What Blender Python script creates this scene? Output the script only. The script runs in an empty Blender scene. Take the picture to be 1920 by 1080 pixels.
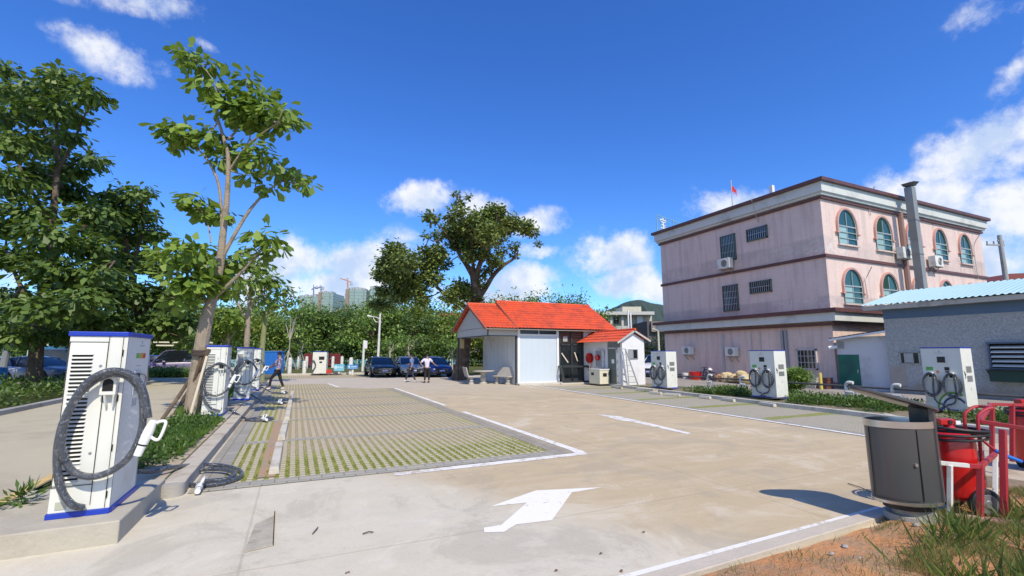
import bpy, bmesh, math, random
import numpy as np
from mathutils import Vector, Matrix
R = math.radians
scene = bpy.context.scene
COL = scene.collection
# ---------------------------------------------------------------- camera
# world axes: +Y runs along the parking aisle, +X to the right across it
F = 870.0; PITCH = math.atan(122/F); EYE = 1.75
YAW = math.atan2(.42, .907)
cam = bpy.data.objects.new('camera', bpy.data.cameras.new('camera'))
COL.objects.link(cam); scene.camera = cam
cam.location = (0, 0, EYE); cam.rotation_euler = (R(90)+PITCH, 0, -YAW)
cam.data.lens = F/1920*36; cam.data.sensor_width = 36
cam.data.clip_start = .05; cam.data.clip_end = 6000
# ---------------------------------------------------------------- light
SUN_EL, SUN_X, SUN_Y = R(49), -.015, -.9998
sl = bpy.data.lights.new('sun', 'SUN'); sl.energy = 4.35; sl.angle = R(.55); sl.color = (1, .90, .73)
so = bpy.data.objects.new('sun', sl); COL.objects.link(so); so.location = (0, -20, 30)
sdir = Vector((SUN_X*math.cos(SUN_EL), SUN_Y*math.cos(SUN_EL), math.sin(SUN_EL)))
so.rotation_euler = (-sdir).to_track_quat('-Z', 'Y').to_euler()
scene.view_settings.view_transform = 'Standard'; scene.view_settings.look = 'None'
scene.view_settings.exposure = 0.0; scene.view_settings.gamma = 1
try:
    scene.cycles.max_bounces = 6; scene.cycles.diffuse_bounces = 3; scene.cycles.glossy_bounces = 3
    scene.cycles.transmission_bounces = 4; scene.cycles.transparent_max_bounces = 8
    scene.cycles.sample_clamp_indirect = 6
    scene.cycles.use_denoising = True
except Exception: pass

def ray(px, py):            # unit-less ray in world axes through a point of the 1920x1080 photograph
    a = (px-960)/F; b = -(py-540)/F
    y = math.cos(PITCH)-b*math.sin(PITCH); z = math.sin(PITCH)+b*math.cos(PITCH)
    c, s = math.cos(YAW), math.sin(YAW)
    return Vector((a*c+y*s, -a*s+y*c, z)), y
def G(px, py, z=0.0):       # where it meets the ground
    r, _ = ray(px, py); return Vector((0, 0, EYE))+r*((z-EYE)/r.z)
def P(px, py, Y):           # at a forward distance
    r, y = ray(px, py); return Vector((0, 0, EYE))+r*(Y/y)

# ---------------------------------------------------------------- world
w = bpy.data.worlds.new('World'); scene.world = w; w.use_nodes = True
nt = w.node_tree; nt.nodes.clear()
def N(nt, typ, **kw):
    n = nt.nodes.new(typ)
    for k, v in kw.items():
        if k.startswith('i_'):
            key = k[2:]; key = int(key) if key.isdigit() else key.replace('_', ' ')
            sck = n.inputs[key]
            if isinstance(v, bpy.types.NodeSocket): nt.links.new(v, sck)
            else: sck.default_value = v
        else: setattr(n, k, v)
    return n
def math_(nt, op, a, b=None, clamp=False):
    n = nt.nodes.new('ShaderNodeMath'); n.operation = op; n.use_clamp = clamp
    for i, v in enumerate((a, b)):
        if v is None: continue
        if isinstance(v, bpy.types.NodeSocket): nt.links.new(v, n.inputs[i])
        else: n.inputs[i].default_value = v
    return n.outputs[0]
def vmath(nt, op, a, b=None):
    n = nt.nodes.new('ShaderNodeVectorMath'); n.operation = op
    for i, v in enumerate((a, b)):
        if v is None: continue
        if isinstance(v, bpy.types.NodeSocket): nt.links.new(v, n.inputs[i])
        else: n.inputs[i].default_value = v
    return n.outputs['Value'] if op in ('DOT_PRODUCT', 'LENGTH') else n.outputs[0]
def mixc(nt, f, a, b, typ='MIX'):
    n = nt.nodes.new('ShaderNodeMix'); n.data_type = 'RGBA'; n.blend_type = typ
    for i, v in ((0, f), (6, a), (7, b)):
        if isinstance(v, bpy.types.NodeSocket): nt.links.new(v, n.inputs[i])
        elif i and len(v) == 3: n.inputs[i].default_value = (*v, 1)
        else: n.inputs[i].default_value = v
    return n.outputs[2]
def smooth(nt, x, lo, hi, a=0.0, b=1.0):
    n = nt.nodes.new('ShaderNodeMapRange'); n.interpolation_type = 'SMOOTHSTEP'
    for i, v in enumerate((x, lo, hi, a, b)):
        if isinstance(v, bpy.types.NodeSocket): nt.links.new(v, n.inputs[i])
        else: n.inputs[i].default_value = v
    return n.outputs[0]
sky = N(nt, 'ShaderNodeTexSky', sky_type='NISHITA', sun_disc=False, sun_elevation=SUN_EL,
        sun_rotation=math.atan2(SUN_X, SUN_Y), air_density=1.0, dust_density=.25, ozone_density=3.5)
hs = N(nt, 'ShaderNodeHueSaturation', i_Hue=.512, i_Saturation=1.22, i_Value=1.08, i_Color=sky.outputs[0])
tc = N(nt, 'ShaderNodeTexCoord'); dirv = tc.outputs['Generated']
nz0 = N(nt, 'ShaderNodeTexNoise', i_Vector=dirv, i_Scale=7.0, i_Detail=4.0, i_Roughness=.6)
warp = vmath(nt, 'MULTIPLY', vmath(nt, 'SUBTRACT', nz0.outputs['Color'], (.5, .5, .5)), (.10, .10, .07))
dw = vmath(nt, 'ADD', dirv, warp)
# cloud banks: (px, py, rx, ry, strength)
CL = [(230,115,110,52,.78),(270,10,170,45,.55),(130,60,60,30,.36),(375,78,34,26,.5),(560,500,110,60,.85),(690,500,110,60,1.05),
      (480,520,60,80,.8),(620,540,160,40,.85),(790,375,70,42,.85),(900,395,85,42,.8),(1000,415,95,32,.7),(980,530,75,50,1.1),(920,560,160,40,.8),
      (1150,480,90,50,1.0),(1170,525,65,40,1.0),(1020,470,70,20,.6),(1380,380,80,40,.6),(740,450,200,30,.25),(1220,548,45,32,1.0),(1100,600,120,40,.5),(1380,385,110,55,.8),(1720,380,150,80,.78),
      (1830,280,130,75,.85),(1900,400,140,80,.85),(1850,500,130,80,.8),(1890,110,50,100,.62),(1865,25,80,45,.58),(1950,230,60,80,.7),(1770,320,80,55,.7),
      (2150,420,200,120,1),(2400,560,260,90,1),(-150,520,260,70,.9),(-500,560,260,60,.9),(2700,480,200,120,1)]
def blob(px, py, rx, ry, st):
    c = ray(px, py)[0].normalized()
    rt = (ray(px+4, py)[0].normalized()-c); up = (ray(px, py-4)[0].normalized()-c)
    a = rt.length/4*rx; b = up.length/4*ry
    rt.normalize(); up.normalize()
    x = vmath(nt, 'DOT_PRODUCT', dw, tuple(rt/a)); y = vmath(nt, 'DOT_PRODUCT', dw, tuple(up/b))
    ox = c.dot(rt)/a; oy = c.dot(up)/b
    x = math_(nt, 'SUBTRACT', x, ox); y = math_(nt, 'SUBTRACT', y, oy)
    r = math_(nt, 'SQRT', math_(nt, 'ADD', math_(nt, 'MULTIPLY', x, x), math_(nt, 'MULTIPLY', y, y)))
    return smooth(nt, r, 0.0, 1.45, st, 0.0)
acc = None
for b in CL:
    s = blob(*b); acc = s if acc is None else math_(nt, 'MAXIMUM', acc, s)
front = smooth(nt, vmath(nt, 'DOT_PRODUCT', dirv, (math.sin(YAW), math.cos(YAW), 0)), -.05, .15)
rear = smooth(nt, vmath(nt, 'DOT_PRODUCT', dirv, (math.sin(YAW), math.cos(YAW), .25)), .0, -.35)
acc = math_(nt, 'ADD', math_(nt, 'MULTIPLY', acc, front), math_(nt, 'MULTIPLY', rear, .48))   # unseen cloud added behind the camera to whiten the blue fill light
nz = N(nt, 'ShaderNodeTexNoise', i_Vector=dirv, i_Scale=11.0, i_Detail=12.0, i_Roughness=.66)
nz2 = N(nt, 'ShaderNodeTexNoise', i_Vector=vmath(nt, 'ADD', dirv, (3.1, .4, .06)), i_Scale=11.0, i_Detail=6.0, i_Roughness=.6)
dn = math_(nt, 'ADD', acc, math_(nt, 'MULTIPLY', math_(nt, 'SUBTRACT', nz.outputs['Fac'], .5), 1.75))
dens = math_(nt, 'MULTIPLY', smooth(nt, dn, .21, .80), smooth(nt, acc, .03, .25))
dens = math_(nt, 'MULTIPLY', dens, .95)
shade = smooth(nt, nz2.outputs['Fac'], .35, .62)
ccol = mixc(nt, shade, (5.2, 6.4, 8.6), (9.0, 9.1, 9.4))
skyb = mixc(nt, 1.0, hs.outputs[0], (1.0, 1.44, 1.82), 'MULTIPLY')
skyc = mixc(nt, dens, skyb, ccol)
bg = N(nt, 'ShaderNodeBackground', i_Color=skyc, i_Strength=.11)
wo = N(nt, 'ShaderNodeOutputWorld', i_Surface=bg.outputs[0])

# ---------------------------------------------------------------- materials
MATS = {}
def rgb(*c): return (*c, 1) if len(c) == 3 else c
def M(name, col, rough=.6, metal=0.0, var=.12, vs=6.0, bump=0.0, bs=30.0, coat=0.0, dirt=None, ds=1.2, spec=.5, em=None, dthr=(.5, .7), co='Object'):
    if name in MATS: return MATS[name]
    m = bpy.data.materials.new(name); m.use_nodes = True; nt = m.node_tree
    b = nt.nodes['Principled BSDF']
    tc = nt.nodes.new('ShaderNodeTexCoord'); v = tc.outputs[co]
    c = col
    n1 = N(nt, 'ShaderNodeTexNoise', i_Vector=v, i_Scale=vs, i_Detail=5.0, i_Roughness=.6)
    lo = tuple(x*(1-var) for x in col); hi = tuple(min(1, x*(1+var)) for x in col)
    out = mixc(nt, n1.outputs['Fac'], lo, hi)
    if dirt:
        n2 = N(nt, 'ShaderNodeTexNoise', i_Vector=v, i_Scale=ds, i_Detail=8.0, i_Roughness=.65)
        out = mixc(nt, smooth(nt, n2.outputs['Fac'], *dthr), out, dirt)
    nt.links.new(out, b.inputs['Base Color'])
    b.inputs['Roughness'].default_value = rough; b.inputs['Metallic'].default_value = metal
    b.inputs['Coat Weight'].default_value = coat; b.inputs['Specular IOR Level'].default_value = spec
    if bump:
        n3 = N(nt, 'ShaderNodeTexNoise', i_Vector=v, i_Scale=bs, i_Detail=4.0)
        bp = N(nt, 'ShaderNodeBump', i_Strength=bump, i_Distance=.02, i_Height=n3.outputs['Fac'])
        nt.links.new(bp.outputs[0], b.inputs['Normal'])
    MATS[name] = m; return m
def nodes_of(m): return m.node_tree, m.node_tree.nodes['Principled BSDF']

def leafmat(name, c1, c2, rough=.42, tr=.25):
    m = bpy.data.materials.new(name); m.use_nodes = True; nt = m.node_tree
    b = nt.nodes['Principled BSDF']; out = nt.nodes['Material Output']
    g = nt.nodes.new('ShaderNodeNewGeometry')
    tc = nt.nodes.new('ShaderNodeTexCoord')
    n1 = N(nt, 'ShaderNodeTexNoise', i_Vector=tc.outputs['Object'], i_Scale=.8, i_Detail=2.0)
    f = math_(nt, 'ADD', math_(nt, 'MULTIPLY', g.outputs['Random Per Island'], .6), math_(nt, 'MULTIPLY', n1.outputs['Fac'], .45), True)
    c = mixc(nt, f, c1, c2)
    nt.links.new(c, b.inputs['Base Color']); b.inputs['Roughness'].default_value = rough
    t = N(nt, 'ShaderNodeBsdfTranslucent', i_Color=mixc(nt, .5, c, (.25, .36, .03)))
    mx = N(nt, 'ShaderNodeMixShader', i_0=tr, i_1=b.outputs[0], i_2=t.outputs[0])
    nt.links.new(mx.outputs[0], out.inputs['Surface'])
    MATS[name] = m; return m

# ---------------------------------------------------------------- mesh builder
class MB:
    def __init__(s): s.v = []; s.f = []; s.m = []; s.k = 0
    def add(s, vs, fs):
        o = len(s.v); s.v += [tuple(v) for v in vs]
        for f in fs: s.f.append(tuple(i+o for i in f)); s.m.append(s.k)
        return s
    def box(s, x0, x1, y0, y1, z0, z1):
        v = [(x, y, z) for z in (z0, z1) for x, y in ((x0, y0), (x1, y0), (x1, y1), (x0, y1))]
        return s.add(v, [(3, 2, 1, 0), (4, 5, 6, 7), (0, 1, 5, 4), (1, 2, 6, 5), (2, 3, 7, 6), (3, 0, 4, 7)])
    def bar(s, p, q, w=.05, h=None, up=(0, 0, 1)):
        p = Vector(p); q = Vector(q); h = h or w; d = (q-p).normalized(); u = Vector(up)
        if abs(d.dot(u)) > .98: u = Vector((1, 0, 0))
        a = d.cross(u).normalized(); b = a.cross(d).normalized()
        v = [c+a*i*w/2+b*j*h/2 for c in (p, q) for i, j in ((-1, -1), (1, -1), (1, 1), (-1, 1))]
        return s.add(v, [(0, 1, 2, 3), (7, 6, 5, 4), (0, 4, 5, 1), (1, 5, 6, 2), (2, 6, 7, 3), (3, 7, 4, 0)])
    def tube(s, pts, r, n=8, closed=False):
        pts = [Vector(p) for p in pts]; k = len(pts); rs = r if isinstance(r, (list, tuple)) else [r]*k
        rings = []; prev = None
        for i, p in enumerate(pts):
            if closed: t = pts[(i+1) % k]-pts[i-1]
            else: t = pts[min(i+1, k-1)]-pts[max(i-1, 0)]
            t.normalize()
            if prev is None:
                u = Vector((0, 0, 1)) if abs(t.z) < .9 else Vector((1, 0, 0))
                a = t.cross(u).normalized()
            else: a = (prev-t*prev.dot(t)).normalized()
            prev = a; b = t.cross(a)
            rings.append([p+(a*math.cos(2*math.pi*j/n)+b*math.sin(2*math.pi*j/n))*rs[i] for j in range(n)])
        fs = []; m = k if closed else k-1
        for i in range(m):
            for j in range(n):
                A = i*n; B = ((i+1) % k)*n
                fs.append((A+j, A+(j+1) % n, B+(j+1) % n, B+j))
        if not closed: fs += [tuple(range(n))[::-1], tuple((k-1)*n+j for j in range(n))]
        return s.add([v for rg in rings for v in rg], fs)
    def loft(s, rings, cap=True, loop=True):
        n = len(rings[0]); fs = []
        for i in range(len(rings)-1):
            for j in range(n if loop else n-1):
                fs.append((i*n+j, i*n+(j+1) % n, (i+1)*n+(j+1) % n, (i+1)*n+j))
        if cap: fs += [tuple(range(n))[::-1], tuple((len(rings)-1)*n+j for j in range(n))]
        return s.add([v for rg in rings for v in rg], fs)
    def lathe(s, prof, c=(0, 0, 0), n=20, sx=1, sy=1, axis='z', a0=0.0):
        def pt(r, h, a):
            x, y = r*math.cos(a)*sx, r*math.sin(a)*sy
            if axis == 'z': q = (x, y, h)
            elif axis == 'x': q = (h, x, y)
            else: q = (x, h, y)
            return (c[0]+q[0], c[1]+q[1], c[2]+q[2])
        return s.loft([[pt(r, h, a0+2*math.pi*j/n) for j in range(n)] for r, h in prof])
    def prism(s, poly, a0, a1, axis='z'):
        def pt(p, h):
            if axis == 'z': return (p[0], p[1], h)
            if axis == 'x': return (h, p[0], p[1])
            return (p[0], h, p[1])
        return s.loft([[pt(p, a0) for p in poly], [pt(p, a1) for p in poly]])
    def build(s, name, mat, parent=None, smooth=False, bevel=0.0, loc=None, rot=None, shade=35):
        me = bpy.data.meshes.new(name); me.from_pydata(s.v, [], s.f); me.validate()
        mats = mat if isinstance(mat, (list, tuple)) else [mat]
        for m in mats: me.materials.append(m)
        if len(mats) > 1 and len(me.polygons) == len(s.m): me.polygons.foreach_set('material_index', s.m)
        bm = bmesh.new(); bm.from_mesh(me); bmesh.ops.recalc_face_normals(bm, faces=bm.faces)
        if bevel:
            ed = [e for e in bm.edges if len(e.link_faces) == 2 and e.calc_face_angle(0) > R(30)]
            try: bmesh.ops.bevel(bm, geom=ed, offset=bevel, segments=2, affect='EDGES', profile=.5, clamp_overlap=True)
            except Exception: pass
        bm.to_mesh(me); bm.free()
        if smooth:
            me.polygons.foreach_set('use_smooth', [True]*len(me.polygons))
            try: me.set_sharp_from_angle(angle=R(shade))
            except Exception: pass
        o = bpy.data.objects.new(name, me); COL.objects.link(o)
        if parent is not None: o.parent = parent
        if loc is not None: o.location = loc
        if rot is not None: o.rotation_euler = rot
        return o
def tag(o, label=None, cat=None, group=None, kind=None):
    for k, v in (('label', label), ('category', cat), ('group', group), ('kind', kind)):
        if v: o[k] = v
    return o
def thing(name, label, cat, loc=(0, 0, 0), rz=0.0, group=None, scale=None):
    o = bpy.data.objects.new(name, None); COL.objects.link(o); o.empty_display_size = .2
    o.location = loc; o.rotation_euler = (0, 0, rz)
    if scale: o.scale = (scale,)*3 if not isinstance(scale, tuple) else scale
    return tag(o, label, cat, group)
def copy_tree(o, parent=None):
    c = o.copy(); COL.objects.link(c)
    if parent is not None: c.parent = parent
    for ch in list(o.children): copy_tree(ch, c)
    return c
def dup(o, label, loc, rz=0.0, scale=None):
    c = copy_tree(o); c['label'] = label; c.location = loc; c.rotation_euler = (0, 0, rz)
    if scale: c.scale = (scale,)*3 if not isinstance(scale, tuple) else scale
    return c
def struct(name, mb, mat, **k): return tag(mb.build(name, mat, **k), kind='structure')
def np_mesh(name, V, Fs, mat, parent=None, smooth=False):
    me = bpy.data.meshes.new(name); V = np.asarray(V, dtype=np.float32); Fs = np.asarray(Fs, dtype=np.int32)
    k = Fs.shape[1]
    me.vertices.add(len(V)); me.vertices.foreach_set('co', V.ravel())
    me.loops.add(Fs.size); me.loops.foreach_set('vertex_index', Fs.ravel())
    me.polygons.add(len(Fs)); me.polygons.foreach_set('loop_start', np.arange(0, Fs.size, k, dtype=np.int32))
    me.materials.append(mat); me.update(calc_edges=True)
    o = bpy.data.objects.new(name, me); COL.objects.link(o)
    if parent is not None: o.parent = parent
    return o
def nrm(a): return a/np.maximum(np.linalg.norm(a, axis=1, keepdims=True), 1e-6)
def leaves(C, D, Nn, Ln, Wd, obov=False, fold=.12):
    D = nrm(D); S = nrm(np.cross(D, Nn)); U = np.cross(S, D); n = len(C)
    Ln = np.asarray(Ln).reshape(-1, 1)*np.ones((n, 1)); Wd = Wd*Ln
    if obov:
        mid = fold*Wd
        V = np.stack([C, C+D*Ln*.35+S*Wd*.26-U*mid*.3, C+D*Ln*.72+S*Wd*.5-U*mid*1.6, C+D*Ln-U*mid*1.5,
                      C+D*Ln*.72-S*Wd*.5-U*mid*1.6, C+D*Ln*.35-S*Wd*.26-U*mid*.3], 1).reshape(-1, 3)
        b = np.arange(n)[:, None]*6
        Fq = np.concatenate([b+np.array([[0, 1, 2, 3]]), b+np.array([[0, 3, 4, 5]])], 0)
        return V, Fq
    V = np.stack([C, C+D*Ln*.5+S*Wd*.5-U*fold*Wd, C+D*Ln, C+D*Ln*.5-S*Wd*.5-U*fold*Wd], 1).reshape(-1, 3)
    b = np.arange(n)[:, None]*4
    return V, b+np.array([[0, 1, 2, 3]])
# ---------------------------------------------------------------- ground materials
def concrete_lot():
    m = bpy.data.materials.new('lot_concrete'); m.use_nodes = True; nt, b = nodes_of(m)
    g = nt.nodes.new('ShaderNodeNewGeometry'); p = g.outputs['Position']
    big = N(nt, 'ShaderNodeTexNoise', i_Vector=p, i_Scale=.22, i_Detail=5.0, i_Roughness=.6)
    mid = N(nt, 'ShaderNodeTexNoise', i_Vector=p, i_Scale=1.7, i_Detail=8.0, i_Roughness=.68)
    fine = N(nt, 'ShaderNodeTexNoise', i_Vector=p, i_Scale=38.0, i_Detail=5.0, i_Roughness=.7)
    strv = vmath(nt, 'MULTIPLY', p, (.20, 1.0, 1.0))
    streak = N(nt, 'ShaderNodeTexNoise', i_Vector=strv, i_Scale=3.4, i_Detail=7.0, i_Roughness=.62)
    sep = N(nt, 'ShaderNodeSeparateXYZ', i_0=p)
    # older grey pour at the entrance, tan clay-stained pour further in
    edge = math_(nt, 'ADD', math_(nt, 'ADD', sep.outputs[0], math_(nt, 'MULTIPLY', sep.outputs[1], .55)), math_(nt, 'MULTIPLY', mid.outputs['Fac'], 1.6))
    f = smooth(nt, edge, 5.4, 6.9)
    tan = mixc(nt, big.outputs['Fac'], (.49, .38, .225), (.56, .46, .30))
    grey = mixc(nt, mid.outputs['Fac'], (.48, .44, .34), (.74, .69, .56))
    c = mixc(nt, f, grey, tan)
    c = mixc(nt, math_(nt, 'MULTIPLY', smooth(nt, streak.outputs['Fac'], .44, .68), .32), c, (.66, .57, .42))
    c = mixc(nt, math_(nt, 'MULTIPLY', smooth(nt, mid.outputs['Fac'], .54, .70), .35), c, (.38, .31, .22))
    blo = N(nt, 'ShaderNodeTexNoise', i_Vector=p, i_Scale=.75, i_Detail=10.0, i_Roughness=.72, i_Distortion=.8)
    c = mixc(nt, math_(nt, 'MULTIPLY', smooth(nt, blo.outputs['Fac'], .50, .60), .38), c, (.37, .335, .26))
    c = mixc(nt, math_(nt, 'MULTIPLY', smooth(nt, blo.outputs['Fac'], .46, .36), .26), c, (.80, .75, .63))
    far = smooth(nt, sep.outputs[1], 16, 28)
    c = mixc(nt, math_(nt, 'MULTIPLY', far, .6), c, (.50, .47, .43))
    c = mixc(nt, math_(nt, 'MULTIPLY', math_(nt, 'SUBTRACT', fine.outputs['Fac'], .4), .45), c, (.25, .22, .19))
    # sawn joints
    def joint(sock, step, off, wdt=.012):
        t = math_(nt, 'ABSOLUTE', math_(nt, 'SUBTRACT', math_(nt, 'FRACT', math_(nt, 'DIVIDE', math_(nt, 'ADD', sock, off), step)), .5))
        return math_(nt, 'LESS_THAN', t, wdt/step)
    wob = math_(nt, 'MULTIPLY', mid.outputs['Fac'], .03)
    j = math_(nt, 'MAXIMUM', joint(math_(nt, 'ADD', sep.outputs[0], wob), 5.6, 8.7), joint(math_(nt, 'ADD', sep.outputs[1], wob), 5.2, 3.2))
    c = mixc(nt, math_(nt, 'MULTIPLY', j, .22), c, (.16, .14, .12))
    vo = N(nt, 'ShaderNodeTexVoronoi', feature='DISTANCE_TO_EDGE', i_Scale=.33, i_Vector=vmath(nt, 'ADD', p, vmath(nt, 'MULTIPLY', mid.outputs['Color'], (1.1, 1.1, 0))))
    c = mixc(nt, math_(nt, 'MULTIPLY', math_(nt, 'LESS_THAN', vo.outputs['Distance'], .0016), .18), c, (.14, .12, .10))
    nt.links.new(c, b.inputs['Base Color']); b.inputs['Roughness'].default_value = .85; b.inputs['Specular IOR Level'].default_value = .25
    hh = math_(nt, 'ADD', math_(nt, 'MULTIPLY', streak.outputs['Fac'], .6), math_(nt, 'MULTIPLY', fine.outputs['Fac'], .35))
    bp = N(nt, 'ShaderNodeBump', i_Strength=.35, i_Distance=.02, i_Height=hh); nt.links.new(bp.outputs[0], b.inputs['Normal'])
    return m
def paver_mat(name, green, hole, conc, edgef, bandf=None):
    m = bpy.data.materials.new(name); m.use_nodes = True; nt, b = nodes_of(m)
    g = nt.nodes.new('ShaderNodeNewGeometry'); p = g.outputs['Position']
    sep = N(nt, 'ShaderNodeSeparateXYZ', i_0=p); X, Y = sep.outputs[0], sep.outputs[1]
    wv = N(nt, 'ShaderNodeTexNoise', i_Vector=p, i_Scale=7.0, i_Detail=3.0)
    jit = math_(nt, 'MULTIPLY', math_(nt, 'SUBTRACT', wv.outputs['Fac'], .5), .035)
    tri = lambda s_, st: math_(nt, 'MULTIPLY', math_(nt, 'ABSOLUTE', math_(nt, 'SUBTRACT', math_(nt, 'FRACT', math_(nt, 'DIVIDE', math_(nt, 'ADD', s_, jit), st)), .5)), 2.0)
    blk = math_(nt, 'MULTIPLY', smooth(nt, tri(X, .135), .70, .50), smooth(nt, tri(Y, .14), .90, .70))
    hol = math_(nt, 'SUBTRACT', 1.0, blk)
    n1 = N(nt, 'ShaderNodeTexNoise', i_Vector=p, i_Scale=.9, i_Detail=7.0, i_Roughness=.7)
    n2 = N(nt, 'ShaderNodeTexNoise', i_Vector=p, i_Scale=22.0, i_Detail=4.0, i_Roughness=.7)
    n3 = N(nt, 'ShaderNodeTexNoise', i_Vector=p, i_Scale=5.0, i_Detail=6.0, i_Roughness=.7)
    gm = smooth(nt, math_(nt, 'ADD', edgef(nt, X, Y), math_(nt, 'MULTIPLY', math_(nt, 'SUBTRACT', n1.outputs['Fac'], .5), 2.2)), .02, .80)
    tuft = smooth(nt, math_(nt, 'ADD', hol, math_(nt, 'MULTIPLY', math_(nt, 'SUBTRACT', n2.outputs['Fac'], .5), 1.2)), .35, .75)
    conc_c = mixc(nt, n3.outputs['Fac'], tuple(x*.78 for x in conc), tuple(x*1.18 for x in conc))
    conc_c = mixc(nt, math_(nt, 'MULTIPLY', n2.outputs['Fac'], .4), conc_c, (.2, .17, .13))
    holec = mixc(nt, n2.outputs['Fac'], hole, tuple(x*1.9 for x in hole))
    grn = mixc(nt, n2.outputs['Fac'], tuple(x*.55 for x in green), tuple(x*1.5 for x in green))
    c = mixc(nt, hol, conc_c, holec)
    c = mixc(nt, math_(nt, 'MULTIPLY', gm, tuft), c, grn)
    if bandf:
        bn = N(nt, 'ShaderNodeTexNoise', i_Vector=p, i_Scale=1.1, i_Detail=8.0, i_Roughness=.75)
        bm2 = smooth(nt, math_(nt, 'ADD', bandf(nt, X, Y), math_(nt, 'MULTIPLY', math_(nt, 'SUBTRACT', bn.outputs['Fac'], .5), 1.6)), .45, .62)
        c = mixc(nt, math_(nt, 'MULTIPLY', bm2, .8), c, grn)
    nt.links.new(c, b.inputs['Base Color']); b.inputs['Roughness'].default_value = .9; b.inputs['Specular IOR Level'].default_value = .15
    h = math_(nt, 'ADD', math_(nt, 'MULTIPLY', blk, .8), math_(nt, 'MULTIPLY', n2.outputs['Fac'], .5))
    bp = N(nt, 'ShaderNodeBump', i_Strength=.7, i_Distance=.03, i_Height=h); nt.links.new(bp.outputs[0], b.inputs['Normal'])
    return m
def brick_band(name, c1, c2, bw=.3, rh=.15, swap=False, mort=(.2, .18, .15)):
    m = bpy.data.materials.new(name); m.use_nodes = True; nt, b = nodes_of(m)
    g = nt.nodes.new('ShaderNodeNewGeometry'); p = g.outputs['Position']
    sep = N(nt, 'ShaderNodeSeparateXYZ', i_0=p)
    v = N(nt, 'ShaderNodeCombineXYZ', i_0=sep.outputs[1 if swap else 0], i_1=sep.outputs[0 if swap else 1]).outputs[0]
    br = N(nt, 'ShaderNodeTexBrick', i_Vector=v, i_Color1=rgb(*c1), i_Color2=rgb(*c2), i_Mortar=rgb(*mort), i_Scale=1.0, i_Mortar_Size=.008, i_Brick_Width=bw, i_Row_Height=rh, offset=.5)
    n3 = N(nt, 'ShaderNodeTexNoise', i_Vector=p, i_Scale=9.0, i_Detail=7.0, i_Roughness=.7)
    c = mixc(nt, math_(nt, 'MULTIPLY', n3.outputs['Fac'], .55), br.outputs['Color'], tuple(x*.55 for x in c1))
    nt.links.new(c, b.inputs['Base Color']); b.inputs['Roughness'].default_value = .9; b.inputs['Specular IOR Level'].default_value = .2
    bp = N(nt, 'ShaderNodeBump', i_Strength=.5, i_Distance=.01, i_Height=br.outputs['Fac'], invert=True); nt.links.new(bp.outputs[0], b.inputs['Normal'])
    return m
def worn_paint(name, col, base, thr=(.42, .56), sc=5.0):
    m = bpy.data.materials.new(name); m.use_nodes = True; nt, b = nodes_of(m)
    g = nt.nodes.new('ShaderNodeNewGeometry'); p = g.outputs['Position']
    n = N(nt, 'ShaderNodeTexNoise', i_Vector=p, i_Scale=sc, i_Detail=9.0, i_Roughness=.75)
    n2 = N(nt, 'ShaderNodeTexNoise', i_Vector=p, i_Scale=1.3, i_Detail=4.0)
    f = smooth(nt, math_(nt, 'ADD', n.outputs['Fac'], math_(nt, 'MULTIPLY', math_(nt, 'SUBTRACT', n2.outputs['Fac'], .5), .3)), *thr)
    nt.links.new(mixc(nt, f, base, col), b.inputs['Base Color']); b.inputs['Roughness'].default_value = .75
    return m
LOT = concrete_lot()
SOIL = M('soil', (.17, .14, .09), .95, var=.35, vs=3, bump=.8, bs=12, dirt=(.09, .11, .035), ds=.5, dthr=(.42, .6), co='Object')
CONC = M('concrete', (.40, .375, .33), .85, var=.16, vs=4, bump=.35, bs=40, dirt=(.25, .21, .16), ds=1.6, dthr=(.52, .8))
CONC_L = M('concrete_pale', (.55, .52, .46), .85, var=.14, vs=5, bump=.3, bs=40, dirt=(.36, .32, .25), ds=2.0)
CONC_G = M('concrete_grey', (.36, .36, .34), .85, var=.16, vs=4, bump=.35, bs=30, dirt=(.22, .2, .17), ds=1.0)
LANE = M('lane_concrete', (.47, .42, .295), .85, var=.12, vs=1.2, bump=.25, bs=25, dirt=(.36, .3, .22), ds=.5)
WHITE = worn_paint('road_paint', (.80, .78, .72), (.5, .44, .36), (.36, .50))
WHITE_W = worn_paint('road_paint_worn', (.76, .74, .69), (.52, .46, .38), (.45, .56), 7)
GRASSM = leafmat('grass_blades', (.055, .085, .016), (.16, .20, .05), .6, .3)

def grass_floor(name, c=(.09, .13, .03), c2=(.16, .17, .06)):
    m = bpy.data.materials.new(name); m.use_nodes = True; nt, b = nodes_of(m)
    g = nt.nodes.new('ShaderNodeNewGeometry'); p = g.outputs['Position']
    n = N(nt, 'ShaderNodeTexNoise', i_Vector=p, i_Scale=2.0, i_Detail=9.0, i_Roughness=.75)
    n2 = N(nt, 'ShaderNodeTexNoise', i_Vector=p, i_Scale=30.0, i_Detail=3.0, i_Roughness=.75)
    c = mixc(nt, n.outputs['Fac'], tuple(x*.7 for x in c), c2)
    c = mixc(nt, math_(nt, 'MULTIPLY', n2.outputs['Fac'], .6), c, (.04, .05, .015))
    nt.links.new(c, b.inputs['Base Color']); b.inputs['Roughness'].default_value = .95; b.inputs['Specular IOR Level'].default_value = .1
    bp = N(nt, 'ShaderNodeBump', i_Strength=1.0, i_Distance=.08, i_Height=n2.outputs['Fac']); nt.links.new(bp.outputs[0], b.inputs['Normal'])
    return m
TURF = grass_floor('turf'); LAND = grass_floor('land', (.07, .10, .03), (.13, .13, .06))

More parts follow.
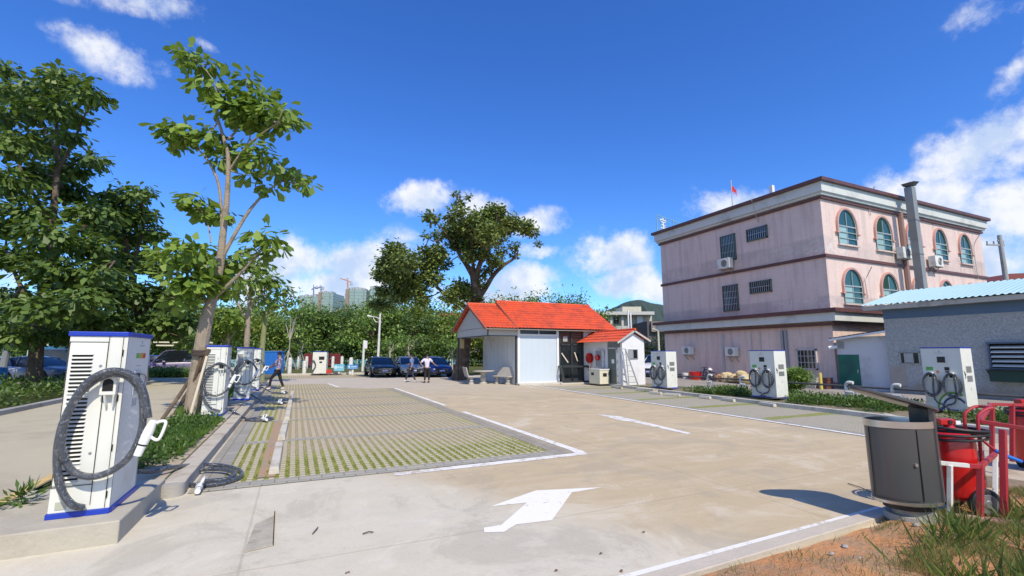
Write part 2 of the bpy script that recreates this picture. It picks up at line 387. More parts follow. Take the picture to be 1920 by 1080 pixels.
def sheet(name, poly, z, mat):
    me = bpy.data.meshes.new(name); me.from_pydata([(x, y, z) for x, y in poly], [], [tuple(range(len(poly)))])
    me.materials.append(mat); o = bpy.data.objects.new(name, me); COL.objects.link(o); return tag(o, kind='structure')
def rect(x0, x1, y0, y1): return [(x0, y0), (x1, y0), (x1, y1), (x0, y1)]
def UV(px, py, z=0): p = G(px, py, z); return (p.x, p.y)

sheet('ground', rect(-3000, 3000, -3000, 3000), -.06, LAND)
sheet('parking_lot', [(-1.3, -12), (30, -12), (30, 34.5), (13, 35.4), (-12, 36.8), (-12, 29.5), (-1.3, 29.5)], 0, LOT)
# ---- left pavers
def left_edge(nt, X, Y):
    near = smooth(nt, Y, 7.9, 10.4, .85, .12)
    side = smooth(nt, X, -.42, -.25, .80, .02)
    rim = smooth(nt, X, 3.3, 4.4, 0.0, .45)
    row = math_(nt, 'ABSOLUTE', math_(nt, 'SUBTRACT', math_(nt, 'FRACT', math_(nt, 'DIVIDE', math_(nt, 'SUBTRACT', Y, 7.5), 3.05)), .5))
    row = smooth(nt, row, .33, .5, 0.0, .30)
    return math_(nt, 'MAXIMUM', math_(nt, 'MAXIMUM', near, side), math_(nt, 'MAXIMUM', rim, row))
def right_edge(nt, X, Y):
    row = math_(nt, 'ABSOLUTE', math_(nt, 'SUBTRACT', math_(nt, 'FRACT', math_(nt, 'DIVIDE', math_(nt, 'SUBTRACT', Y, 6.0), 2.75)), .5))
    row = smooth(nt, row, .36, .47, 0.0, 1.1)
    return math_(nt, 'ADD', math_(nt, 'MULTIPLY', row, .5), smooth(nt, X, 13.6, 14.3, 0.0, .3))
def right_band(nt, X, Y):
    row = math_(nt, 'ABSOLUTE', math_(nt, 'SUBTRACT', math_(nt, 'FRACT', math_(nt, 'DIVIDE', math_(nt, 'SUBTRACT', Y, 6.0), 2.75)), .5))
    return smooth(nt, row, .38, .48, 0.0, .78)
PAV_L = paver_mat('grass_pavers', (.27, .29, .07), (.27, .215, .13), (.60, .53, .39), left_edge)
PAV_R = paver_mat('grey_grass_pavers', (.25, .27, .07), (.26, .235, .18), (.49, .46, .37), right_edge, right_band)
BAND = brick_band('paver_band', (.47, .44, .35), (.38, .37, .33), .3, .16)
BAND2 = brick_band('paver_border', (.40, .38, .33), (.33, .31, .27), .32, .2, True)
xk = -1.12
ys = [7.55, 10.72, 13.85, 16.7, 19.55, 22.4, 25.2]
tag(sheet('paved_parking_bays', [(xk, 7.26), (4.5, 7.26), (4.5, 24.0), (3.0, 24.6), (2.0, 26.2), (1.7, 29.2), (xk, 29.4)], .004, PAV_L), kind='structure')
for i, y in enumerate(ys):
    x1 = 4.5 if y < 24 else 2.5
    x0 = xk if y > 8 else xk
    sheet('paver_divider', rect(x0, x1, y-(.29 if i == 0 else .12), y+(.02 if i == 0 else .14)), .008, BAND)
sheet('paver_border', rect(xk, -.80, 7.6, 29.2), .010, BAND2)
sheet('paver_border', rect(4.25, 4.56, 7.26, 24.0), .010, brick_band('paver_border_grey', (.36, .32, .26), (.44, .40, .32), .32, .2, True))
# bare earth strip beside the wheel stops
sheet('earth_strip', rect(-.38, -.14, 7.7, 13.8), .0125, worn_paint('earth_strip', (.42, .27, .16), (.34, .27, .19), (.38, .6), 4))
# ---- road markings
def line(name, p, q, wd=.14, z=.005, mat=None):
    p = Vector((*p, 0)); q = Vector((*q, 0)); d = (q-p).normalized(); s = Vector((-d.y, d.x, 0))*wd/2
    o = sheet(name, [tuple((p-s).xy), tuple((q-s).xy), tuple((q+s).xy), tuple((p+s).xy)], z, mat or WHITE); return o
line('white_line', (1.4, 7.12), (2.3, 7.14), .17, mat=WHITE_W)
line('white_line', (2.3, 7.14), (4.74, 7.17), .19)
sheet('white_line', [(4.58, 7.28), (4.74, 7.12), (4.80, 7.30), (4.76, 13.6), (4.62, 13.6), (4.62, 7.45)], .0085, WHITE)
line('white_line', (4.70, 15.5), (4.66, 24.1), .14)
line('white_line', (2.15, 25.9), (1.85, 29.2), .14); line('white_line', (4.6, 24.2), (2.2, 25.8), .13, mat=WHITE_W)
line('white_line', (11.0, 4.4), (11.95, 24.0), .15, .013)
line('white_line', (2.2, 3.16), (6.2, 3.28), .13)
# ---- arrows
a = [(920,950),(1005,920),(1130,914),(1072,924),(1035,976),(968,984),(945,998),(908,999),(907,990),(940,985),(988,943)]
a = [UV(*p) for p in a]
sheet('lane_arrow', a, .004, worn_paint('arrow_paint', (.84, .81, .74), (.52, .46, .37), (.33, .42), 9))
a = [(1119,777),(1163,781),(1185,786),(1297,812.5),(1288,814),(1182,790.5),(1165,789)]
sheet('lane_arrow', [UV(*p) for p in a], .004, WHITE)
# patched cover slab, sunk a little
a = [UV(*p) for p in [(458,1037),(512,1024),(515,968),(478,985)]]
mb = MB(); mb.prism(a, .004, .012); struct('concrete_patch', mb, M('patch', (.42, .38, .30), .9, var=.3, vs=9, bump=.5, dirt=(.30, .26, .19), ds=5))
mb = MB(); p0, p1 = UV(512, 1024), UV(515, 962); mb.bar((*p0, .008), (*p1, .012), .010, .02); struct('patch_edge', mb, M('dark_edge', (.04, .035, .03), .9))  # thin dark bar along one side of the patch
# ---- left kerb, plinth and raised lane
zl = .2
mb = MB()
mb.box(-1.40, -1.16, 7.3, 29.6, -.05, .155)
struct('kerb', mb, M('kerb_concrete', (.50, .45, .36), .85, var=.15, vs=6, bump=.4, dirt=(.30, .24, .17), ds=2.5), bevel=.012)
mb = MB(); mb.box(-40, -1.40, 7.33, 60, -.05, .150)
struct('raised_ground', mb, SOIL)
sheet('parking_lot', [(-40, -12), (-1.3, -12), (-1.3, 7.4), (-40, 7.4)], 0, LOT)
# plinth under the first charging station, front edge as in the photo
f0 = UV(0, 1005, .2); f1 = UV(225, 976, .2)
dx = (f1[1]-f0[1])/(f1[0]-f0[0])
fy = lambda x: f1[1]+(x-f1[0])*dx
mb = MB(); mb.prism([(-14, fy(-14)+.0), (f1[0], f1[1]), (f1[0]+.02, 7.32), (-2.5, 7.32), (-14, 7.32)], -.05, .203)
struct('concrete_plinth', mb, M('plinth_concrete', (.44, .405, .325), .85, var=.2, vs=3, bump=.3, dirt=(.34, .28, .22), ds=1.3), bevel=.012)
mb = MB(); mb.tube([(-1.30, 7.28, 0), (-1.30, 7.28, .15)], .15, 16); struct('kerb_end', mb, CONC, smooth=True)
sheet('lane', [(-6.55, fy(-6.55)+.02), (-2.62, fy(-2.62)+.02), (-2.62, 60), (-6.55, 60)], .209, LANE)
sheet('lane', [(-60, 30.5), (-2.62, 30.5), (-2.62, 60), (-60, 60)], .212, LANE)
sheet('lane_edge_line', rect(-2.75, -2.63, fy(-2.7)+.05, 9), .216, M('yellow_line', (.60, .42, .17), .8, var=.3, vs=9))
mb = MB(); mb.box(-6.75, -6.55, 6, 30.5, .15, .33); mb.box(-60, -6.76, 30.4, 30.6, .15, .31); struct('verge_kerb', mb, CONC_G, bevel=.01)
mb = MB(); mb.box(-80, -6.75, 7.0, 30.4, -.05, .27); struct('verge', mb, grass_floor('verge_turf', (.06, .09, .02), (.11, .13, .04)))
# sandy strip between kerb and lane
sheet('planting_strip', rect(-2.5, -1.42, 7.35, 30), .156, M('sand', (.46, .38, .27), .95, var=.3, vs=3, bump=.8, bs=20, dirt=(.28, .24, .14), ds=1.0))
for y0, y1, x0 in ((13.4, 15.4, -2.35), (17.7, 19.7, -2.2), (22.3, 24.3, -2.2)):
    mb = MB(); mb.box(x0, -1.405, y0, y1, .1, .19); struct('charger_base_slab', mb, CONC, bevel=.01)
# ---- far edge of the lot
mb = MB(); mb.box(-12, 9.5, 41.0, 41.2, -.05, .15); mb.box(-1.4, -1.2, 29.6, 33.0, -.05, .12); struct('far_kerb', mb, CONC_L, bevel=.01)
sheet('paved_parking_bays', [(-12, 36.8), (13, 35.4), (13, 41), (-12, 41)], .004, PAV_L)
mb = MB(); mb.box(-80, 60, 41.2, 58, -.05, .13); struct('far_lawn', mb, grass_floor('far_turf', (.15, .19, .05), (.22, .22, .09)))
# ---- right side
kR = [UV(1200, 727, .12), UV(1390, 748, .12), UV(1560, 768, .12), UV(1640, 778, .12)]
kx = lambda y: 14.26+(y-7.5)*.078
a = [(kx(y), y) for y in (-2, 20)]
sheet('paved_parking_bays', [(11.05, 3.6), (kx(3.6), 3.6), (kx(21), 21), (11.9, 22.5)], .004, PAV_R)
sheet('paver_border', [(10.9, 3.6), (11.3, 3.6), (12.1, 22.5), (11.75, 22.5)], .008, brick_band('paver_border_right', (.40, .39, .36), (.33, .32, .30), .3, .2, True))
for k in range(7):
    y = 4.6+2.75*k; 0 and sheet('paver_divider', [(11.1+y*.04, y), (kx(y), y), (kx(y+.25), y+.25), (11.1+y*.04, y+.25)], .0085, BAND)
mb = MB(); y0, y1 = 2.0, 20.2
mb.loft([[(kx(y0), y0, -.05), (kx(y0)+.16, y0, -.05), (kx(y0)+.16, y0, .13), (kx(y0), y0, .13)], [(kx(y1), y1, -.05), (kx(y1)+.16, y1, -.05), (kx(y1)+.16, y1, .13), (kx(y1), y1, .13)]])
struct('kerb', mb, CONC_L, bevel=.012)
mb = MB(); mb.prism([(kx(2)+.16, 2), (60, 2), (60, 26), (kx(20.2)+.16, 20.2)], -.05, .09); struct('planting_bed', mb, M('bed_soil', (.22, .18, .12), .95, var=.35, vs=4, bump=.8, bs=15, dirt=(.10, .12, .04), ds=.9, dthr=(.45, .6)))
mb = MB(); mb.prism([(17.6, 2), (60, 2), (60, 40), (17.6, 40)], .0, .10); struct('yard_pavement', mb, M('yard', (.33, .30, .26), .9, var=.2, vs=2, bump=.3, dirt=(.22, .19, .15), ds=.7))
# ---- front kerb and bare earth at the right
mb = MB(); mb.loft([[(x, y, -.05), (x, y+.16, -.05), (x, y+.16, .05), (x, y, .05)] for x, y in ((-1, 2.86), (2.0, 2.92), (7.0, 3.10))])
struct('kerb', mb, M('front_kerb', (.52, .46, .37), .85, var=.15, vs=5, bump=.3), bevel=.008)
random.seed(3)
def noise2(x, y):
    return (math.sin(x*2.1+1.3*math.sin(y*1.7))+math.sin(y*2.7+1.1*math.sin(x*2.3)))*.5
gx = np.linspace(-3, 14, 120); gy = np.linspace(-9, 2.86, 110); V = []; Fq = []
rng = np.random.default_rng(5)
for j, y in enumerate(gy):
    for i, x in enumerate(gx):
        e = min(1, max(0, (2.9+.03*x-y)/.5)); h = .02+e*(.05+.045*noise2(x*1.3, y*1.3)+.02*noise2(x*5, y*5)+.012*rng.random())
        V.append((x, y if j < 109 else 2.87+.02*(x+1)*.5, h))
for j in range(109):
    for i in range(119): a0 = j*120+i; Fq.append((a0, a0+1, a0+121, a0+120))
dirtm = bpy.data.materials.new('red_earth'); dirtm.use_nodes = True; nt, b = nodes_of(dirtm)
g = nt.nodes.new('ShaderNodeNewGeometry'); p = g.outputs['Position']
n = N(nt, 'ShaderNodeTexNoise', i_Vector=p, i_Scale=2.2, i_Detail=9.0, i_Roughness=.72); n2 = N(nt, 'ShaderNodeTexNoise', i_Vector=p, i_Scale=18.0, i_Detail=6.0, i_Roughness=.7)
c = mixc(nt, smooth(nt, n.outputs['Fac'], .42, .6), (.78, .35, .13), (.56, .34, .18)); c = mixc(nt, math_(nt, 'MULTIPLY', n2.outputs['Fac'], .6), c, (.30, .17, .09))
nt.links.new(c, b.inputs['Base Color']); b.inputs['Roughness'].default_value = .95
bp = N(nt, 'ShaderNodeBump', i_Strength=.9, i_Distance=.04, i_Height=n2.outputs['Fac']); nt.links.new(bp.outputs[0], b.inputs['Normal'])
o = np_mesh('bare_earth', V, Fq, dirtm); tag(o, kind='structure')
o.data.polygons.foreach_set('use_smooth', [True]*len(o.data.polygons))

def blades(name, pts, h, wd, mat, lean=.5, seed=1, kind='stuff', lab=None, cat=None, nseg=1, parent=None):
    rg = np.random.default_rng(seed); pts = np.asarray(pts); n = len(pts)
    th = rg.random(n)*6.283; D = np.stack([np.cos(th)*lean*rg.random(n), np.sin(th)*lean*rg.random(n), np.ones(n)], 1)
    Nn = np.stack([np.cos(th+1.57), np.sin(th+1.57), np.zeros(n)+.1], 1)
    V, Fq = leaves(pts, D, Nn, h*(.5+rg.random(n)), wd)
    o = np_mesh(name, V, Fq, mat, parent)
    if kind: tag(o, lab, cat, kind=kind)
    return o
rg = np.random.default_rng(11)
def scatter(n, x0, x1, y0, y1, z=.0, dens=None):
    x = x0+(x1-x0)*rg.random(n); y = y0+(y1-y0)*rg.random(n)
    if dens is not None:
        k = np.array([rg.random() < dens(a, b) for a, b in zip(x, y)]); x, y = x[k], y[k]
    zz = np.array([z(a, b) for a, b in zip(x, y)]) if callable(z) else np.full(len(x), z)
    return np.stack([x, y, zz], 1)
earthz = lambda x, y: .03+min(1, max(0, (2.9+.03*x-y)/.5))*(.05+.045*noise2(x*1.3, y*1.3))
# grass patches on the earth bank: bare in the orange gully, thick to the right
def gd(x, y):
    g = 1.0
    c = G(1640, 1010); r = math.hypot((x-c.x)/.95, (y-c.y)/.42)
    if r < 1: g = .03 if x < 5.1 else .5
    if x < 4.4: g *= .10
    return g*(.12 if noise2(x*3.1, y*3.3) < -.12 else 1)
pts = scatter(110000, 3.0, 9.5, .2, 2.85, earthz, gd)
blades('grass', pts, .060, .085, leafmat('dry_grass', (.11, .12, .03), (.40, .36, .15), .6, .3), .9, 4, lab='rough green and dry grass growing on the bank of bare orange earth', cat='grass')
pts = scatter(6500, 4.3, 8.6, .6, 2.4, earthz, lambda x, y: 1 if noise2(x*2+4, y*2) > .1 else .1)
blades('weeds', pts, .24, .055, leafmat('weed_blades', (.05, .09, .02), (.20, .26, .06), .5, .3), 1.3, 5, lab='long leaning weed blades in the corner beside the extinguisher stand', cat='weeds')
# moss tufts in the first paver rows
def tuft_d(x, y):
    return .8 if (y < 8.7 or x < -.4) and noise2(x*2.5, y*2.5)+.4*noise2(x*9, y*9) > -.25 else .10
pts = scatter(52000, -.8, 4.2, 7.6, 10.4, .006, tuft_d)
fx = np.mod(pts[:, 0], .135)/.135
pts = pts[(np.abs(fx-.5) > .33)]
blades('grass', pts, .024, .35, leafmat('paver_grass', (.17, .20, .04), (.34, .36, .09), .6, .3), 1.0, 6, lab='short yellow green grass sprouting in the holes of the nearest parking bay pavers', cat='grass')
# lawn blades by the kerb planting
pts = scatter(9000, -2.45, -1.5, 8.8, 13.2, .156, lambda x, y: min(1, max(0, (y-8.2)/1.5)) * (1 if x < -1.75 else .25))
blades('weeds', pts, .14, .25, leafmat('kerb_weeds', (.04, .10, .015), (.14, .24, .04), .5, .3), 1.0, 7, lab='bushy green weeds round the foot of the young tree beside the kerb', cat='weeds')
pts = scatter(9000, -2.5, -2.05, 14, 30, .156); blades('weeds', pts, .25, .2, MATS['kerb_weeds'], 1.0, 8, lab='green weeds along the strip behind the row of left charging stations', cat='weeds')
# ---------------------------------------------------------------- charging stations
CW = M('charger_white', (.72, .73, .67), .5, var=.04, vs=3, dirt=(.58, .56, .48), ds=1.8, dthr=(.5, .8), spec=.35)
BLUE = M('charger_blue', (.012, .045, .42), .4, var=.08)
DARK = M('dark_plastic', (.018, .018, .02), .5, var=.2)
BLACK = M('black_gap', (.008, .008, .008), .8, var=.1)
WPL = M('white_plastic', (.82, .82, .80), .35, var=.03)
GREYM = M('grey_metal', (.30, .31, .32), .45, .4, var=.1)
STEEL = M('stainless', (.62, .61, .58), .28, .9, var=.08, vs=12)
SCREEN = M('screen_glass', (.03, .035, .045), .12, var=.1)
GREENS = M('green_sticker', (.12, .42, .10), .5); ORNG = M('orange_sticker', (.75, .28, .06), .5); REDS = M('red_sticker', (.55, .05, .04), .5)
GREYS = M('grey_print', (.42, .43, .43), .6)
def wrap_mat():
    m = bpy.data.materials.new('cable_in_film'); m.use_nodes = True; nt, b = nodes_of(m)
    tc = nt.nodes.new('ShaderNodeTexCoord')
    n = N(nt, 'ShaderNodeTexNoise', i_Vector=tc.outputs['Object'], i_Scale=20.0, i_Detail=5.0, i_Roughness=.7, i_Distortion=1.2)
    f = smooth(nt, n.outputs['Fac'], .60, .72)
    nt.links.new(mixc(nt, f, (.035, .042, .055), (.22, .24, .28)), b.inputs['Base Color'])
    b.inputs['Roughness'].default_value = .22; b.inputs['Coat Weight'].default_value = 1.0; b.inputs['Coat Roughness'].default_value = .08
    n2 = N(nt, 'ShaderNodeTexNoise', i_Vector=tc.outputs['Object'], i_Scale=45.0, i_Detail=4.0, i_Distortion=1.5)
    bp = N(nt, 'ShaderNodeBump', i_Strength=.9, i_Distance=.012, i_Height=n2.outputs['Fac'])
    nt.links.new(bp.outputs[0], b.inputs['Normal']); nt.links.new(bp.outputs[0], b.inputs['Coat Normal'])
    return m
WRAP = wrap_mat()
def film_mat():
    m = bpy.data.materials.new('clear_film'); m.use_nodes = True; nt = m.node_tree; b = nt.nodes['Principled BSDF']
    b.inputs['Base Color'].default_value = (.8, .82, .85, 1); b.inputs['Roughness'].default_value = .12
    tc = nt.nodes.new('ShaderNodeTexCoord')
    n2 = N(nt, 'ShaderNodeTexNoise', i_Vector=tc.outputs['Object'], i_Scale=14.0, i_Detail=3.0, i_Distortion=1.8)
    bp = N(nt, 'ShaderNodeBump', i_Strength=.8, i_Distance=.03, i_Height=n2.outputs['Fac']); nt.links.new(bp.outputs[0], b.inputs['Normal'])
    t = nt.nodes.new('ShaderNodeBsdfTransparent')
    f = smooth(nt, n2.outputs['Fac'], .52, .74, .01, .20)
    mx = N(nt, 'ShaderNodeMixShader', i_0=f, i_1=t.outputs[0], i_2=b.outputs[0])
    nt.links.new(mx.outputs[0], nt.nodes['Material Output'].inputs['Surface']); return m
FILM = film_mat()
def catmull(pts, n=6, closed=False):
    pts = [Vector(p) for p in pts]; out = []; k = len(pts)
    for i in range(k if closed else k-1):
        if closed: p0, p1, p2, p3 = pts[i-1], pts[i], pts[(i+1) % k], pts[(i+2) % k]
        else: p0, p1, p2, p3 = pts[max(i-1, 0)], pts[i], pts[i+1], pts[min(i+2, k-1)]
        for j in range(n):
            t = j/n; out.append(.5*((2*p1)+(p2-p0)*t+(2*p0-5*p1+4*p2-p3)*t*t+(3*p1-p0-3*p2+p3)*t**3))
    if not closed: out.append(pts[-1])
    return out
def wob(pts, a, rnd):
    return [p+Vector((rnd.uniform(-a, a), rnd.uniform(-a, a), rnd.uniform(-a, a))) for p in pts]
def plug(parent, p, ax, side, s=1.0):
    """white hand-held connector: barrel along ax, D handle to one side"""
    ax = Vector(ax).normalized(); side = Vector(side); side = (side-ax*side.dot(ax)).normalized(); p = Vector(p)
    m = MB(); m.tube([p-ax*.10*s, p-ax*.02*s, p+ax*.05*s, p+ax*.13*s], [.030*s, .042*s, .045*s, .040*s], 14)
    q = m.build('connector', WPL, parent, smooth=True)
    m = MB(); m.tube([p+ax*.13*s, p+ax*.24*s], [.037*s, .034*s], 14); m.build('nozzle', WPL, q, smooth=True)
    m = MB(); m.tube([p+ax*.128*s, p+ax*.145*s], .0385*s, 14); m.build('seam', BLACK, q, smooth=True)
    m = MB(); m.tube(catmull([p-ax*.08*s+side*.03*s, p-ax*.11*s+side*.08*s, p-ax*.09*s+side*.11*s, p+ax*.04*s+side*.115*s, p+ax*.07*s+side*.09*s, p+ax*.05*s+side*.03*s], 5), .014*s, 8)
    m.build('grip', WPL, q, smooth=True); return q
def plane_y(px, py, Y): r, _ = ray(px, py); t = Y/r.y; return Vector((r.x*t, Y, EYE+r.z*t))
Z2 = lambda x, y: (x/2.1604, 580+y/2.1604)      # enlarged view -> photograph
def left_station(label, ox, oy, oz, grp):
    t = thing('charging_station', label, 'charging station', (ox, oy, oz), 0, grp)
    H = 1.76; W = .23; Dp = .84
    m = MB(); m.box(-W, W, 0, Dp, .05, H-.045); bd = m.build('cabinet', CW, t, bevel=.006)
    m = MB(); m.prism([(-W-.012, -.014), (W+.0, -.014), (W+.014, .03), (W+.014, Dp+.014), (-W-.012, Dp+.014)], H-.045, H); m.build('cap', BLUE, t, bevel=.006)
    m = MB(); m.prism([(-W-.012, -.014), (W, -.014), (W+.014, .03), (W+.014, Dp+.014), (-W-.012, Dp+.014)], 0, .05); m.build('base', BLUE, t, bevel=.004)
    # louvred service door
    m = MB(); m.box(-W+.012, .075, -.008, -.0005, .30, H-.11); dr = m.build('door', CW, t, bevel=.003)
    m = MB(); xs = -.20, .045
    for z0, z1, n in ((1.16, 1.54, 10), (.50, 1.12, 16), (.33, .45, 3)):
        for i in range(n):
            z = z0+(z1-z0)*(i+.5)/n; h = (z1-z0)/n
            m.box(-.19, -.035, -.014, -.0085, z-h*.22, z+h*.22)
    m.build('louvre_slots', BLACK, dr)
    m = MB()
    for z0, z1, n in ((1.16, 1.54, 10), (.50, 1.12, 16), (.33, .45, 3)):
        for i in range(n+1):
            z = z0+(z1-z0)*i/n
            m.loft([[(x, -.0085, z-.006), (x, -.022, z-.008), (x, -.0085, z+.007)] for x in (-.195, -.03)])
    m.build('louvre_blades', CW, dr)
    for z in (1.42, .58): m = MB(); m.lathe([(.013, -.012), (.013, -.006)], (.035, 0, z), 12, axis='y'); m.build('door_lock', GREYM, dr)
    m = MB()
    for a in ((.078, .081, .1, H-.05), (-W+.006, -W+.009, .28, H-.1), (.192, .195, .06, H-.05)): m.box(a[0], a[1], -.0102, -.0003, a[2], a[3])
    m.box(-W+.006, .08, -.0102, -.0003, H-.105, H-.101); m.box(-W+.006, .08, -.0102, -.0003, .285, .289)
    for z in (1.55, 1.1, .62, .18): m.box(.196, .205, -.014, -.0003, z-.03, z+.03)
    m.build('door_seams', BLACK, t)
    m = MB(); m.box(-W+.05, -W+.13, -.006, -.0005, .08, .15); m.build('rating_plate', M('plate', (.45, .46, .38), .5), t)
    # aisle face with screen
    m = MB()
    for a, b, z0, z1 in ((.006, .010, .06, H-.05), (Dp-.03, Dp-.026, .06, H-.05)): m.box(W+.0003, W+.002, a, b, z0, z1)
    m.build('side_seams', BLACK, t)
    m = MB(); m.box(W+.0003, W+.012, .30, .52, 1.10, 1.36); sc = m.build('screen_frame', M('frame_grey', (.55, .56, .54), .5), t, bevel=.003)
    m = MB(); m.box(W+.0125, W+.014, .33, .49, 1.14, 1.33); m.build('screen', SCREEN, sc)
    m = MB(); m.tube([(W+.004, .53, 1.14), (W+.02, .62, 1.14), (W+.02, .68, 1.17), (W+.02, .68, 1.28), (W+.02, .62, 1.31), (W+.004, .53, 1.31)], .008, 6); m.build('handle', GREYM, t); m = MB(); m.box(W+.0003, W+.003, .34, .52, 1.405, 1.412); m.build('caption_strip', GREYS, t); m = MB(); m.box(W+.0003, W+.003, .35, .5, .98, 1.06); m.build('info_label', GREYS, t)
    for i, mt in enumerate((GREENS, M('lime_sticker', (.35, .5, .08), .5), ORNG, REDS)):
        m = MB(); m.box(W+.0003, W+.003, .33+i*.085, .405+i*.085, 1.49, 1.545); m.build('status_label', mt, t)
    m = MB()
    for i in range(4): m.box(W+.0003, W+.002, .42+i*.045, .45+i*.045, 1.62, 1.635)
    m.lathe([(.018, W+.0004), (.018, W+.002)], (0, .5, 1.665), 10, axis='x'); m.build('logo', GREYS, t)
    # holster
    m = MB(); cx, cz = .13, 1.235
    out = [(cx-.065, cz-.10), (cx+.065, cz-.10), (cx+.065, cz+.06)]+[(cx+.065*math.cos(R(a)), cz+.06+.045*math.sin(R(a))) for a in (30, 60, 90, 120, 150)]+[(cx-.065, cz+.06)]
    m.prism(out, -.075, -.0005, 'y'); ho = m.build('holster', CW, t, bevel=.008)
    m = MB(); m.prism([(cx-.042, cz-.06), (cx+.042, cz-.06), (cx+.042, cz+.02)]+[(cx+.042*math.cos(R(a)), cz+.02+.04*math.sin(R(a))) for a in (30, 60, 90, 120, 150)]+[(cx-.042, cz+.02)], -.079, -.0755, 'y'); m.build('socket', BLACK, ho)
    m = MB(); m.bar((cx-.02, -.07, cz-.10), (cx-.01, -.04, cz-.20), .012, .02); m.bar((cx+.05, -.07, cz-.10), (cx+.04, -.04, cz-.20), .012, .02); m.build('bracket', CW, ho)
    return t
OX, OY, OZ = -1.79, 6.0, .203
t = left_station('nearest and largest white charging station with film-wrapped cable, on the concrete plinth', OX, OY, OZ, 'charging stations in the left row')
STL = t
def zp(x, y, Y=5.90): q = plane_y(*Z2(x, y), Y); return q-Vector((OX, OY, OZ))
rnd = random.Random(2)
def cable(parent, pts, r=.026, film=.034, n=8, seed=1):
    c = catmull(pts, n); m = MB(); m.tube(c, r, 10); cb = m.build('cable', WRAP, parent, smooth=True)
    if film:
        rd = random.Random(seed); m = MB(); m.tube(wob(c, .006, rd), [film*rd.uniform(.8, 1.12) for _ in c], 9); m.build('plastic_film', FILM, cb, smooth=True)
    return cb
loopA = [zp(335, 803, 5.96), zp(290, 790, 5.90), (zp(250, 735)), zp(232, 650), zp(236, 540), zp(268, 430), zp(330, 335), zp(400, 280), zp(455, 262, 5.88), zp(520, 275), zp(570, 335), zp(580, 430), zp(565, 520), zp(520, 600), zp(450, 655), zp(370, 678), zp(300, 660), zp(262, 610)]
cable(t, loopA, .032, .038, seed=3)
loopB = [zp(262, 612, 5.88), zp(248, 540, 5.86), zp(275, 420, 5.86), zp(345, 305, 5.86), zp(440, 250, 5.85), zp(530, 265, 5.84), zp(580, 330, 5.84), zp(602, 440, 5.84)]
cable(t, loopB, .032, .040, seed=5)
plug(t, zp(604, 490, 5.84), (-.30, -.05, -1), (1, -.1, .25), 1.02)
m = MB(); m.tube([zp(350, 800, 5.99), zp(300, 795, 5.93)], [.05, .04], 10); m.build('cable_gland', FILM, t, smooth=True)
# loose film hanging inside the loop
Vv = []; k = 14
pa = catmull([zp(520, 285, 5.86), zp(560, 360, 5.86), zp(560, 460, 5.86), zp(530, 560, 5.86), zp(470, 640, 5.86)], 4)
pb = catmull([zp(480, 300, 5.93), zp(500, 370, 5.93), zp(505, 460, 5.93), zp(490, 550, 5.93), zp(440, 620, 5.93)], 4)
m = MB(); m.loft([[a, (a+b)*.5+Vector((0, rnd.uniform(-.02, .02), 0)), b] for a, b in zip(pa, pb)], cap=False, loop=False); m.build('loose_film', FILM, t, smooth=True)
# second cable lying on the ground
def gp(px, py, z): return G(px, py, z)-Vector((OX, OY, OZ))
gc = [gp(258, 884, .30), gp(285, 884, .235), gp(325, 876, .22), gp(365, 872, .10), gp(410, 872, .04), gp(446, 880, .04), gp(452, 892, .04), gp(425, 904, .04), gp(385, 910, .04), gp(348, 906, .04), gp(342, 893, .045), gp(372, 882, .06), gp(415, 880, .075), gp(440, 888, .075), gp(425, 898, .07), gp(385, 902, .06)]
cable(t, gc, .028, .042, seed=9)
q0, q1 = gp(376, 906, .06), gp(366, 933, .05)
plug(t, q0+(q1-q0)*.25, (q1-q0), (.4, .1, .9), .95)

def small_cable(t, seed, sc=1.0):
    rd = random.Random(seed)
    L = [(.15, -.03, .12), (-.05, -.07, .22), (-.22, -.09, .50), (-.27, -.09, .85), (-.17, -.10, 1.12), (.02, -.11, 1.28), (.20, -.11, 1.26), (.36, -.10, 1.08), (.40, -.09, .85), (.30, -.09, .62), (.08, -.09, .52), (-.12, -.09, .58), (-.22, -.09, .80)]
    cable(t, wob([Vector(p) for p in L], .02, rd), .026, .042, 6, seed)
    L = [(-.2, -.12, .8), (-.15, -.12, 1.05), (.05, -.13, 1.3), (.25, -.12, 1.24), (.42, -.10, 1.0)]
    cable(t, wob([Vector(p) for p in L], .02, rd), .026, .04, 6, seed+1)
    plug(t, (.42, -.10, .93), (-.4, 0, -1), (1, 0, .2), 1.0)
    L = [(.22, .5, .15), (.45, .45, .03), (.75, .1, -.12), (1.2, -.1, -.15), (1.35, .25, -.15), (1.0, .5, -.15), (.75, .25, -.14), (1.0, -.05, -.13), (1.3, .15, -.12)]
    cable(t, wob([Vector(p) for p in L], .02, rd), .026, .045, 6, seed+2)
    plug(t, (1.15, -.1, -.11), (.4, -1, 0), (.5, .2, .9), 1.0)
for i, (lab, x, y) in enumerate((('second charging station on the left, right behind the leaning tree trunk', -1.79, 13.9),
                                 ('third charging station on the left, between two others, half hidden by the one before it', -1.55, 18.2),
                                 ('farthest charging station of the left row, beside the man in the patterned shirt', -1.55, 22.7))):
    c = left_station(lab, x, y, .19, 'charging stations in the left row'); small_cable(c, 20+i*5)
    rd = random.Random(i)
    # loose film over the front
    vs = []
    for j in range(9):
        z = .1+1.55*j/8; vs.append([(-.27+rd.uniform(-.02, .02), -.02, z), (-.1, -.13+rd.uniform(-.04, .02), z), (.1, -.16+rd.uniform(-.04, .02), z), (.29+rd.uniform(-.02, .03), -.05, z)])
    m = MB(); m.loft(vs, cap=False, loop=False); m.build('loose_film', FILM, c, smooth=True)

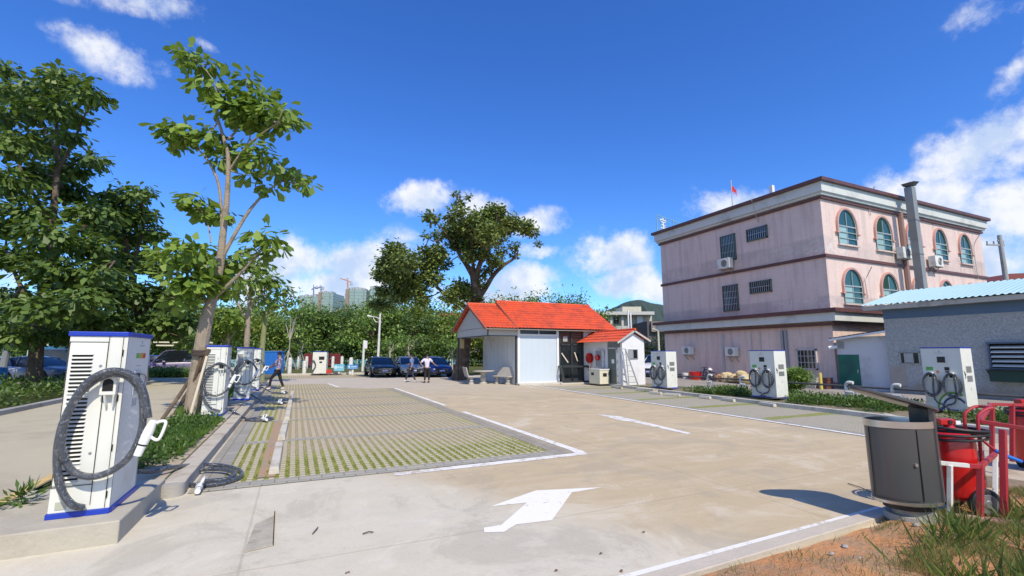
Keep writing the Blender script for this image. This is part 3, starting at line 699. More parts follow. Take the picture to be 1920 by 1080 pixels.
# ---- right row: wide stations with two cables facing the aisle
def right_station(label, x, y, z, arc=False, sz=1.0):
    t = thing('charging_station', label, 'charging station', (x, y, z), 0, 'charging stations in the right row', sz)
    H = 1.72; D = .62
    m = MB(); m.box(0, D, -.5, .5, .06, H-.03); m.build('cabinet', CW, t, bevel=.006)
    m = MB(); m.box(-.012, D+.012, -.512, .512, H-.03, H); m.build('cap', BLUE, t, bevel=.005)
    m = MB(); m.box(-.012, D+.012, -.512, .512, 0, .06); m.build('base', BLUE, t, bevel=.005)
    m = MB(); m.box(-.012, -.0005, -.11, .09, 1.30, 1.46); sf = m.build('screen_frame', DARK, t, bevel=.003)
    m = MB(); m.box(-.0145, -.0125, -.085, .065, 1.325, 1.44); m.build('screen', SCREEN, sf)
    m = MB(); m.box(-.012, -.0005, -.19, -.07, 1.09, 1.18); m.box(-.008, -.0005, -.18, -.08, 1.03, 1.07); m.build('card_reader', DARK, t, bevel=.002)
    m = MB(); m.box(-.004, -.0005, .22, .40, 1.08, 1.18); m.build('green_label', GREENS, t)
    m = MB(); m.prism([(.06, 1.04), (.10, 1.10), (.16, 1.06), (.12, 1.0)], -.004, -.0005, 'x'); m.build('small_label', ORNG, t)
    m = MB()
    for i in range(5): m.box(-.003, -.0005, -.06+i*.04, -.035+i*.04, 1.56, 1.575)
    m.lathe([(.022, -.003), (.022, -.0005)], (0, .02, 1.61), 10, axis='x'); m.box(-.002, -.0005, -.13, .17, 1.535, 1.54)
    m.build('logo', GREYS, t)
    m = MB(); m.box(-.0015, -.0003, -.497, -.494, .08, H-.05); m.box(-.0015, -.0003, .49, .493, .08, H-.05); m.build('front_seams', BLACK, t)
    # sunny side: vents, hazard sign, hinge
    m = MB(); m.box(.18, .48, -.508, -.5005, 1.04, 1.22); m.box(.18, .48, -.508, -.5005, .80, .96); v = m.build('vent_panel', M('vent_grey', (.48, .5, .47), .5), t)
    m = MB()
    for z0 in (1.05, .81):
        for i in range(8): m.box(.19, .47, -.511, -.5085, z0+i*.0195, z0+i*.0195+.009)
    m.build('slots', DARK, v)
    m = MB(); m.prism([(.09, .94), (.05, 1.10), (.15, .99)], -.506, -.5005, 'y'); m.prism([(.09, .87), (.10, .95), (.13, .92)], -.506, -.5005, 'y'); m.build('hinge', BLACK, t)
    m = MB(); m.prism([(.30, .58), (.36, .58), (.33, .65)], -.504, -.5005, 'y'); m.build('hazard_sign', GREYS, t)
    for s, y0 in ((1, .27), (-1, -.24)):
        m = MB(); m.prism([(y0-.07, .86), (y0+.07, .86), (y0+.07, .99), (y0+.04, 1.04), (y0-.04, 1.04), (y0-.07, .99)], -.08, -.0005, 'x'); h = m.build('holster', CW, t, bevel=.005)
        m = MB(); m.prism([(y0-.04, .90), (y0+.04, .90), (y0+.04, .99), (y0-.04, .99)], -.084, -.0805, 'x'); m.build('socket', BLACK, h)
        rd = random.Random(int(y0*100)+7)
        for q in range(2):
            a = .225-.035*q; b = .31+.04*q; x0 = -.07-.05*q
            L = [Vector((x0+rd.uniform(-.01, .01), y0+a*math.sin(u), .72+b*math.cos(u)*.9-.02)) for u in [i*math.pi/6 for i in range(-1, 12)]]
            if q: L += [Vector((-.10, y0-.05, .30)), Vector((-.12, -.05, .16)), Vector((-.1, -.02+.1*s, .08))]
            cable(t, L, .024, .036, 4, 30+q)
    m = MB(); m.tube(catmull([(-.16, .35, .03), (-.3, 0, .03), (-.22, -.35, .03), (-.05, -.5, .04), (.2, -.62, .03)], 4), .025, 8); m.build('floor_cable', DARK, t, smooth=True)
    if arc:
        for nm, r0, r1, mt in (('green_arc', .40, .46, M('arc_green', (.16, .36, .05), .5)), ('white_arc', .36, .40, WPL), ('blue_arc', .28, .33, M('arc_navy', (.02, .05, .16), .5))):
            m = MB()
            pts = [R(a) for a in range(0, 181, 12)]
            m.loft([[(-.0015, -.22+r0*math.cos(a)*.95, .07+r0*math.sin(a)), (-.0015, -.22+r1*math.cos(a)*.95, .07+r1*math.sin(a)), (-.0055, -.22+r1*math.cos(a)*.95, .07+r1*math.sin(a)), (-.0055, -.22+r0*math.cos(a)*.95, .07+r0*math.sin(a))] for a in pts if abs(-.22+r1*math.cos(a)*.95) < .49])
            m.build(nm, mt, t)
    return t
right_station('right-hand charging station nearest the red-roofed kiosk, with two hanging cables', 15.35, 16.95, .14, sz=1.0)
right_station('middle charging station of the right row, in front of the pink building', 15.5, 11.75, .14)
right_station('charging station of the right row nearest the bin, green arc on its foot', 16.45, 6.9, .16, True, (.98, .9, 1.02))
for px, w_, l in ((1240, 8, 0),): pass
# far station across the lot
c = G(598, 702, .1)
t = thing('charging_station', 'distant lone charging station with dark screen across the lot, beside the red sign', 'charging station', (c.x, c.y+.3, .08), R(-12))
m = MB(); m.box(-.52, .52, 0, .8, .06, 1.75); m.build('cabinet', CW, t, bevel=.02); m = MB(); m.box(-.53, .53, -.01, .81, 1.75, 1.80); m.build('cap', BLUE, t)
m = MB(); m.box(-.05, .35, -.02, -.001, 1.15, 1.40); m.build('screen', DARK, t); m = MB(); m.box(0, .2, -.02, -.001, .9, 1.02); m.build('card_reader', DARK, t)
cable(t, [(-.4, -.08, .2), (-.6, -.1, .6), (-.45, -.1, 1.1), (-.25, -.1, .7), (-.5, -.1, .2)], .04, .06, 4, 3); m = MB(); m.tube(catmull([(.1, -.2, .05), (.8, -.5, .03), (1.6, -.3, .03), (1.3, -.8, .03), (.5, -.6, .03)], 4), .05, 6); m.build('floor_cable', DARK, t)

# ---------------------------------------------------------------- wheel stops
STOP = M('stop_concrete', (.58, .54, .45), .85, var=.2, vs=6, bump=.4, dirt=(.34, .30, .22), ds=3)
def stop_mesh(L):
    m = MB(); m.loft([[(x, -.075, 0), (x, .075, 0), (x, .06, .10), (x, -.06, .10)] for x in (-L/2, L/2)]); return m
def stop(label, pa, pb, z, grp, w=.13, h=.10):
    a, b2 = G(pa[0], pa[1], h), G(pb[0], pb[1], h); L = min((b2-a).length, 2.6); c = (a+b2)/2; d = (b2-a).normalized()
    m = MB(); m.loft([[(x, -w/2, 0), (x, w/2, 0), (x, w/2-.015, h), (x, -w/2+.015, h)] for x in (-L/2, L/2)]); o = m.build('wheel_stop', STOP, bevel=.01)
    o.location = (c.x, c.y, .012); o.rotation_euler = (0, 0, math.atan2(d.y, d.x)); tag(o, label, 'wheel stop', grp); return o
LG = 'wheel stops in the left bays'
for lab, pa, pb in (('pale concrete wheel stop nearest the camera in the left paver bays', (514, 878), (524, 829)), ('second pale wheel stop of the left bays counted from the camera', (528, 818), (536, 788)),
  ('third pale wheel stop of the left bays counted from the camera', (538, 783), (542, 763)), ('fourth wheel stop of the left bays, in the shade of the young tree', (543, 758), (545, 748)), ('farthest thin wheel stop of the left bays, below the leaning man', (546, 745), (549, 731))):
    stop(lab, pa, pb, .1, LG, .15)
RG = 'wheel stops in the right bays'
for lab, pa, pb in (('wheel stop of the right bays nearest the bin', (1657, 775), (1690, 783)), ('second wheel stop of the right bays counted from the bin', (1581, 768), (1618, 773)), ('third wheel stop of the right bays counted from the bin', (1483, 759), (1514, 763)), ('wheel stop left of the middle right charging station foot', (1425, 754), (1453, 758)),
  ('wheel stop left of the middle right charging station, in front of the leafy planting', (1354, 746), (1377, 749)), ('wheel stop right of the charging station nearest the kiosk', (1312, 742), (1332, 744)), ('wheel stop at the foot of the charging station nearest the kiosk', (1247, 737), (1275, 739)), ('narrow wheel stop left of the charging station nearest the kiosk', (1219, 734), (1240, 736)), ('short wheel stop beside the cream chest at the kiosk', (1148, 723), (1166, 726))):
    stop(lab, pa, pb, .1, RG)
stop('large pale skewed wheel stop on the ground right of the ladder', (1197, 727), (1229, 730), .1, RG, .3, .14)

# ---------------------------------------------------------------- litter bin
bc = G(1709, 966, .09)
t = thing('litter_bin', 'dark grey oval litter bin with slanted lid and steel rims on its concrete foot', 'bin', (bc.x, bc.y, .02), -YAW, None, (.95, .95, 1.03))
BG = M('bin_grey', (.085, .088, .09), .36, .2, var=.06, vs=2, coat=.2)
def oval(a, b, z, cx=0, cy=0, n=40, a0=0): return [(cx+a*math.cos(2*math.pi*i/n+a0), cy+b*math.sin(2*math.pi*i/n+a0), z) for i in range(n)]
m = MB(); m.lathe([(.23, .0), (.26, .03), (.25, .09)], (0.02, 0, 0), 20); m.build('footing', CONC_G, t, smooth=True)
m = MB(); m.loft([oval(.20, .155, z, .02) for z in (.09, .15)]); m.build('foot_ring', GREYM, t, smooth=True)
m = MB(); m.loft([oval(.24, .19, z, -.02) for z in (.15, .215)]); m.build('plinth', DARK, t, smooth=True)
m = MB(); m.loft([oval(.33, .235, .215, -.03), oval(.34, .24, .30, -.03), oval(.345, .245, .93, -.03), oval(.345, .245, .94, -.03)], cap=False)
m.loft([oval(.335, .235, .94, -.03), oval(.335, .235, .3, -.03)], cap=False); m.f.append(tuple(range(40))[::-1]); m.m.append(0)
bd = m.build('body', BG, t, smooth=True)
m = MB(); m.loft([oval(.325, .23, .205, -.03), oval(.345, .245, .215, -.03), oval(.345, .245, .24, -.03), oval(.335, .235, .24, -.03)]); m.build('lower_rim', STEEL, t, smooth=True)
m = MB(); m.loft([oval(.352, .252, .94, -.03), oval(.352, .252, 1.005, -.03), oval(.335, .235, 1.005, -.03), oval(.33, .23, .94, -.03)], cap=False); m.build('upper_rim', STEEL, t, smooth=True)
# door outline and lock on the facing side
def onb(a, z, o=.003): return Vector((-.03+(.345+o)*math.cos(a), (.245+o)*math.sin(a), z))
m = MB()
a1 = R(-93)
m.tube([onb(a1, .26), onb(a1, .93)], .0045, 6); m.tube([onb(R(-178), .26), onb(R(-178), .93)], .003, 6)
m.tube([onb(R(a), .262) for a in range(-178, -92, 8)], .003, 6); m.build('door_gap', BLACK, t)
lk = onb(R(-100), .60); m = MB(); m.lathe([(.017, -.012), (.017, .004)], tuple(lk), 12, axis='y'); m.build('lock', STEEL, t, smooth=True)
# rear column rising from the body and carrying the slanted lid
def lidz(x): return 1.115-(x-.31)*.26
col = [R(a) for a in range(-50, 41, 6)]
ring = lambda z, k=0: [(-.03+(.358-k)*math.cos(a), (.258-k)*math.sin(a), (z if z else lidz(-.03+.349*math.cos(a))-.02)) for a in col]
m = MB(); inner = [(-.03+.315*math.cos(a), .215*math.sin(a)) for a in col][::-1]
def cring(f): return [(x, y, f(x)) for x, y in [(p[0], p[1]) for p in ring(1)]+inner]
m.loft([cring(lambda x: .24), cring(lambda x: .6), cring(lambda x: lidz(x)-.018)]); m.build('column', BG, t, smooth=True)
m = MB()
ov = [(.33, -.10), (.33, .10), (.26, .19), (.12, .245), (-.08, .235), (-.30, .19), (-.46, .11), (-.52, .0), (-.46, -.11), (-.30, -.19), (-.08, -.235), (.12, -.245), (.26, -.19)]
ov = [tuple(v)[:2] for v in catmull([(x, y, 0) for x, y in ov], 4, True)]
m.loft([[(x, y, lidz(x)-.022) for x, y in ov], [(x, y, lidz(x)+.012) for x, y in ov]]); m.build('lid', BG, t, smooth=True, bevel=.003)

# ---------------------------------------------------------------- wheeled extinguishers
RED = M('extinguisher_red', (.52, .012, .012), .3, var=.1, vs=3, coat=.4, dirt=(.36, .02, .02), ds=2)
REDP = M('red_paint', (.42, .03, .04), .42, var=.12, vs=6, dirt=(.30, .05, .04), ds=4)
WHP = M('white_paint', (.72, .72, .68), .5, var=.06, dirt=(.5, .42, .36), ds=5)
RUB = M('rubber', (.02, .02, .022), .55, var=.2); ZINC = M('zinc', (.45, .47, .5), .35, .7, var=.1)
def cart(label, loc, rz, gr):
    t = thing('wheeled_extinguisher', label, 'fire extinguisher', loc, rz, gr)
    m = MB(); m.lathe([(.02, .14), (.13, .15), (.19, .20), (.205, .28), (.205, .74), (.19, .82), (.12, .88), (.06, .90), (.05, .93)], n=28); m.build('cylinder', RED, t, smooth=True)
    m = MB(); m.lathe([(.05, .93), (.06, .95), (.05, .98)], n=14); m.box(-.13, .03, -.06, .05, .93, .995); m.build('valve_head', RED, t, bevel=.01)
    m = MB(); m.lathe([(.022, -.072), (.022, -.062)], (-.03, 0, .965), 12, axis='y'); m.build('gauge', DARK, t)
    m = MB(); m.box(.02, .07, -.075, -.06, .94, .98); m.build('white_tag', WPL, t)
    m = MB()
    for k in range(4):
        rr = .24+.012*(k % 2); z = .80+.032*k
        m.tube([(.04+rr*1.15*math.cos(a), -.02+rr*math.sin(a), z+.018*math.cos(a*1+k)) for a in [i*math.pi/12 for i in range(24)]], .0145, 8, closed=True)
    m.build('hose', RUB, t, smooth=True)
    m = MB()
    for s in (-1, 1): m.tube(catmull([(.22, s*.08, .26), (.24, s*.08, .80), (.25, s*.08, 1.0), (.28, s*.08, 1.06), (.36, s*.08, 1.11), (.42, s*.08, 1.12)], 5), .017, 8)
    m.tube([(.42, -.08, 1.12), (.42, .08, 1.12)], .017, 8); m.tube([(.17, -.12, .26), (.17, .12, .26)], .018, 8); m.build('handle_frame', REDP, t, smooth=True)
    for s in (-1, 1):
        m = MB(); m.lathe([(.06, s*.20-.035), (.12, s*.20-.045), (.152, s*.20-.03), (.155, s*.20), (.152, s*.20+.03), (.12, s*.20+.045), (.06, s*.20+.035)], (.10, 0, .155), 26, axis='y'); wh = m.build('wheel', RUB, t, smooth=True)
        m = MB(); m.lathe([(.10, s*.20-.048), (.09, s*.20-.05), (.05, s*.20-.035), (.035, s*.20-.06), (.01, s*.20-.06), (.01, s*.20+.06), (.035, s*.20+.06), (.05, s*.20+.035), (.09, s*.20+.05), (.10, s*.20+.048)], (.10, 0, .155), 20, axis='y'); m.build('rim', ZINC, wh, smooth=True)
    m = MB(); m.tube(catmull([(.10, -.24, .83), (.16, -.26, .76), (.22, -.27, .70)], 4), .014, 8); m.build('hose_tail', REDP, t, smooth=True)
    m = MB(); m.tube([(.21, -.27, .71), (.30, -.28, .655), (.44, -.29, .60)], [.018, .022, .018], 10); m.build('nozzle', M('nozzle_blue', (.02, .17, .62), .4), t, smooth=True)
    return t
def CF(px, Y, z=0): # point at forward distance Y, height z
    x = (px-960)/F*(Y*(math.cos(PITCH))+(z-EYE)*math.sin(PITCH)); return Vector((x*math.cos(YAW)+Y*math.sin(YAW), -x*math.sin(YAW)+Y*math.cos(YAW), z))
c = CF(1800, 5.35); cart('red wheeled extinguisher with coiled black hose and blue nozzle beside the bin', (c.x, c.y, .03), -YAW-.05, 'wheeled fire extinguishers')
c = CF(1948, 6.6); cart('second red wheeled extinguisher cut off by the right edge of the picture', (c.x, c.y, .12), -YAW-.05, 'wheeled fire extinguishers')
# guard frame round them
t = thing('guard_rail', 'red and white painted steel guard rail around the wheeled extinguishers', 'guard rail')
def rail(name, pts, mat, r=.02):
    m = MB()
    for p, q in zip(pts, pts[1:]): m.bar(p, q, r*2, r*2)
    return m.build(name, mat, t, bevel=.003)
y1 = 4.95
a0, a1, a2, a3 = CF(1752, 5.05, .62), CF(1838, y1, .60), CF(1838, y1, .03), CF(1752, 5.05, .03)
rail('white_rail', [a0, a0+(a1-a0)*.75], WHP); rail('red_rail', [a0+(a1-a0)*.75, a1], REDP, .022)
rail('post', [a1, a2], REDP, .024); rail('white_rail', [a3, a3+(a2-a3)*.85], WHP, .012)
rail('post', [CF(1781, 5.0, .60), CF(1781, 5.0, .03)], WHP)
b0, b1 = CF(1866, 5.55, .60), CF(1866, 5.4, .05); rail('red_rail', [a1, b0], REDP); rail('post', [b0, b1], WHP); rail('post', [CF(1884, 5.9, .60), CF(1884, 5.9, .08)], WHP, .016)
rail('floor_bar', [a2, CF(1868, 5.4, .04)], WHP)
g0, g1, g2, g3 = CF(1838, 5.3, 1.0), CF(1990, 4.9, .93), CF(1990, 4.7, .08), CF(1884, 5.0, .06)
rail('red_rail', [g0, g1], REDP); rail('post', [CF(1880, 5.05, .95), g3], REDP, .026); rail('red_rail', [g3, g2], REDP)
h0, h1 = CF(1858, 6.3, 1.08), CF(1960, 6.3, 1.06); rail('red_rail', [h0, h1], REDP, .018)
for px in (1860, 1898): rail('post', [CF(px, 6.3, 1.08), CF(px, 6.3, .35)], REDP, .022)
rail('red_rail', [h0, g0], REDP, .02)
# slab platform behind the guard rail and loose boards in front
SL = M('slab_tan', (.50, .42, .31), .85, var=.2, vs=3, bump=.4, dirt=(.34, .26, .18), ds=2)
mb = MB(); q = [CF(1850, 6.4, 0), CF(2100, 5.6, 0), CF(2100, 8.3, 0), CF(1846, 8.6, 0)]
mb.prism([tuple(v.xy) for v in q], -.05, .16); struct('slab_platform', mb, SL, bevel=.01)
for i, (lab, cc, ln, wd, rz, z) in enumerate((('worn reddish plywood board lying across the ground below the red guard rail', CF(1900, 4.78), .85, .30, -YAW-.25, .09), ('thin tan slab lying under the foot of the red guard rail post', CF(1846, 4.86), .5, .22, -YAW+.1, .045))):
    m = MB(); m.box(-ln/2, ln/2, -wd/2, wd/2, -.02, .02); o = m.build('board', M('ply', (.30, .17, .13), .8, var=.3, vs=5, dirt=(.45, .36, .28), ds=4) if i == 0 else SL, bevel=.006); o.location = (cc.x, cc.y, z); o.rotation_euler = (.03, .04, rz); tag(o, lab, 'board')
rd = random.Random(8)
for i in range(4):
    cc = CF((1560, 1585, 1612, 1720)[i], (4.25, 4.4, 4.12, 4.75)[i]); r = (.02, .026, .018, .03)[i]
    m = MB(); m.lathe([(.0, -r*.6), (r*.8, -r*.4), (r, 0), (r*.75, r*.45), (.0, r*.6)], n=8); m.v = [(x*rd.uniform(.75, 1.25), y*rd.uniform(.75, 1.25), z*rd.uniform(.8, 1.2)) for x, y, z in m.v]
    o = m.build('stone', CONC_G, smooth=False); o.location = (cc.x, cc.y, earthz(cc.x, cc.y)+.01); tag(o, ['small grey stone on the orange bank, leftmost of four', 'small stone in the middle of the bare orange bank', 'smallest stone at the lower edge of the orange bank', 'grey stone lying right at the foot of the bin'][i], 'stone', 'stones on the earth bank')
# ---------------------------------------------------------------- buildings
PINK = bpy.data.materials.new('pink_tile_wall'); PINK.use_nodes = True; nt, b = nodes_of(PINK)
g = nt.nodes.new('ShaderNodeNewGeometry'); p = g.outputs['Position']; sp = N(nt, 'ShaderNodeSeparateXYZ', i_0=p)
hor = math_(nt, 'ADD', sp.outputs[0], sp.outputs[1])
v = N(nt, 'ShaderNodeCombineXYZ', i_0=hor, i_1=sp.outputs[2]).outputs[0]
br = N(nt, 'ShaderNodeTexBrick', i_Vector=v, i_Color1=rgb(.78, .59, .50), i_Color2=rgb(.68, .50, .42), i_Mortar=rgb(.58, .44, .39), i_Scale=1.0, i_Mortar_Size=.006, i_Brick_Width=.2, i_Row_Height=.065, offset=.5)
n1 = N(nt, 'ShaderNodeTexNoise', i_Vector=p, i_Scale=.55, i_Detail=8.0, i_Roughness=.7)
stv = vmath(nt, 'MULTIPLY', p, (1.6, 1.6, .12)); n2 = N(nt, 'ShaderNodeTexNoise', i_Vector=stv, i_Scale=2.2, i_Detail=7.0, i_Roughness=.7)
n3 = N(nt, 'ShaderNodeTexNoise', i_Vector=p, i_Scale=6.5, i_Detail=8.0, i_Roughness=.75)
c = mixc(nt, n1.outputs['Fac'], br.outputs['Color'], (.80, .64, .57))
c = mixc(nt, math_(nt, 'MULTIPLY', smooth(nt, n2.outputs['Fac'], .46, .66), .42), c, (.43, .33, .29))
# glaze flaking off under the string courses near the corner
zz = sp.outputs[2]
def zone(c0, hw): return smooth(nt, math_(nt, 'ABSOLUTE', math_(nt, 'SUBTRACT', zz, c0)), hw*.3, hw, 1, 0)
zo = math_(nt, 'ADD', zone(7.15, .75), zone(4.25, .55)); nearc = math_(nt, 'MULTIPLY', smooth(nt, sp.outputs[0], 27.0, 25.2), smooth(nt, sp.outputs[1], 18.6, 16.0))
pe = math_(nt, 'ADD', n3.outputs['Fac'], math_(nt, 'MULTIPLY', math_(nt, 'MULTIPLY', zo, nearc), .16))
c = mixc(nt, math_(nt, 'MULTIPLY', smooth(nt, pe, .675, .70), .8), c, (.74, .70, .66))
c = mixc(nt, math_(nt, 'MULTIPLY', math_(nt, 'MULTIPLY', smooth(nt, zo, .2, .9), smooth(nt, n1.outputs['Fac'], .35, .6)), .45), c, (.34, .29, .27))
nt.links.new(c, b.inputs['Base Color']); b.inputs['Roughness'].default_value = .6
bp = N(nt, 'ShaderNodeBump', i_Strength=.35, i_Distance=.01, i_Height=br.outputs['Fac'], invert=True); nt.links.new(bp.outputs[0], b.inputs['Normal'])
BROWN = M('brown_trim', (.13, .055, .045), .5, var=.15, vs=2, dirt=(.09, .04, .035), ds=1.5)
CORN = M('cornice_white', (.62, .64, .60), .7, var=.08, vs=1.5, dirt=(.40, .42, .40), ds=.9, dthr=(.5, .75))
GLG = M('green_glass', (.02, .07, .055), .08, var=.3, vs=1.2, spec=.8); GLD = M('dark_glass', (.015, .02, .022), .06, var=.3, vs=1.5, spec=.8)
BARS = M('window_bars', (.12, .15, .14), .5, .3); ARCH = M('arch_trim', (.55, .31, .26), .6, var=.15)
ALU = M('aluminium', (.5, .51, .52), .4, .5); ACW = M('ac_white', (.72, .72, .67), .5, var=.06, dirt=(.5, .48, .42), ds=3)
X0, Y0, X1, Y1 = 23.85, 14.10, 40.6, 25.6
t = thing('pink_building', 'three-storey pink tiled building with brown and white cornices and arched windows', 'building', (0, 0, 0))
m = MB(); m.box(X0, X1, Y0, Y1, 0, 10.1); m.build('wall', PINK, t)
def course(nm, z0, z1, out, mat):
    m = MB(); m.box(X0-out, X1+out, Y0-out, Y1+out, z0, z1); m.build(nm, mat, t, bevel=.01)
course('roof_edge', 10.36, 10.54, .46, BROWN); course('cornice', 9.86, 10.36, .30, CORN); course('cornice_step', 9.72, 9.86, .20, CORN); course('string_course', 9.55, 9.66, .12, BROWN)
course('string_course', 6.52, 6.68, .09, BROWN)
course('canopy_edge', 3.72, 3.92, .57, BROWN); course('canopy_band', 3.30, 3.72, .42, CORN); course('string_course', 3.10, 3.22, .22, BROWN)
m = MB(); m.box(X0+.3, X1-.3, Y0+.3, Y1-.3, 10.1, 10.40); m.build('roof', CONC_G, t)
m = MB(); m.box(X0-.02, X0-.001, Y0+.0, Y1, 0, .35); m.build('base_stain', M('stain', (.25, .2, .19), .8, var=.3), t)
def win_left(y0, y1, z0, z1, nb, glass=GLD, fr=None, nh=2):
    m = MB(); m.box(X0-.02, X0-.004, y0, y1, z0, z1); w_ = m.build('window', glass, t)
    m = MB()
    for a in (y0, y1): m.box(X0-.10, X0-.001, a-.03, a+.03, z0-.03, z1+.03)
    for a in (z0, z1): m.box(X0-.10, X0-.001, y0-.03, y1+.03, a-.03, a+.03)
    m.build('frame', fr or BARS, w_)
    m = MB()
    for i in range(1, nb): a = y0+(y1-y0)*i/nb; m.box(X0-.085, X0-.065, a-.012, a+.012, z0, z1)
    for i in range(1, nh): a = z0+(z1-z0)*i/nh; m.box(X0-.09, X0-.07, y0, y1, a-.012, a+.012)
    m.build('bars', ALU, w_)
win_left(19.25, 20.27, 7.38, 8.93, 9, GLG, nh=3); win_left(17.12, 18.39, 8.25, 8.92, 10); win_left(19.30, 20.33, 4.3, 5.82, 9, nh=4); win_left(17.12, 18.42, 5.17, 5.80, 10); win_left(14.98, 15.95, .95, 1.92, 5, fr=M('sill_pale', (.55, .50, .48), .7), nh=3)
def arch(x0, x1, z0, zs, zt):
    cx = (x0+x1)/2; r = (x1-x0)/2; k = 14; h = zt-zs
    cur = lambda rr, hh: [(cx+rr*math.cos(math.pi*i/k), zs+hh*math.sin(math.pi*i/k)) for i in range(k+1)]
    m = MB(); m.prism([(x0, z0)]+[(x1, z0)]+cur(r, h), Y0-.02, Y0-.003, 'y'); w_ = m.build('arched_window', GLG, t)
    m = MB(); a, c2 = cur(r, h), cur(r+.10, h+.10)
    a = [(x1, zs-.35)]+a+[(x0, zs-.35)]; c2 = [(x1+.10, zs-.35)]+c2+[(x0-.10, zs-.35)]
    m.loft([[(p[0], Y0-.11, p[1]), (q[0], Y0-.11, q[1]), (q[0], Y0-.001, q[1]), (p[0], Y0-.001, p[1])] for p, q in zip(a, c2)]); m.box(x0-.22, x0-.0, Y0-.15, Y0-.001, zs-.42, zs-.35); m.box(x1, x1+.22, Y0-.15, Y0-.001, zs-.42, zs-.35)
    m.build('arch_moulding', ARCH, w_)
    m = MB(); m.box(x0-.1, x1+.1, Y0-.14, Y0-.001, z0-.09, z0-.01); m.build('sill', PINK, w_)
    m = MB()
    for xx in (cx-.02,): m.box(xx-.018, xx+.018, Y0-.06, Y0-.021, z0, zs+h*.8)
    for f in (0, .33, .66, 1): zz_ = z0+(zs-z0)*f; m.box(x0, x1, Y0-.075, Y0-.055, zz_-.018, zz_+.018)
    m.tube([(p[0], Y0-.05, p[1]) for p in cur(r*.98, h*.98)], .025, 6); m.tube([(x0+.02, Y0-.05, z0), (x0+.02, Y0-.05, zs)], .025, 6); m.tube([(x1-.02, Y0-.05, z0), (x1-.02, Y0-.05, zs)], .025, 6)
    m.build('frame', M('green_frame', (.35, .42, .40), .5), w_)
    m = MB(); m.box(x0+.06, cx-.04, Y0-.032, Y0-.0215, z0+.04, zs-.03); m.build('pale_pane', M('curtain_pale', (.30, .46, .44), .25, var=.15, vs=2), w_)
    m = MB(); m.box(x0-.02, x1+.02, Y0-.07, Y0-.0215, zs-.04, zs+.03); m.build('transom_bar', ALU, w_)
for x0, x1 in ((25.04, 26.6), (28.4, 29.9), (31.5, 32.95), (34.5, 35.9), (37.5, 38.9)):
    arch(x0, x1, 7.33, 8.30, 9.22)
for x0, x1 in ((25.04, 26.6), (28.4, 29.9), (31.5, 32.95), (34.5, 35.9), (37.5, 38.9)):
    arch(x0, x1, 4.25, 5.15, 6.03)
m = MB()
for y in (20.6,): m.box(X0-.12, X0-.001, y-.06, y+.06, .1, 2.85)
m.build('downpipe', M('pipe_pale', (.5, .48, .47), .5), t)
m = MB(); m.box(X0-.14, X0-.001, 16.62, 16.76, .6, 2.95); m.box(X0-.14, X0-.001, 16.42, 16.54, .6, 2.95); m.build('downpipe', M('pipe_grey', (.32, .32, .33), .5), t)
m = MB(); m.box(X0-.05, X0-.001, 18.6, 18.64, .3, 2.9); m.box(X0-.05, X0-.001, 18.0, 18.04, 1.8, 2.9); m.build('conduit', M('pipe_pale', (.5, .48, .47), .5), t)
m = MB(); m.tube([(31.0, Y0-.06, .2), (31.0, Y0-.06, 9.9)], .16, 8); m.build('downpipe', M('pipe_rust', (.28, .17, .15), .6), t)
m = MB()
for x, z0, z1 in ((28.0, 9.2, 10.7), (26.9, 4.6, 6.2), (39.2, 6.4, 9.2)): m.tube(catmull([(x, Y0-.45, z1), (x+.08, Y0-.12, z1-.5), (x-.06, Y0-.1, (z0+z1)/2), (x+.1, Y0-.06, z0)], 5), .022, 5)
m.tube(catmull([(X0-.06, 17.6, 9.9), (X0-.05, 17.6, 9.2), (X0-.5, 17.6, 10.6)], 5), .02, 5); m.build('hanging_cable', M('cable_pale', (.5, .45, .42), .6), t)
m = MB(); m.box(X0+.4, X0+.6, 16.9, 17.1, 10.4, 11.3); m.build('vent_stub', WPL, t)
def aircon(label, px0, y0, z0, L, Hh, D, face='x', wall=X0):
    t = thing('air_conditioner', label, 'air conditioner', (wall, y0, z0) if face == 'x' else (y0, wall, z0), 0 if face == 'x' else R(90), 'outdoor air conditioning units')
    # local: body at -x side of the wall, length along +y (or turned a quarter)
    m = MB(); m.box(-D-.12, -.12, 0, L, 0, Hh); bd = m.build('casing', ACW, t, bevel=.01)
    m = MB(); m.lathe([(Hh*.36, -D-.125), (Hh*.36, -D-.1205)], (0, L*.42, Hh*.5), 18, axis='x'); f_ = m.build('fan_opening', DARK, t)
    m = MB()
    for i in range(1, 5): m.tube([(-D-.135, L*.42+Hh*.36*i/4*math.cos(a), Hh*.5+Hh*.36*i/4*math.sin(a)) for a in [k*math.pi/8 for k in range(16)]], .008, 4, closed=True)
    m.build('grille', ACW, f_)
    m = MB()
    for yy in (L*.15, L*.85): m.bar((-D-.12, yy, -.03), (0, yy, -.03), .04); m.bar((-D*.8, yy, -.05), (0, yy, -.35), .03)
    m.build('bracket', GREYM, t); return t
aircon('air conditioner below the tall barred window on the top floor of the shaded pink wall', 0, 19.42, 6.86, .86, .62, .34)
aircon('small window air unit low on the pink wall just right of the farther charging station', 0, 22.85, 1.66, .75, .52, .34)
aircon('small air unit low on the pink wall between the two pale pipes, cable hanging below', 0, 19.45, 1.57, .68, .52, .34)
def aircon_front(label, x, z): return aircon(label, 0, x, z, .85, .62, .34, 'y', Y0)
aircon_front('air conditioner bracketed to the sunlit wall left of the metal duct', 30.9, 6.95); aircon_front('air conditioner on the sunlit wall just right of the metal duct', 34.2, 6.75); aircon_front('air conditioner under the second lower arched window, just above the blue roof', 28.5, 3.95)
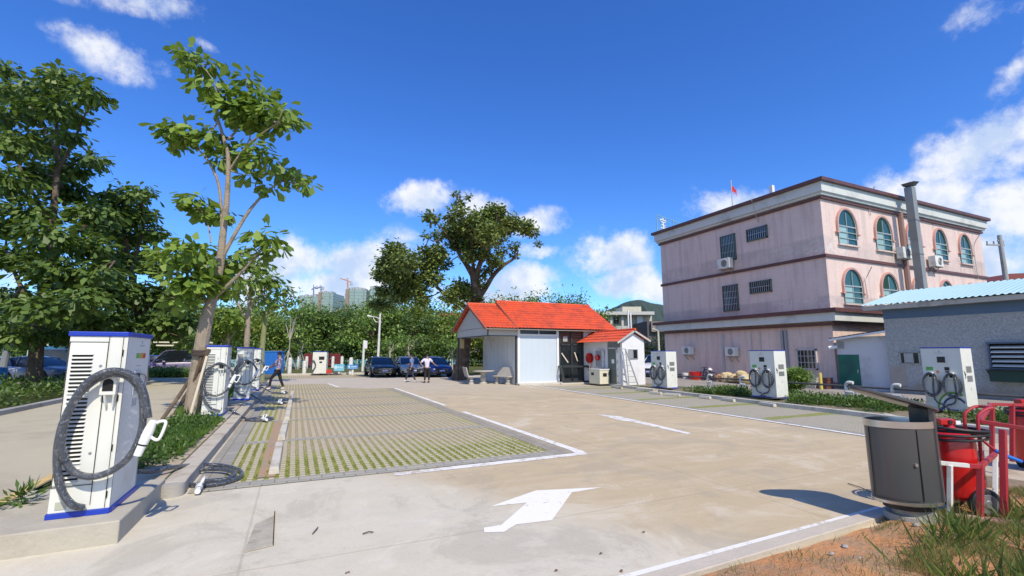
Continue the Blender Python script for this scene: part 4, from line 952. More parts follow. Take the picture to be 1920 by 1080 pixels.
# metal exhaust duct rising behind the blue roof
pa, pb = plane_y(1709, 346, 13.2), plane_y(1729, 543, 13.2)
t = thing('exhaust_duct', 'tall square galvanised exhaust duct with flared cap rising in front of the sunlit pink wall', 'duct', (pb.x, 13.2, 0))
m = MB(); zt = pa.z
for z0, z1 in [(zt-.2-1.9*(i+1), zt-.2-1.9*i-.02) for i in range(6)]: m.box(-.20, .20, -.18, .18, max(z0, .0), z1)
m.build('duct', M('galvanised', (.27, .28, .275), .6, .2, var=.2, vs=1.5, dirt=(.22, .2, .19), ds=1.0), t)
m = MB()
for i in range(1, 6): m.box(-.22, .22, -.20, .20, zt-.24-1.9*i, zt-.18-1.9*i)
m.build('flange', M('galvanised_dark', (.25, .26, .26), .5, .5), t)
m = MB(); m.loft([[(-.21, -.19, zt-.15), (.21, -.19, zt-.15), (.21, .19, zt-.15), (-.21, .19, zt-.15)], [(-.30, -.34, zt+.0), (.34, -.34, zt+.08), (.34, .26, zt+.08), (-.30, .26, zt+.0)]]); m.build('cap', M('cap_dark', (.10, .09, .085), .6), t)
# flag
fp = P(1374, 392, 28.5); t = thing('flag', 'small red flag on a thin pole above the pink roof', 'flag', (fp.x, fp.y, 10.4))
ft = P(1374, 338, 28.5).z-10.4
m = MB(); m.tube([(0, 0, 0), (0, 0, ft)], .03, 6); m.build('pole', ALU, t)
m = MB(); m.loft([[(.02+.05*i, .03*math.sin(i*1.3), ft-.30-.035*i), (.02+.05*i, .03*math.sin(i*1.3+.4)+.01, ft-.70-.02*i*(i % 3))] for i in range(9)], cap=False, loop=False); m.build('cloth', M('flag_red', (.60, .02, .02), .7, var=.2), t)
# rooftop sign frame, seen from the back at the far end of the roof
sp0, sp1 = P(1231, 403, 33.0), P(1300, 411, 36.5)
t = thing('rooftop_sign', 'pale blue lattice rooftop sign with white characters on the left of the pink roof', 'sign', (0, 0, 0))
dv = Vector((sp1.x-sp0.x, sp1.y-sp0.y, 0)); ln = dv.length*1.25; dv.normalize(); zt = sp0.z
def SP(s, z): return Vector((sp0.x, sp0.y, 0))+dv*s+Vector((0, 0, z))
SB = M('sign_blue', (.25, .50, .58), .5, .2)
m = MB()
for s in [ln*i/6 for i in range(7)]: m.bar(SP(s, 10.3), SP(s, zt), .05)
for z in (zt, 10.75): m.bar(SP(0, z), SP(ln, z), .05)
for i in range(6): m.bar(SP(ln*i/6, zt), SP(ln*(i+1)/6, 10.7), .025)
m.build('frame', SB, t)
def glyph(s0, z0, sc, strokes):
    m = MB()
    for x0, y0, x1, y1 in strokes:
        a_, b_ = SP(s0+x0*sc, z0+y0*sc), SP(s0+x1*sc, z0+y1*sc)
        o_ = Vector((-dv.y, dv.x, 0))*-.06; m.bar(a_+o_, b_+o_, .09*sc, .07)
    m.build('character', M('sign_white', (.75, .82, .80), .5), t)
hh = zt-10.75
glyph(.25, 10.8, hh*.85, [(.5, 1, .5, .85), (.1, .82, .9, .82), (.1, .82, .1, .68), (.9, .82, .9, .68), (.22, .62, .78, .62), (.5, .62, .5, .1), (.25, .38, .75, .38), (.12, .1, .88, .1), (.65, .28, .75, .18)])
glyph(.25+ln*.36, 10.8, hh*.85, [(.15, .85, .85, .85), (.5, 1, .3, .55), (.3, .55, .85, .55), (.55, .7, .55, .05), (.55, .05, .42, .12), (.35, .38, .15, .15), (.7, .38, .9, .15)])
glyph(.25+ln*.72, 10.8, hh*.85, [(.2, .9, .8, .95), (.2, .9, .18, .55), (.18, .55, .85, .55), (.5, .78, .5, .05), (.5, .05, .4, .12), (.35, .38, .2, .15), (.65, .38, .82, .15)])

# ---- grey pebble-dash building with blue metal roof
DASH = bpy.data.materials.new('pebble_dash'); DASH.use_nodes = True; nt, b = nodes_of(DASH)
g = nt.nodes.new('ShaderNodeNewGeometry'); p = g.outputs['Position']
n1 = N(nt, 'ShaderNodeTexNoise', i_Vector=p, i_Scale=17.0, i_Detail=6.0, i_Roughness=.75); n2 = N(nt, 'ShaderNodeTexNoise', i_Vector=p, i_Scale=.8, i_Detail=6.0)
n4 = N(nt, 'ShaderNodeTexNoise', i_Vector=vmath(nt, 'MULTIPLY', p, (2, 2, .18)), i_Scale=1.6, i_Detail=6.0)
sp = N(nt, 'ShaderNodeSeparateXYZ', i_0=p)
c = mixc(nt, smooth(nt, n1.outputs['Fac'], .40, .62), (.27, .30, .30), (.46, .48, .46)); c = mixc(nt, math_(nt, 'MULTIPLY', n2.outputs['Fac'], .35), c, (.55, .52, .48))
low = math_(nt, 'ADD', smooth(nt, sp.outputs[2], .9, .1, 0, .9), math_(nt, 'MULTIPLY', math_(nt, 'SUBTRACT', n4.outputs['Fac'], .5), 1.6))
c = mixc(nt, math_(nt, 'MULTIPLY', smooth(nt, low, .2, .8), .6), c, (.33, .26, .20))
nt.links.new(c, b.inputs['Base Color']); b.inputs['Roughness'].default_value = .9
bp = N(nt, 'ShaderNodeBump', i_Strength=.8, i_Distance=.02, i_Height=n1.outputs['Fac']); nt.links.new(bp.outputs[0], b.inputs['Normal'])
t = thing('grey_building', 'single-storey grey pebble-dash building with pale blue corrugated metal roof', 'building', (0, 0, 0))
GX = 23.1
m = MB(); m.box(GX, GX+9, -6, 11.5, 0, 3.62); m.build('wall', DASH, t)
m = MB(); m.box(GX-.012, GX-.001, -6, 11.5, 3.20, 3.60); m.build('eave_shade_band', M('eave_shade_blue', (.10, .17, .26), .7, var=.2, vs=2), t)  # shade below the eave, put into the colour as a dark blue strip
m = MB(); m.box(GX-.42, GX-.36, -6, 12.05, 3.60, 3.78); m.box(GX-.36, GX+9, 11.5, 12.0, 3.62, 3.70); m.box(GX-.36, GX-.0, -6, 12.0, 3.625, 3.66); m.build('fascia', M('fascia_cream', (.50, .48, .42), .7, var=.1, dirt=(.3, .27, .22), ds=1), t)
MET = M('blue_metal_roof', (.42, .62, .66), .45, .05, var=.07, vs=2, dirt=(.45, .62, .64), ds=1.5, coat=.1)
m = MB(); ny = 92; rows = []
for i in range(ny*4+1):
    y = 12.15-18.3*i/(ny*4); h = .035 if i % 4 in (1, 2) else 0
    rows.append([(GX-.50, y, 3.82+h-.02), (GX+2.9, y, 4.66+h), (GX+9.5, y, 3.6+h)])
m.loft(rows, cap=False, loop=False); ob = m.build('roof', MET, t)
m = MB(); m.box(GX-.02, GX-.004, 10.36, 11.02, 1.32, 1.78); w_ = m.build('window', GLD, t)
m = MB()
for a in (10.36, 10.58, 10.86, 11.02): m.box(GX-.05, GX-.001, a-.02, a+.02, 1.30, 1.80)
for a in (1.31, 1.79): m.box(GX-.05, GX-.001, 10.34, 11.04, a-.02, a+.02)
m.box(GX-.03, GX-.021, 10.60, 10.84, 1.36, 1.74); m.build('frame', ALU, w_)
m = MB(); m.box(GX-.02, GX-.003, 7.15, 8.22, 1.22, 2.08); w_ = m.build('louvred_window', BLACK, t)
m = MB()
for i in range(5): z = 1.30+.165*i; m.loft([[(GX-.14, y, z-.04), (GX-.14, y, z+.0), (GX-.02, y, z+.05), (GX-.02, y, z+.035)] for y in (7.2, 8.15)])
m.build('slats', M('slat_pale', (.62, .64, .60), .6), w_)
m = MB()
for a in (7.15, 8.20): m.box(GX-.16, GX-.001, a-.025, a+.025, 1.20, 2.12)
m.box(GX-.18, GX-.001, 7.1, 8.25, 2.09, 2.14); m.box(GX-.16, GX-.001, 7.1, 8.25, 1.18, 1.22); m.build('frame', M('steel_blue', (.10, .14, .20), .5), w_)
m = MB(); m.box(GX-.02, GX-.001, 10.9, 11.45, .4, 1.2); m.build('patched_render', M('render_patch', (.40, .36, .31), .9, var=.2, vs=3), t)
t = thing('planter_box', 'dark green metal window box hanging under the louvred window of the grey wall', 'window box', (GX, 7.2, .74))
m = MB(); m.box(-.42, -.02, -.3, .98, .0, .40); m.build('box', M('box_green', (.012, .05, .035), .5, var=.3), t, bevel=.01)
m = MB(); m.box(-.50, -.0, -.35, 1.03, .40, .43); m.bar((-.48, 1.0, .40), (-.02, 1.0, .05), .03); m.build('rim', M('rim_dark', (.03, .03, .03), .5), t)
# hut with the green door
t = thing('door_hut', 'small white lean-to hut with green metal door and corrugated roof between pink and grey buildings', 'hut', (0, 0, 0))
def plane_x(px, py, X): r, _ = ray(px, py); k = X/r.x; return Vector((X, r.y*k, EYE+r.z*k))
HX = 23.45
m = MB(); m.box(HX, 26, 11.51, 13.75, 0, 2.5); m.build('wall', M('hut_white', (.62, .64, .66), .75, var=.06, vs=1, dirt=(.48, .48, .48), ds=.8), t)
a_, b_ = plane_x(1571, 665, HX), plane_x(1617, 733, HX)
m = MB(); m.box(HX-.03, HX-.002, b_.y, a_.y, .03, a_.z); d_ = m.build('door', M('door_green', (.01, .16, .105), .5, var=.15, vs=1.5, dirt=(.02, .10, .08), ds=1), t)
m = MB(); m.box(HX-.04, HX-.0305, b_.y+.06, b_.y+.1, .85, 1.0); m.build('handle', ALU, d_)
m = MB(); rows = []
for i in range(49):
    y = 13.9-2.45*i/48; h = .04 if i % 4 in (1, 2) else 0; z = 2.42+(13.9-y)*.13
    rows.append([(HX-.32, y, z+h), (26.2, y, z+.25+h)])
m.loft(rows, cap=False, loop=False); m.build('roof', M('roof_slate_blue', (.10, .14, .20), .5, .2), t)
m = MB(); m.bar((HX-.30, 13.9, 2.36), (HX-.30, 11.5, 2.68), .05, .09); m.build('gutter', WPL, t)
t = thing('floodlight', 'small white floodlight at the top left of the green-door hut', 'lamp', (HX-.02, 13.55, 2.12))
m = MB(); m.box(-.01, 0, -.14, .14, -.16, .16); m.build('plate', M('box_grey', (.35, .36, .36), .5), t); m = MB(); m.tube([(-.01, 0, 0), (-.2, .15, -.06)], .03, 8); m.build('arm', ALU, t)
m = MB(); m.tube([(-.16, .1, -.08), (-.42, .32, -.14)], [.08, .10], 12); m.build('head', WPL, t, smooth=True)

# ---- red-roofed kiosk
KW = M('kiosk_white', (.66, .68, .70), .55, var=.03, vs=2, dirt=(.55, .56, .56), ds=1.1); KB = M('kiosk_panel', (.55, .63, .70), .5, var=.03, vs=1)
TRIM = M('trim_dark', (.035, .04, .045), .45); FASC = M('fascia_grey', (.50, .50, .48), .6, var=.08)
TILE = M('red_tile', (.68, .095, .03), .6, var=.16, vs=7, dirt=(.48, .075, .035), ds=1.6, dthr=(.48, .62))
nt, b = nodes_of(TILE); g = nt.nodes.new('ShaderNodeNewGeometry'); old = b.inputs['Base Color'].links[0].from_socket
vo = N(nt, 'ShaderNodeTexVoronoi', i_Vector=g.outputs['Position'], i_Scale=3.6); sv = N(nt, 'ShaderNodeSeparateColor', i_0=vo.outputs['Color'])
nt.links.new(mixc(nt, math_(nt, 'MULTIPLY', smooth(nt, sv.outputs[0], .3, 1.0), .35), old, (.46, .075, .04)), b.inputs['Base Color'])
TSOF = M('soffit', (.34, .30, .27), .8)
def tile_roof(name, par, e0, e1, r0, r1, pitch=.21, rows=None, amp=.028):
    e0, e1, r0, r1 = map(Vector, (e0, e1, r0, r1)); L = (e1-e0).length; S = ((r0+r1)/2-(e0+e1)/2).length
    rows = rows or int(S/.32); nx = int(L/pitch)*6
    nrm_ = (e1-e0).cross(r0-e0).normalized()
    if nrm_.z < 0: nrm_ = -nrm_
    rg_ = []
    for j in range(rows):
        for v_, off in ((j/rows, .035), ((j+1)/rows, .006)):
            row = []
            for i in range(nx+1):
                u_ = i/nx; p_ = (e0.lerp(e1, u_)).lerp(r0.lerp(r1, u_), v_)
                ph = u_*L/pitch; row.append(p_+nrm_*(off+amp*abs(math.sin(math.pi*ph))*1.3))
            rg_.append(row)
    m = MB(); m.loft(rg_, cap=False, loop=False); return m.build(name, TILE, par)
t = thing('kiosk', 'white kiosk with bright red tiled gable roofs, glass door and open porch', 'kiosk', (0, 0, 0))
kx0, kx1, ky0, ky1 = 11.24, 17.7, 23.58, 28.8
m = MB(); m.box(kx0, kx1, ky0, ky1, .0, 3.12); m.prism([(ky0, 3.12), (ky1, 3.12), ((ky0+ky1)/2, 4.62)], kx0+.02, kx1-.02, 'x'); m.build('wall', KW, t)
m = MB(); m.box(kx0+.17, kx0+2.5, ky0-.03, ky0-.002, .16, 2.72); p_ = m.build('panel', KB, t, bevel=.004)
m = MB()
for a in (kx0+.08, kx0+2.59): m.box(a-.07, a+.07, ky0-.06, ky0-.001, .02, 3.1)
m.box(kx0+.15, kx0+2.52, ky0-.06, ky0-.001, 2.72, 2.82); m.box(kx0+.15, kx0+2.52, ky0-.06, ky0-.001, .02, .16); m.build('panel_frame', M('frame_white', (.78, .79, .80), .5), t)
m = MB()
for i in range(1, 6): a = kx0+.17+2.33*i/6; m.box(a-.004, a+.004, ky0-.033, ky0-.0305, .2, 2.70)
m.build('panel_seam', M('seam_pale', (.50, .55, .60), .6), p_)
m = MB(); m.box(kx0+.2, kx0+2.5, ky0-.02, ky0-.003, 2.83, 3.06); w_ = m.build('top_window', GLD, t)
m = MB(); m.box(kx0+1.32, kx0+1.38, ky0-.05, ky0-.001, 2.82, 3.08); m.box(kx0+.16, kx0+2.52, ky0-.05, ky0-.001, 3.06, 3.12); m.build('frame', ALU, w_)
# glass door
dx0, dx1 = kx0+2.72, kx0+4.30
m = MB(); m.box(dx0, dx1, ky0-.03, ky0-.003, .18, 2.98); d_ = m.build('door', GLD, t)
m = MB()
for a in (dx0, (dx0+dx1)/2, dx1): m.box(a-.045, a+.045, ky0-.09, ky0-.001, .14, 3.0)
m.box(dx0-.04, dx1+.04, ky0-.09, ky0-.001, 2.2, 2.29); m.box(dx0-.04, dx1+.04, ky0-.09, ky0-.001, .14, .30); m.box(dx0-.04, dx1+.04, ky0-.09, ky0-.001, 2.95, 3.03); m.box(dx0-.04, dx1+.04, ky0-.08, ky0-.001, .98, 1.06); m.build('frame', TRIM, d_)
m = MB(); m.bar((dx0+.12, ky0-.05, 1.75), (dx0+.55, ky0-.05, 1.2), .01, .07); m.bar((dx0+1.0, ky0-.05, 1.8), (dx0+1.22, ky0-.05, 1.25), .01, .07); m.build('tape', M('tape_cream', (.65, .60, .48), .6), d_)
m = MB(); m.box(dx0+.22, dx0+.52, ky0-.06, ky0-.05, 2.42, 2.72); m.build('notice', M('notice', (.35, .38, .36), .6), d_)
# threshold frame standing before the door
ff = ky0-.55
m = MB()
for a, b2 in (((dx0-.2, ff, .98), (dx1+.05, ff, .98)), ((dx0-.2, ff, .98), (dx0-.05, ff, .12)), ((dx1+.05, ff, .98), (dx1+.2, ff, .12)), ((dx0-.05, ff, .12), (dx1+.35, ff, .12)), ((dx0-.2, ff, .98), (dx0-.1, ky0-.06, .98)), ((dx1+.05, ff, .98), (dx1, ky0-.06, .98))): m.bar(a, b2, .10)
o = m.build('door_barrier', TRIM, bevel=.005); tag(o, 'dark grey metal frame barrier standing in front of the kiosk glass door', 'barrier')
m = MB(); m.box(dx0-.3, dx1+.5, ff-.12, ky0-.1, 0, .08); m.box(kx0-.1, kx0+2.7, ky0-.5, ky0-.07, 0, .10); m.build('step', CONC_L, t, bevel=.01)
# porch: side wall is the kiosk's own, beams and gable in front
px0 = 9.45
m = MB(); m.box(px0, kx0-.002, ky0+.02, ky0+.14, 2.72, 3.14); m.box(px0, px0+.12, ky0+.14, ky1, 2.72, 3.14); m.box(px0+.12, kx0-.002, ky1-.12, ky1, 2.72, 3.14); m.box(px0+.12, kx0-.002, ky0+.14, ky1-.12, 3.04, 3.10); m.build('porch_beam', FASC, t)
m = MB(); m.box(px0-.01, kx0-.002, ky0+.0, ky0+.018, 2.68, 2.72); m.box(px0-.02, px0+.0, ky0, ky1, 2.68, 2.72); m.box(kx0-.09, kx0-.003, ky0-.01, ky0+.10, 0, 2.70); m.box(px0+.02, px0+.10, ky1-.10, ky1-.02, 0, 2.72); m.box(px0-.01, px0+.06, ky0, ky0+.015, 2.68, 3.15); m.build('porch_post', TRIM, t)
m = MB(); m.prism([(ky0-.05, 3.16), (ky1+.05, 3.16), ((ky0+ky1)/2, 4.50)], px0-.02, px0+.02, 'x'); m.build('gable', FASC, t)
m = MB()
for i in range(1, 8): y = ky0+(ky1-ky0)*i/8; m.box(kx0-.012, kx0-.001, y-.006, y+.006, .05, 2.7)
m.build('wall_seams', M('seam_pale', (.50, .55, .60), .6), t)
ym = (ky0+ky1)/2
tile_roof('roof', t, (kx0-.15, ky0-.45, 3.10), (kx1+.15, ky0-.45, 3.10), (kx0-.15, ym, 4.86), (kx1+.15, ym, 4.86))
tile_roof('roof', t, (kx0-.15, ky1+.45, 3.10), (kx1+.15, ky1+.45, 3.10), (kx0-.15, ym, 4.86), (kx1+.15, ym, 4.86))
tile_roof('porch_roof', t, (px0-.25, ky0-.4, 3.08), (kx0+.0, ky0-.4, 3.08), (px0-.25, ym, 4.64), (kx0+.0, ym, 4.64))
tile_roof('porch_roof', t, (px0-.25, ky1+.4, 3.08), (kx0+.0, ky1+.4, 3.08), (px0-.25, ym, 4.64), (kx0+.0, ym, 4.64))
m = MB(); m.tube([(kx0-.18, ym, 4.90), (kx1+.18, ym, 4.90)], .085, 8); m.tube([(px0-.28, ym, 4.68), (kx0-.16, ym, 4.68)], .08, 8); m.build('ridge_tiles', TILE, t, smooth=True)
m = MB()
for xx, zr, o_ in ((px0-.27, 4.66, .4), (kx0-.19, 4.88, .45), (kx1+.17, 4.88, .45)):
    m.bar((xx, ym, zr-.06), (xx, ky0-o_, 3.04), .05, .13); m.bar((xx, ym, zr-.06), (xx, ky1+o_, 3.04), .05, .13)
m.build('verge_board', M('verge', (.36, .12, .08), .6, var=.2), t)
m = MB(); m.box(px0-.25, kx1+.15, ky0-.44, ky0-.07, 3.03, 3.06); m.build('soffit_board', TSOF, t)
# hut wing
hx0, hx1, hy0 = 15.58, 17.05, 19.88
m = MB(); m.box(hx0, hx1, hy0, ky0-.001, .0, 2.42); m.prism([(hx0, 2.42), (hx1, 2.42), ((hx0+hx1)/2, 2.82)], hy0, ky0-.001, 'y'); m.build('wing_wall', M('wing_white', (.76, .77, .78), .55, var=.03, dirt=(.66, .66, .65), ds=1), t)
xm = (hx0+hx1)/2
tile_roof('wing_roof', t, (hx0-.42, hy0-.18, 2.32), (hx0-.42, ky0, 2.32), (xm, hy0-.18, 2.96), (xm, ky0, 2.96))
tile_roof('wing_roof', t, (hx1+.35, hy0-.18, 2.42), (hx1+.35, ky0, 2.42), (xm, hy0-.18, 2.96), (xm, ky0, 2.96))
m = MB(); m.tube([(xm, hy0-.22, 3.0), (xm, ky0, 3.0)], .07, 8); m.build('ridge_tiles', TILE, t, smooth=True)
m = MB(); m.bar((xm, hy0-.16, 2.92), (hx0-.40, hy0-.16, 2.28), .03, .09); m.bar((xm, hy0-.16, 2.92), (hx1+.33, hy0-.16, 2.38), .03, .09); m.build('verge_board', FASC, t)
m = MB(); m.box(hx0-.02, hx0-.003, 20.35, 21.08, .12, 1.98); d_ = m.build('door', M('door_grey_green', (.10, .13, .12), .4, var=.15), t)
m = MB(); m.box(hx0-.03, hx0-.0205, 20.55, 20.78, 1.2, 1.42); m.build('notice', WPL, d_)
m = MB()
for a in (20.33, 21.10): m.box(hx0-.05, hx0-.001, a-.03, a+.03, .1, 2.02)
m.box(hx0-.05, hx0-.001, 20.3, 21.13, 1.98, 2.04); m.build('frame', ALU, d_)
m = MB(); m.box(hx0-.02, hx0-.003, 20.05, 21.12, 2.05, 2.34); m.build('transom', GLD, t)
m = MB(); m.box(15.98, 16.55, hy0-.02, hy0-.003, 1.47, 1.92); w_ = m.build('window', GLD, t)
m = MB()
for a in (15.97, 16.26, 16.56): m.box(a-.02, a+.02, hy0-.04, hy0-.001, 1.45, 1.94)
m.box(15.96, 16.57, hy0-.04, hy0-.001, 1.44, 1.47); m.box(15.96, 16.57, hy0-.04, hy0-.001, 1.92, 1.95); m.box(16.0, 16.25, hy0-.03, hy0-.021, 1.48, 1.91); m.build('frame', ALU, w_)
m = MB(); m.box(hx0-.1, hx1+.1, hy0-.1, ky0, 0, .08); m.build('wing_footing', CONC_G, t)
# hose reels
def reel(label, y, z, box=False):
    t = thing('hose_reel', label, 'hose reel', (hx0-.04, y, z), 0)
    if box:
        m = MB(); m.box(-.13, 0, -.35, .35, -.55, .42); m.build('cabinet', M('cab_pale', (.6, .62, .62), .5), t, bevel=.01)
        m = MB(); m.box(-.135, -.131, -.3, .3, -.5, .38); m.build('glass', M('cab_glass', (.30, .32, .33), .15), t)
    x = -.14 if box else 0; s = .55 if box else 1
    m = MB(); m.lathe([(.05, x-.16), (.28*s, x-.155), (.29*s, x-.12), (.17*s, x-.115), (.17*s, x-.03), (.29*s, x-.025), (.28*s, x), (.04, x)], n=22, axis='x'); m.build('drum', RED, t, smooth=True)
    if not box:
        m = MB(); m.tube(catmull([(-.08, -.1, -.2), (-.1, -.22, -.4), (-.12, -.15, -.6), (-.1, -.3, -.75)], 4), .02, 6); m.build('hose', RED, t)
reel('red hose reel mounted alone on the shaded kiosk wall', 22.75, 1.47); reel('red hose reel inside a pale glazed cabinet beside the kiosk side door', 21.75, 1.50, True)
CH = M('chest_cream', (.68, .64, .50), .5, var=.05)
t = thing('cream_chest', 'cream metal chest with two small control panels standing against the kiosk side wall', 'cabinet', (14.85, 20.9, .0))
m = MB(); m.box(0, .6, 0, 1.0, .10, .86); m.build('body', CH, t, bevel=.015); m = MB(); m.box(-.03, .63, -.03, 1.03, .86, .90); m.build('lid', WPL, t)
m = MB(); m.box(-.012, -.001, .55, .8, .55, .70); m.box(.2, .45, -.012, -.001, .5, .68); m.build('control_panel', DARK, t)
m = MB(); m.box(.03, .57, .03, .97, 0, .10); m.build('plinth', DARK, t)
# ladder standing beside the hut
a_, b_ = G(1176, 727), G(1192, 726)
t = thing('ladder', 'aluminium stepladder standing open against the bright gable wall of the kiosk wing', 'ladder', (0, 0, 0))
bl, br_ = Vector((15.42, 19.3, 0)), Vector((15.95, 19.1, 0)); tl, tr = Vector((15.38, 19.78, 1.95)), Vector((15.62, 19.66, 1.95))
m = MB(); m.bar(bl, tl, .04, .06); m.build('rail', ALU, t); m = MB(); m.bar(br_, tr, .04, .06); m.build('rail', ALU, t)
for i in range(1, 7): m = MB(); m.bar(bl.lerp(tl, i/7), br_.lerp(tr, i/7), .05, .03); m.build('rung', ALU, t)
m = MB(); m.bar(tl+Vector((0, .0, .02)), tr+Vector((0, .0, .02)), .12, .04); m.build('top_cap', ALU, t)
m = MB(); m.bar(tl, (15.45, 19.84, 0), .03); m.bar(tr, (15.9, 19.8, 0), .03); m.build('back_leg', ALU, t)
# picnic table and benches under the porch
STN = M('cast_stone', (.42, .40, .37), .8, var=.15, vs=8, dirt=(.36, .33, .29), ds=3)
def baluster(m, x, y, h, r=.14): m.lathe([(r*1.2, 0), (r*1.2, .06), (r*.7, .12), (r, h*.45), (r*.6, h*.7), (r*1.05, h-.06), (r*1.05, h)], (x, y, 0), 14)
tp = G(899, 720); t = thing('stone_table', 'round cast stone table on a baluster foot under the kiosk porch', 'table', (9.85, 25.2, 0))
m = MB(); m.lathe([(.02, .70), (.62, .70), (.64, .73), (.62, .77), (.02, .77)], n=26); m.build('table_top', STN, t, smooth=True); m = MB(); baluster(m, 0, 0, .70, .2); m.build('foot', STN, t, smooth=True)
def bench(label, x, y, rz):
    t = thing('stone_bench', label, 'bench', (x, y, 0), rz, 'stone benches by the porch table')
    m = MB(); m.box(-.65, .65, -.2, .22, .40, .47); m.build('seat', STN, t, bevel=.01)
    m = MB(); m.loft([[(x_, .18, .47), (x_, .24, .47), (x_, .36, .95), (x_, .30, .95)] for x_ in (-.65, .65)]); m.build('backrest', STN, t, bevel=.01)
    for s in (-.42, .42): m = MB(); baluster(m, s, 0, .40, .13); m.build('leg', STN, t, smooth=True)
bench('cast stone bench right of the porch table, back against the kiosk wall', 10.8, 24.6, R(-70)); bench('cast stone bench left of the porch table next to the big tree trunk', 9.2, 25.6, R(80))
m = MB(); m.box(-.12, .12, -.12, .12, -.3, .3); o = m.build('wall_lantern', M('lantern', (.55, .42, .22), .6), bevel=.02); o.location = (px0+.3, ky1-.05, 2.35); tag(o, 'yellowish box lamp hanging under the back of the kiosk porch', 'lamp')

# ---- distant buildings
t = thing('apartment_building', 'cream flat-roofed apartment block with balconies behind the red kiosk roof', 'building', (0, 0, 0))
Yb = 78
def PB(px, py, Y=Yb): return P(px, py, Y)
def face_box(m, pxa, pya, pxb, pyb, Y, depth):
    a, b2 = P(pxa, pya, Y), P(pxb, pyb, Y); z1, z0 = a.z, b2.z
    f = Vector((math.sin(YAW), math.cos(YAW), 0))*depth
    pts = [a, P(pxb, pya, Y), P(pxb, pya, Y)+f, a+f]
    m.loft([[(q.x, q.y, z0) for q in pts], [(q.x, q.y, z1) for q in pts]]); return m
APT = M('apt_cream', (.55, .52, .40), .8, var=.06, vs=.5, dirt=(.42, .40, .33), ds=.3); APTG = M('apt_grey', (.50, .50, .47), .8, var=.06, vs=.5)
m = MB(); face_box(m, 1120, 590, 1215, 700, Yb, 10); m.build('wall', APT, t)
m = MB(); face_box(m, 1115, 584, 1227, 590, Yb-2.0, 14); m.build('roof', APTG, t)
m = MB(); face_box(m, 1167, 575, 1202, 584, Yb+2, 5); m.build('roof_room', APT, t)
m = MB(); face_box(m, 1120, 611, 1180, 619, Yb-1.2, 1.1); face_box(m, 1120, 641, 1180, 648, Yb-1.2, 1.1); m.build('balcony', APTG, t)
for i, px in enumerate((1127, 1144, 1165)): m = MB(); face_box(m, px, 590, px+4, 650, Yb-1.3, .8); m.build('pillar', APTG, t)
for i, (px, py) in enumerate(((1151, 595), (1133, 597), (1170, 622), (1151, 624), (1133, 624))): m = MB(); face_box(m, px, py, px+9, py+12, Yb-.06, .05); m.build('window', GLD, t)
m = MB(); face_box(m, 1194, 592, 1205, 622, Yb-.3, .2); m.build('stair_glazing', M('pale_glass', (.62, .68, .75), .3), t)
m = MB(); face_box(m, 1215, 592, 1222, 604, Yb, 3); m.build('side_bay', APT, t)
t = thing('white_pipes', 'pair of tall thin white pipes rising in front of the cream apartment block', 'pipes', tuple(P(1182, 662, 60).xy)+(0,))
for dx_ in (-.15, .25): m = MB(); m.tube([(dx_, 0, 0), (dx_, 0, P(1182, 582 if dx_ < 0 else 586, 60).z)], .10, 6); m.build('pipe', WPL, t)
t = thing('dark_building', 'dark low building between the cream apartment block and the pink building', 'building', (0, 0, 0))
m = MB(); face_box(m, 1213, 602, 1260, 660, 70, 8); m.build('wall', M('dk', (.10, .09, .09), .8), t); m = MB(); face_box(m, 1221, 603, 1262, 622, 69.5, .4); m.build('front', M('dk2', (.25, .22, .21), .8), t)
# towers under construction
NET = bpy.data.materials.new('green_netting'); NET.use_nodes = True; nt, b = nodes_of(NET)
g = nt.nodes.new('ShaderNodeNewGeometry'); p = g.outputs['Position']; sp = N(nt, 'ShaderNodeSeparateXYZ', i_0=p)
fl = math_(nt, 'LESS_THAN', math_(nt, 'FRACT', math_(nt, 'DIVIDE', sp.outputs[2], 3.0)), .22); cl = math_(nt, 'LESS_THAN', math_(nt, 'FRACT', math_(nt, 'DIVIDE', math_(nt, 'ADD', sp.outputs[0], sp.outputs[1]), 4.5)), .15)
n = N(nt, 'ShaderNodeTexNoise', i_Vector=p, i_Scale=.08, i_Detail=4.0)
c = mixc(nt, n.outputs['Fac'], (.27, .38, .36), (.33, .43, .41)); c = mixc(nt, math_(nt, 'MULTIPLY', math_(nt, 'MAXIMUM', fl, cl), .5), c, (.13, .20, .18)); nt.links.new(c, b.inputs['Base Color'])
TB = M('tower_brown', (.32, .24, .19), .9, var=.2, vs=.05); TP = M('tower_grey', (.40, .42, .44), .9, var=.2, vs=.05)
def tower(label, x0, x1, y0, Y, crown=True, br_=None, grp=True):
    t = thing('tower_block', label, 'tower block', (0, 0, 0), 0, 'tower blocks under construction')
    m = MB(); face_box(m, x0, y0, x1, 662, Y, 30); m.build('netted_wall', NET, t)
    if br_:
        m = MB(); face_box(m, br_[0], y0-1, br_[1], 662, Y-2, 4); m.build('bare_core', TB, t)
    if crown:
        m = MB(); rd = random.Random(int(x0)); k = x0
        while k < x1-3: w2 = rd.uniform(3, 6); face_box(m, k, y0-rd.uniform(2, 5), k+w2, y0, Y+2, 12); k += w2+rd.uniform(.5, 2)
        m.build('top_floor', TP, t)
tower('low green-netted tower block farthest left behind the tree belt', 561, 597, 556, 520); tower('brown-topped tower block with curved crown left of the two tall netted ones', 599, 625, 549, 480, True, (597, 602))
tower('small reddish tower block in the gap between the netted towers', 626, 641, 558, 560, True, (626, 640)); tower('tallest wide green-netted tower block with a crane above it', 650, 687, 543, 450, True, (648, 654)); tower('green-netted tower block partly hidden by the big tree canopy', 694, 730, 541, 450)
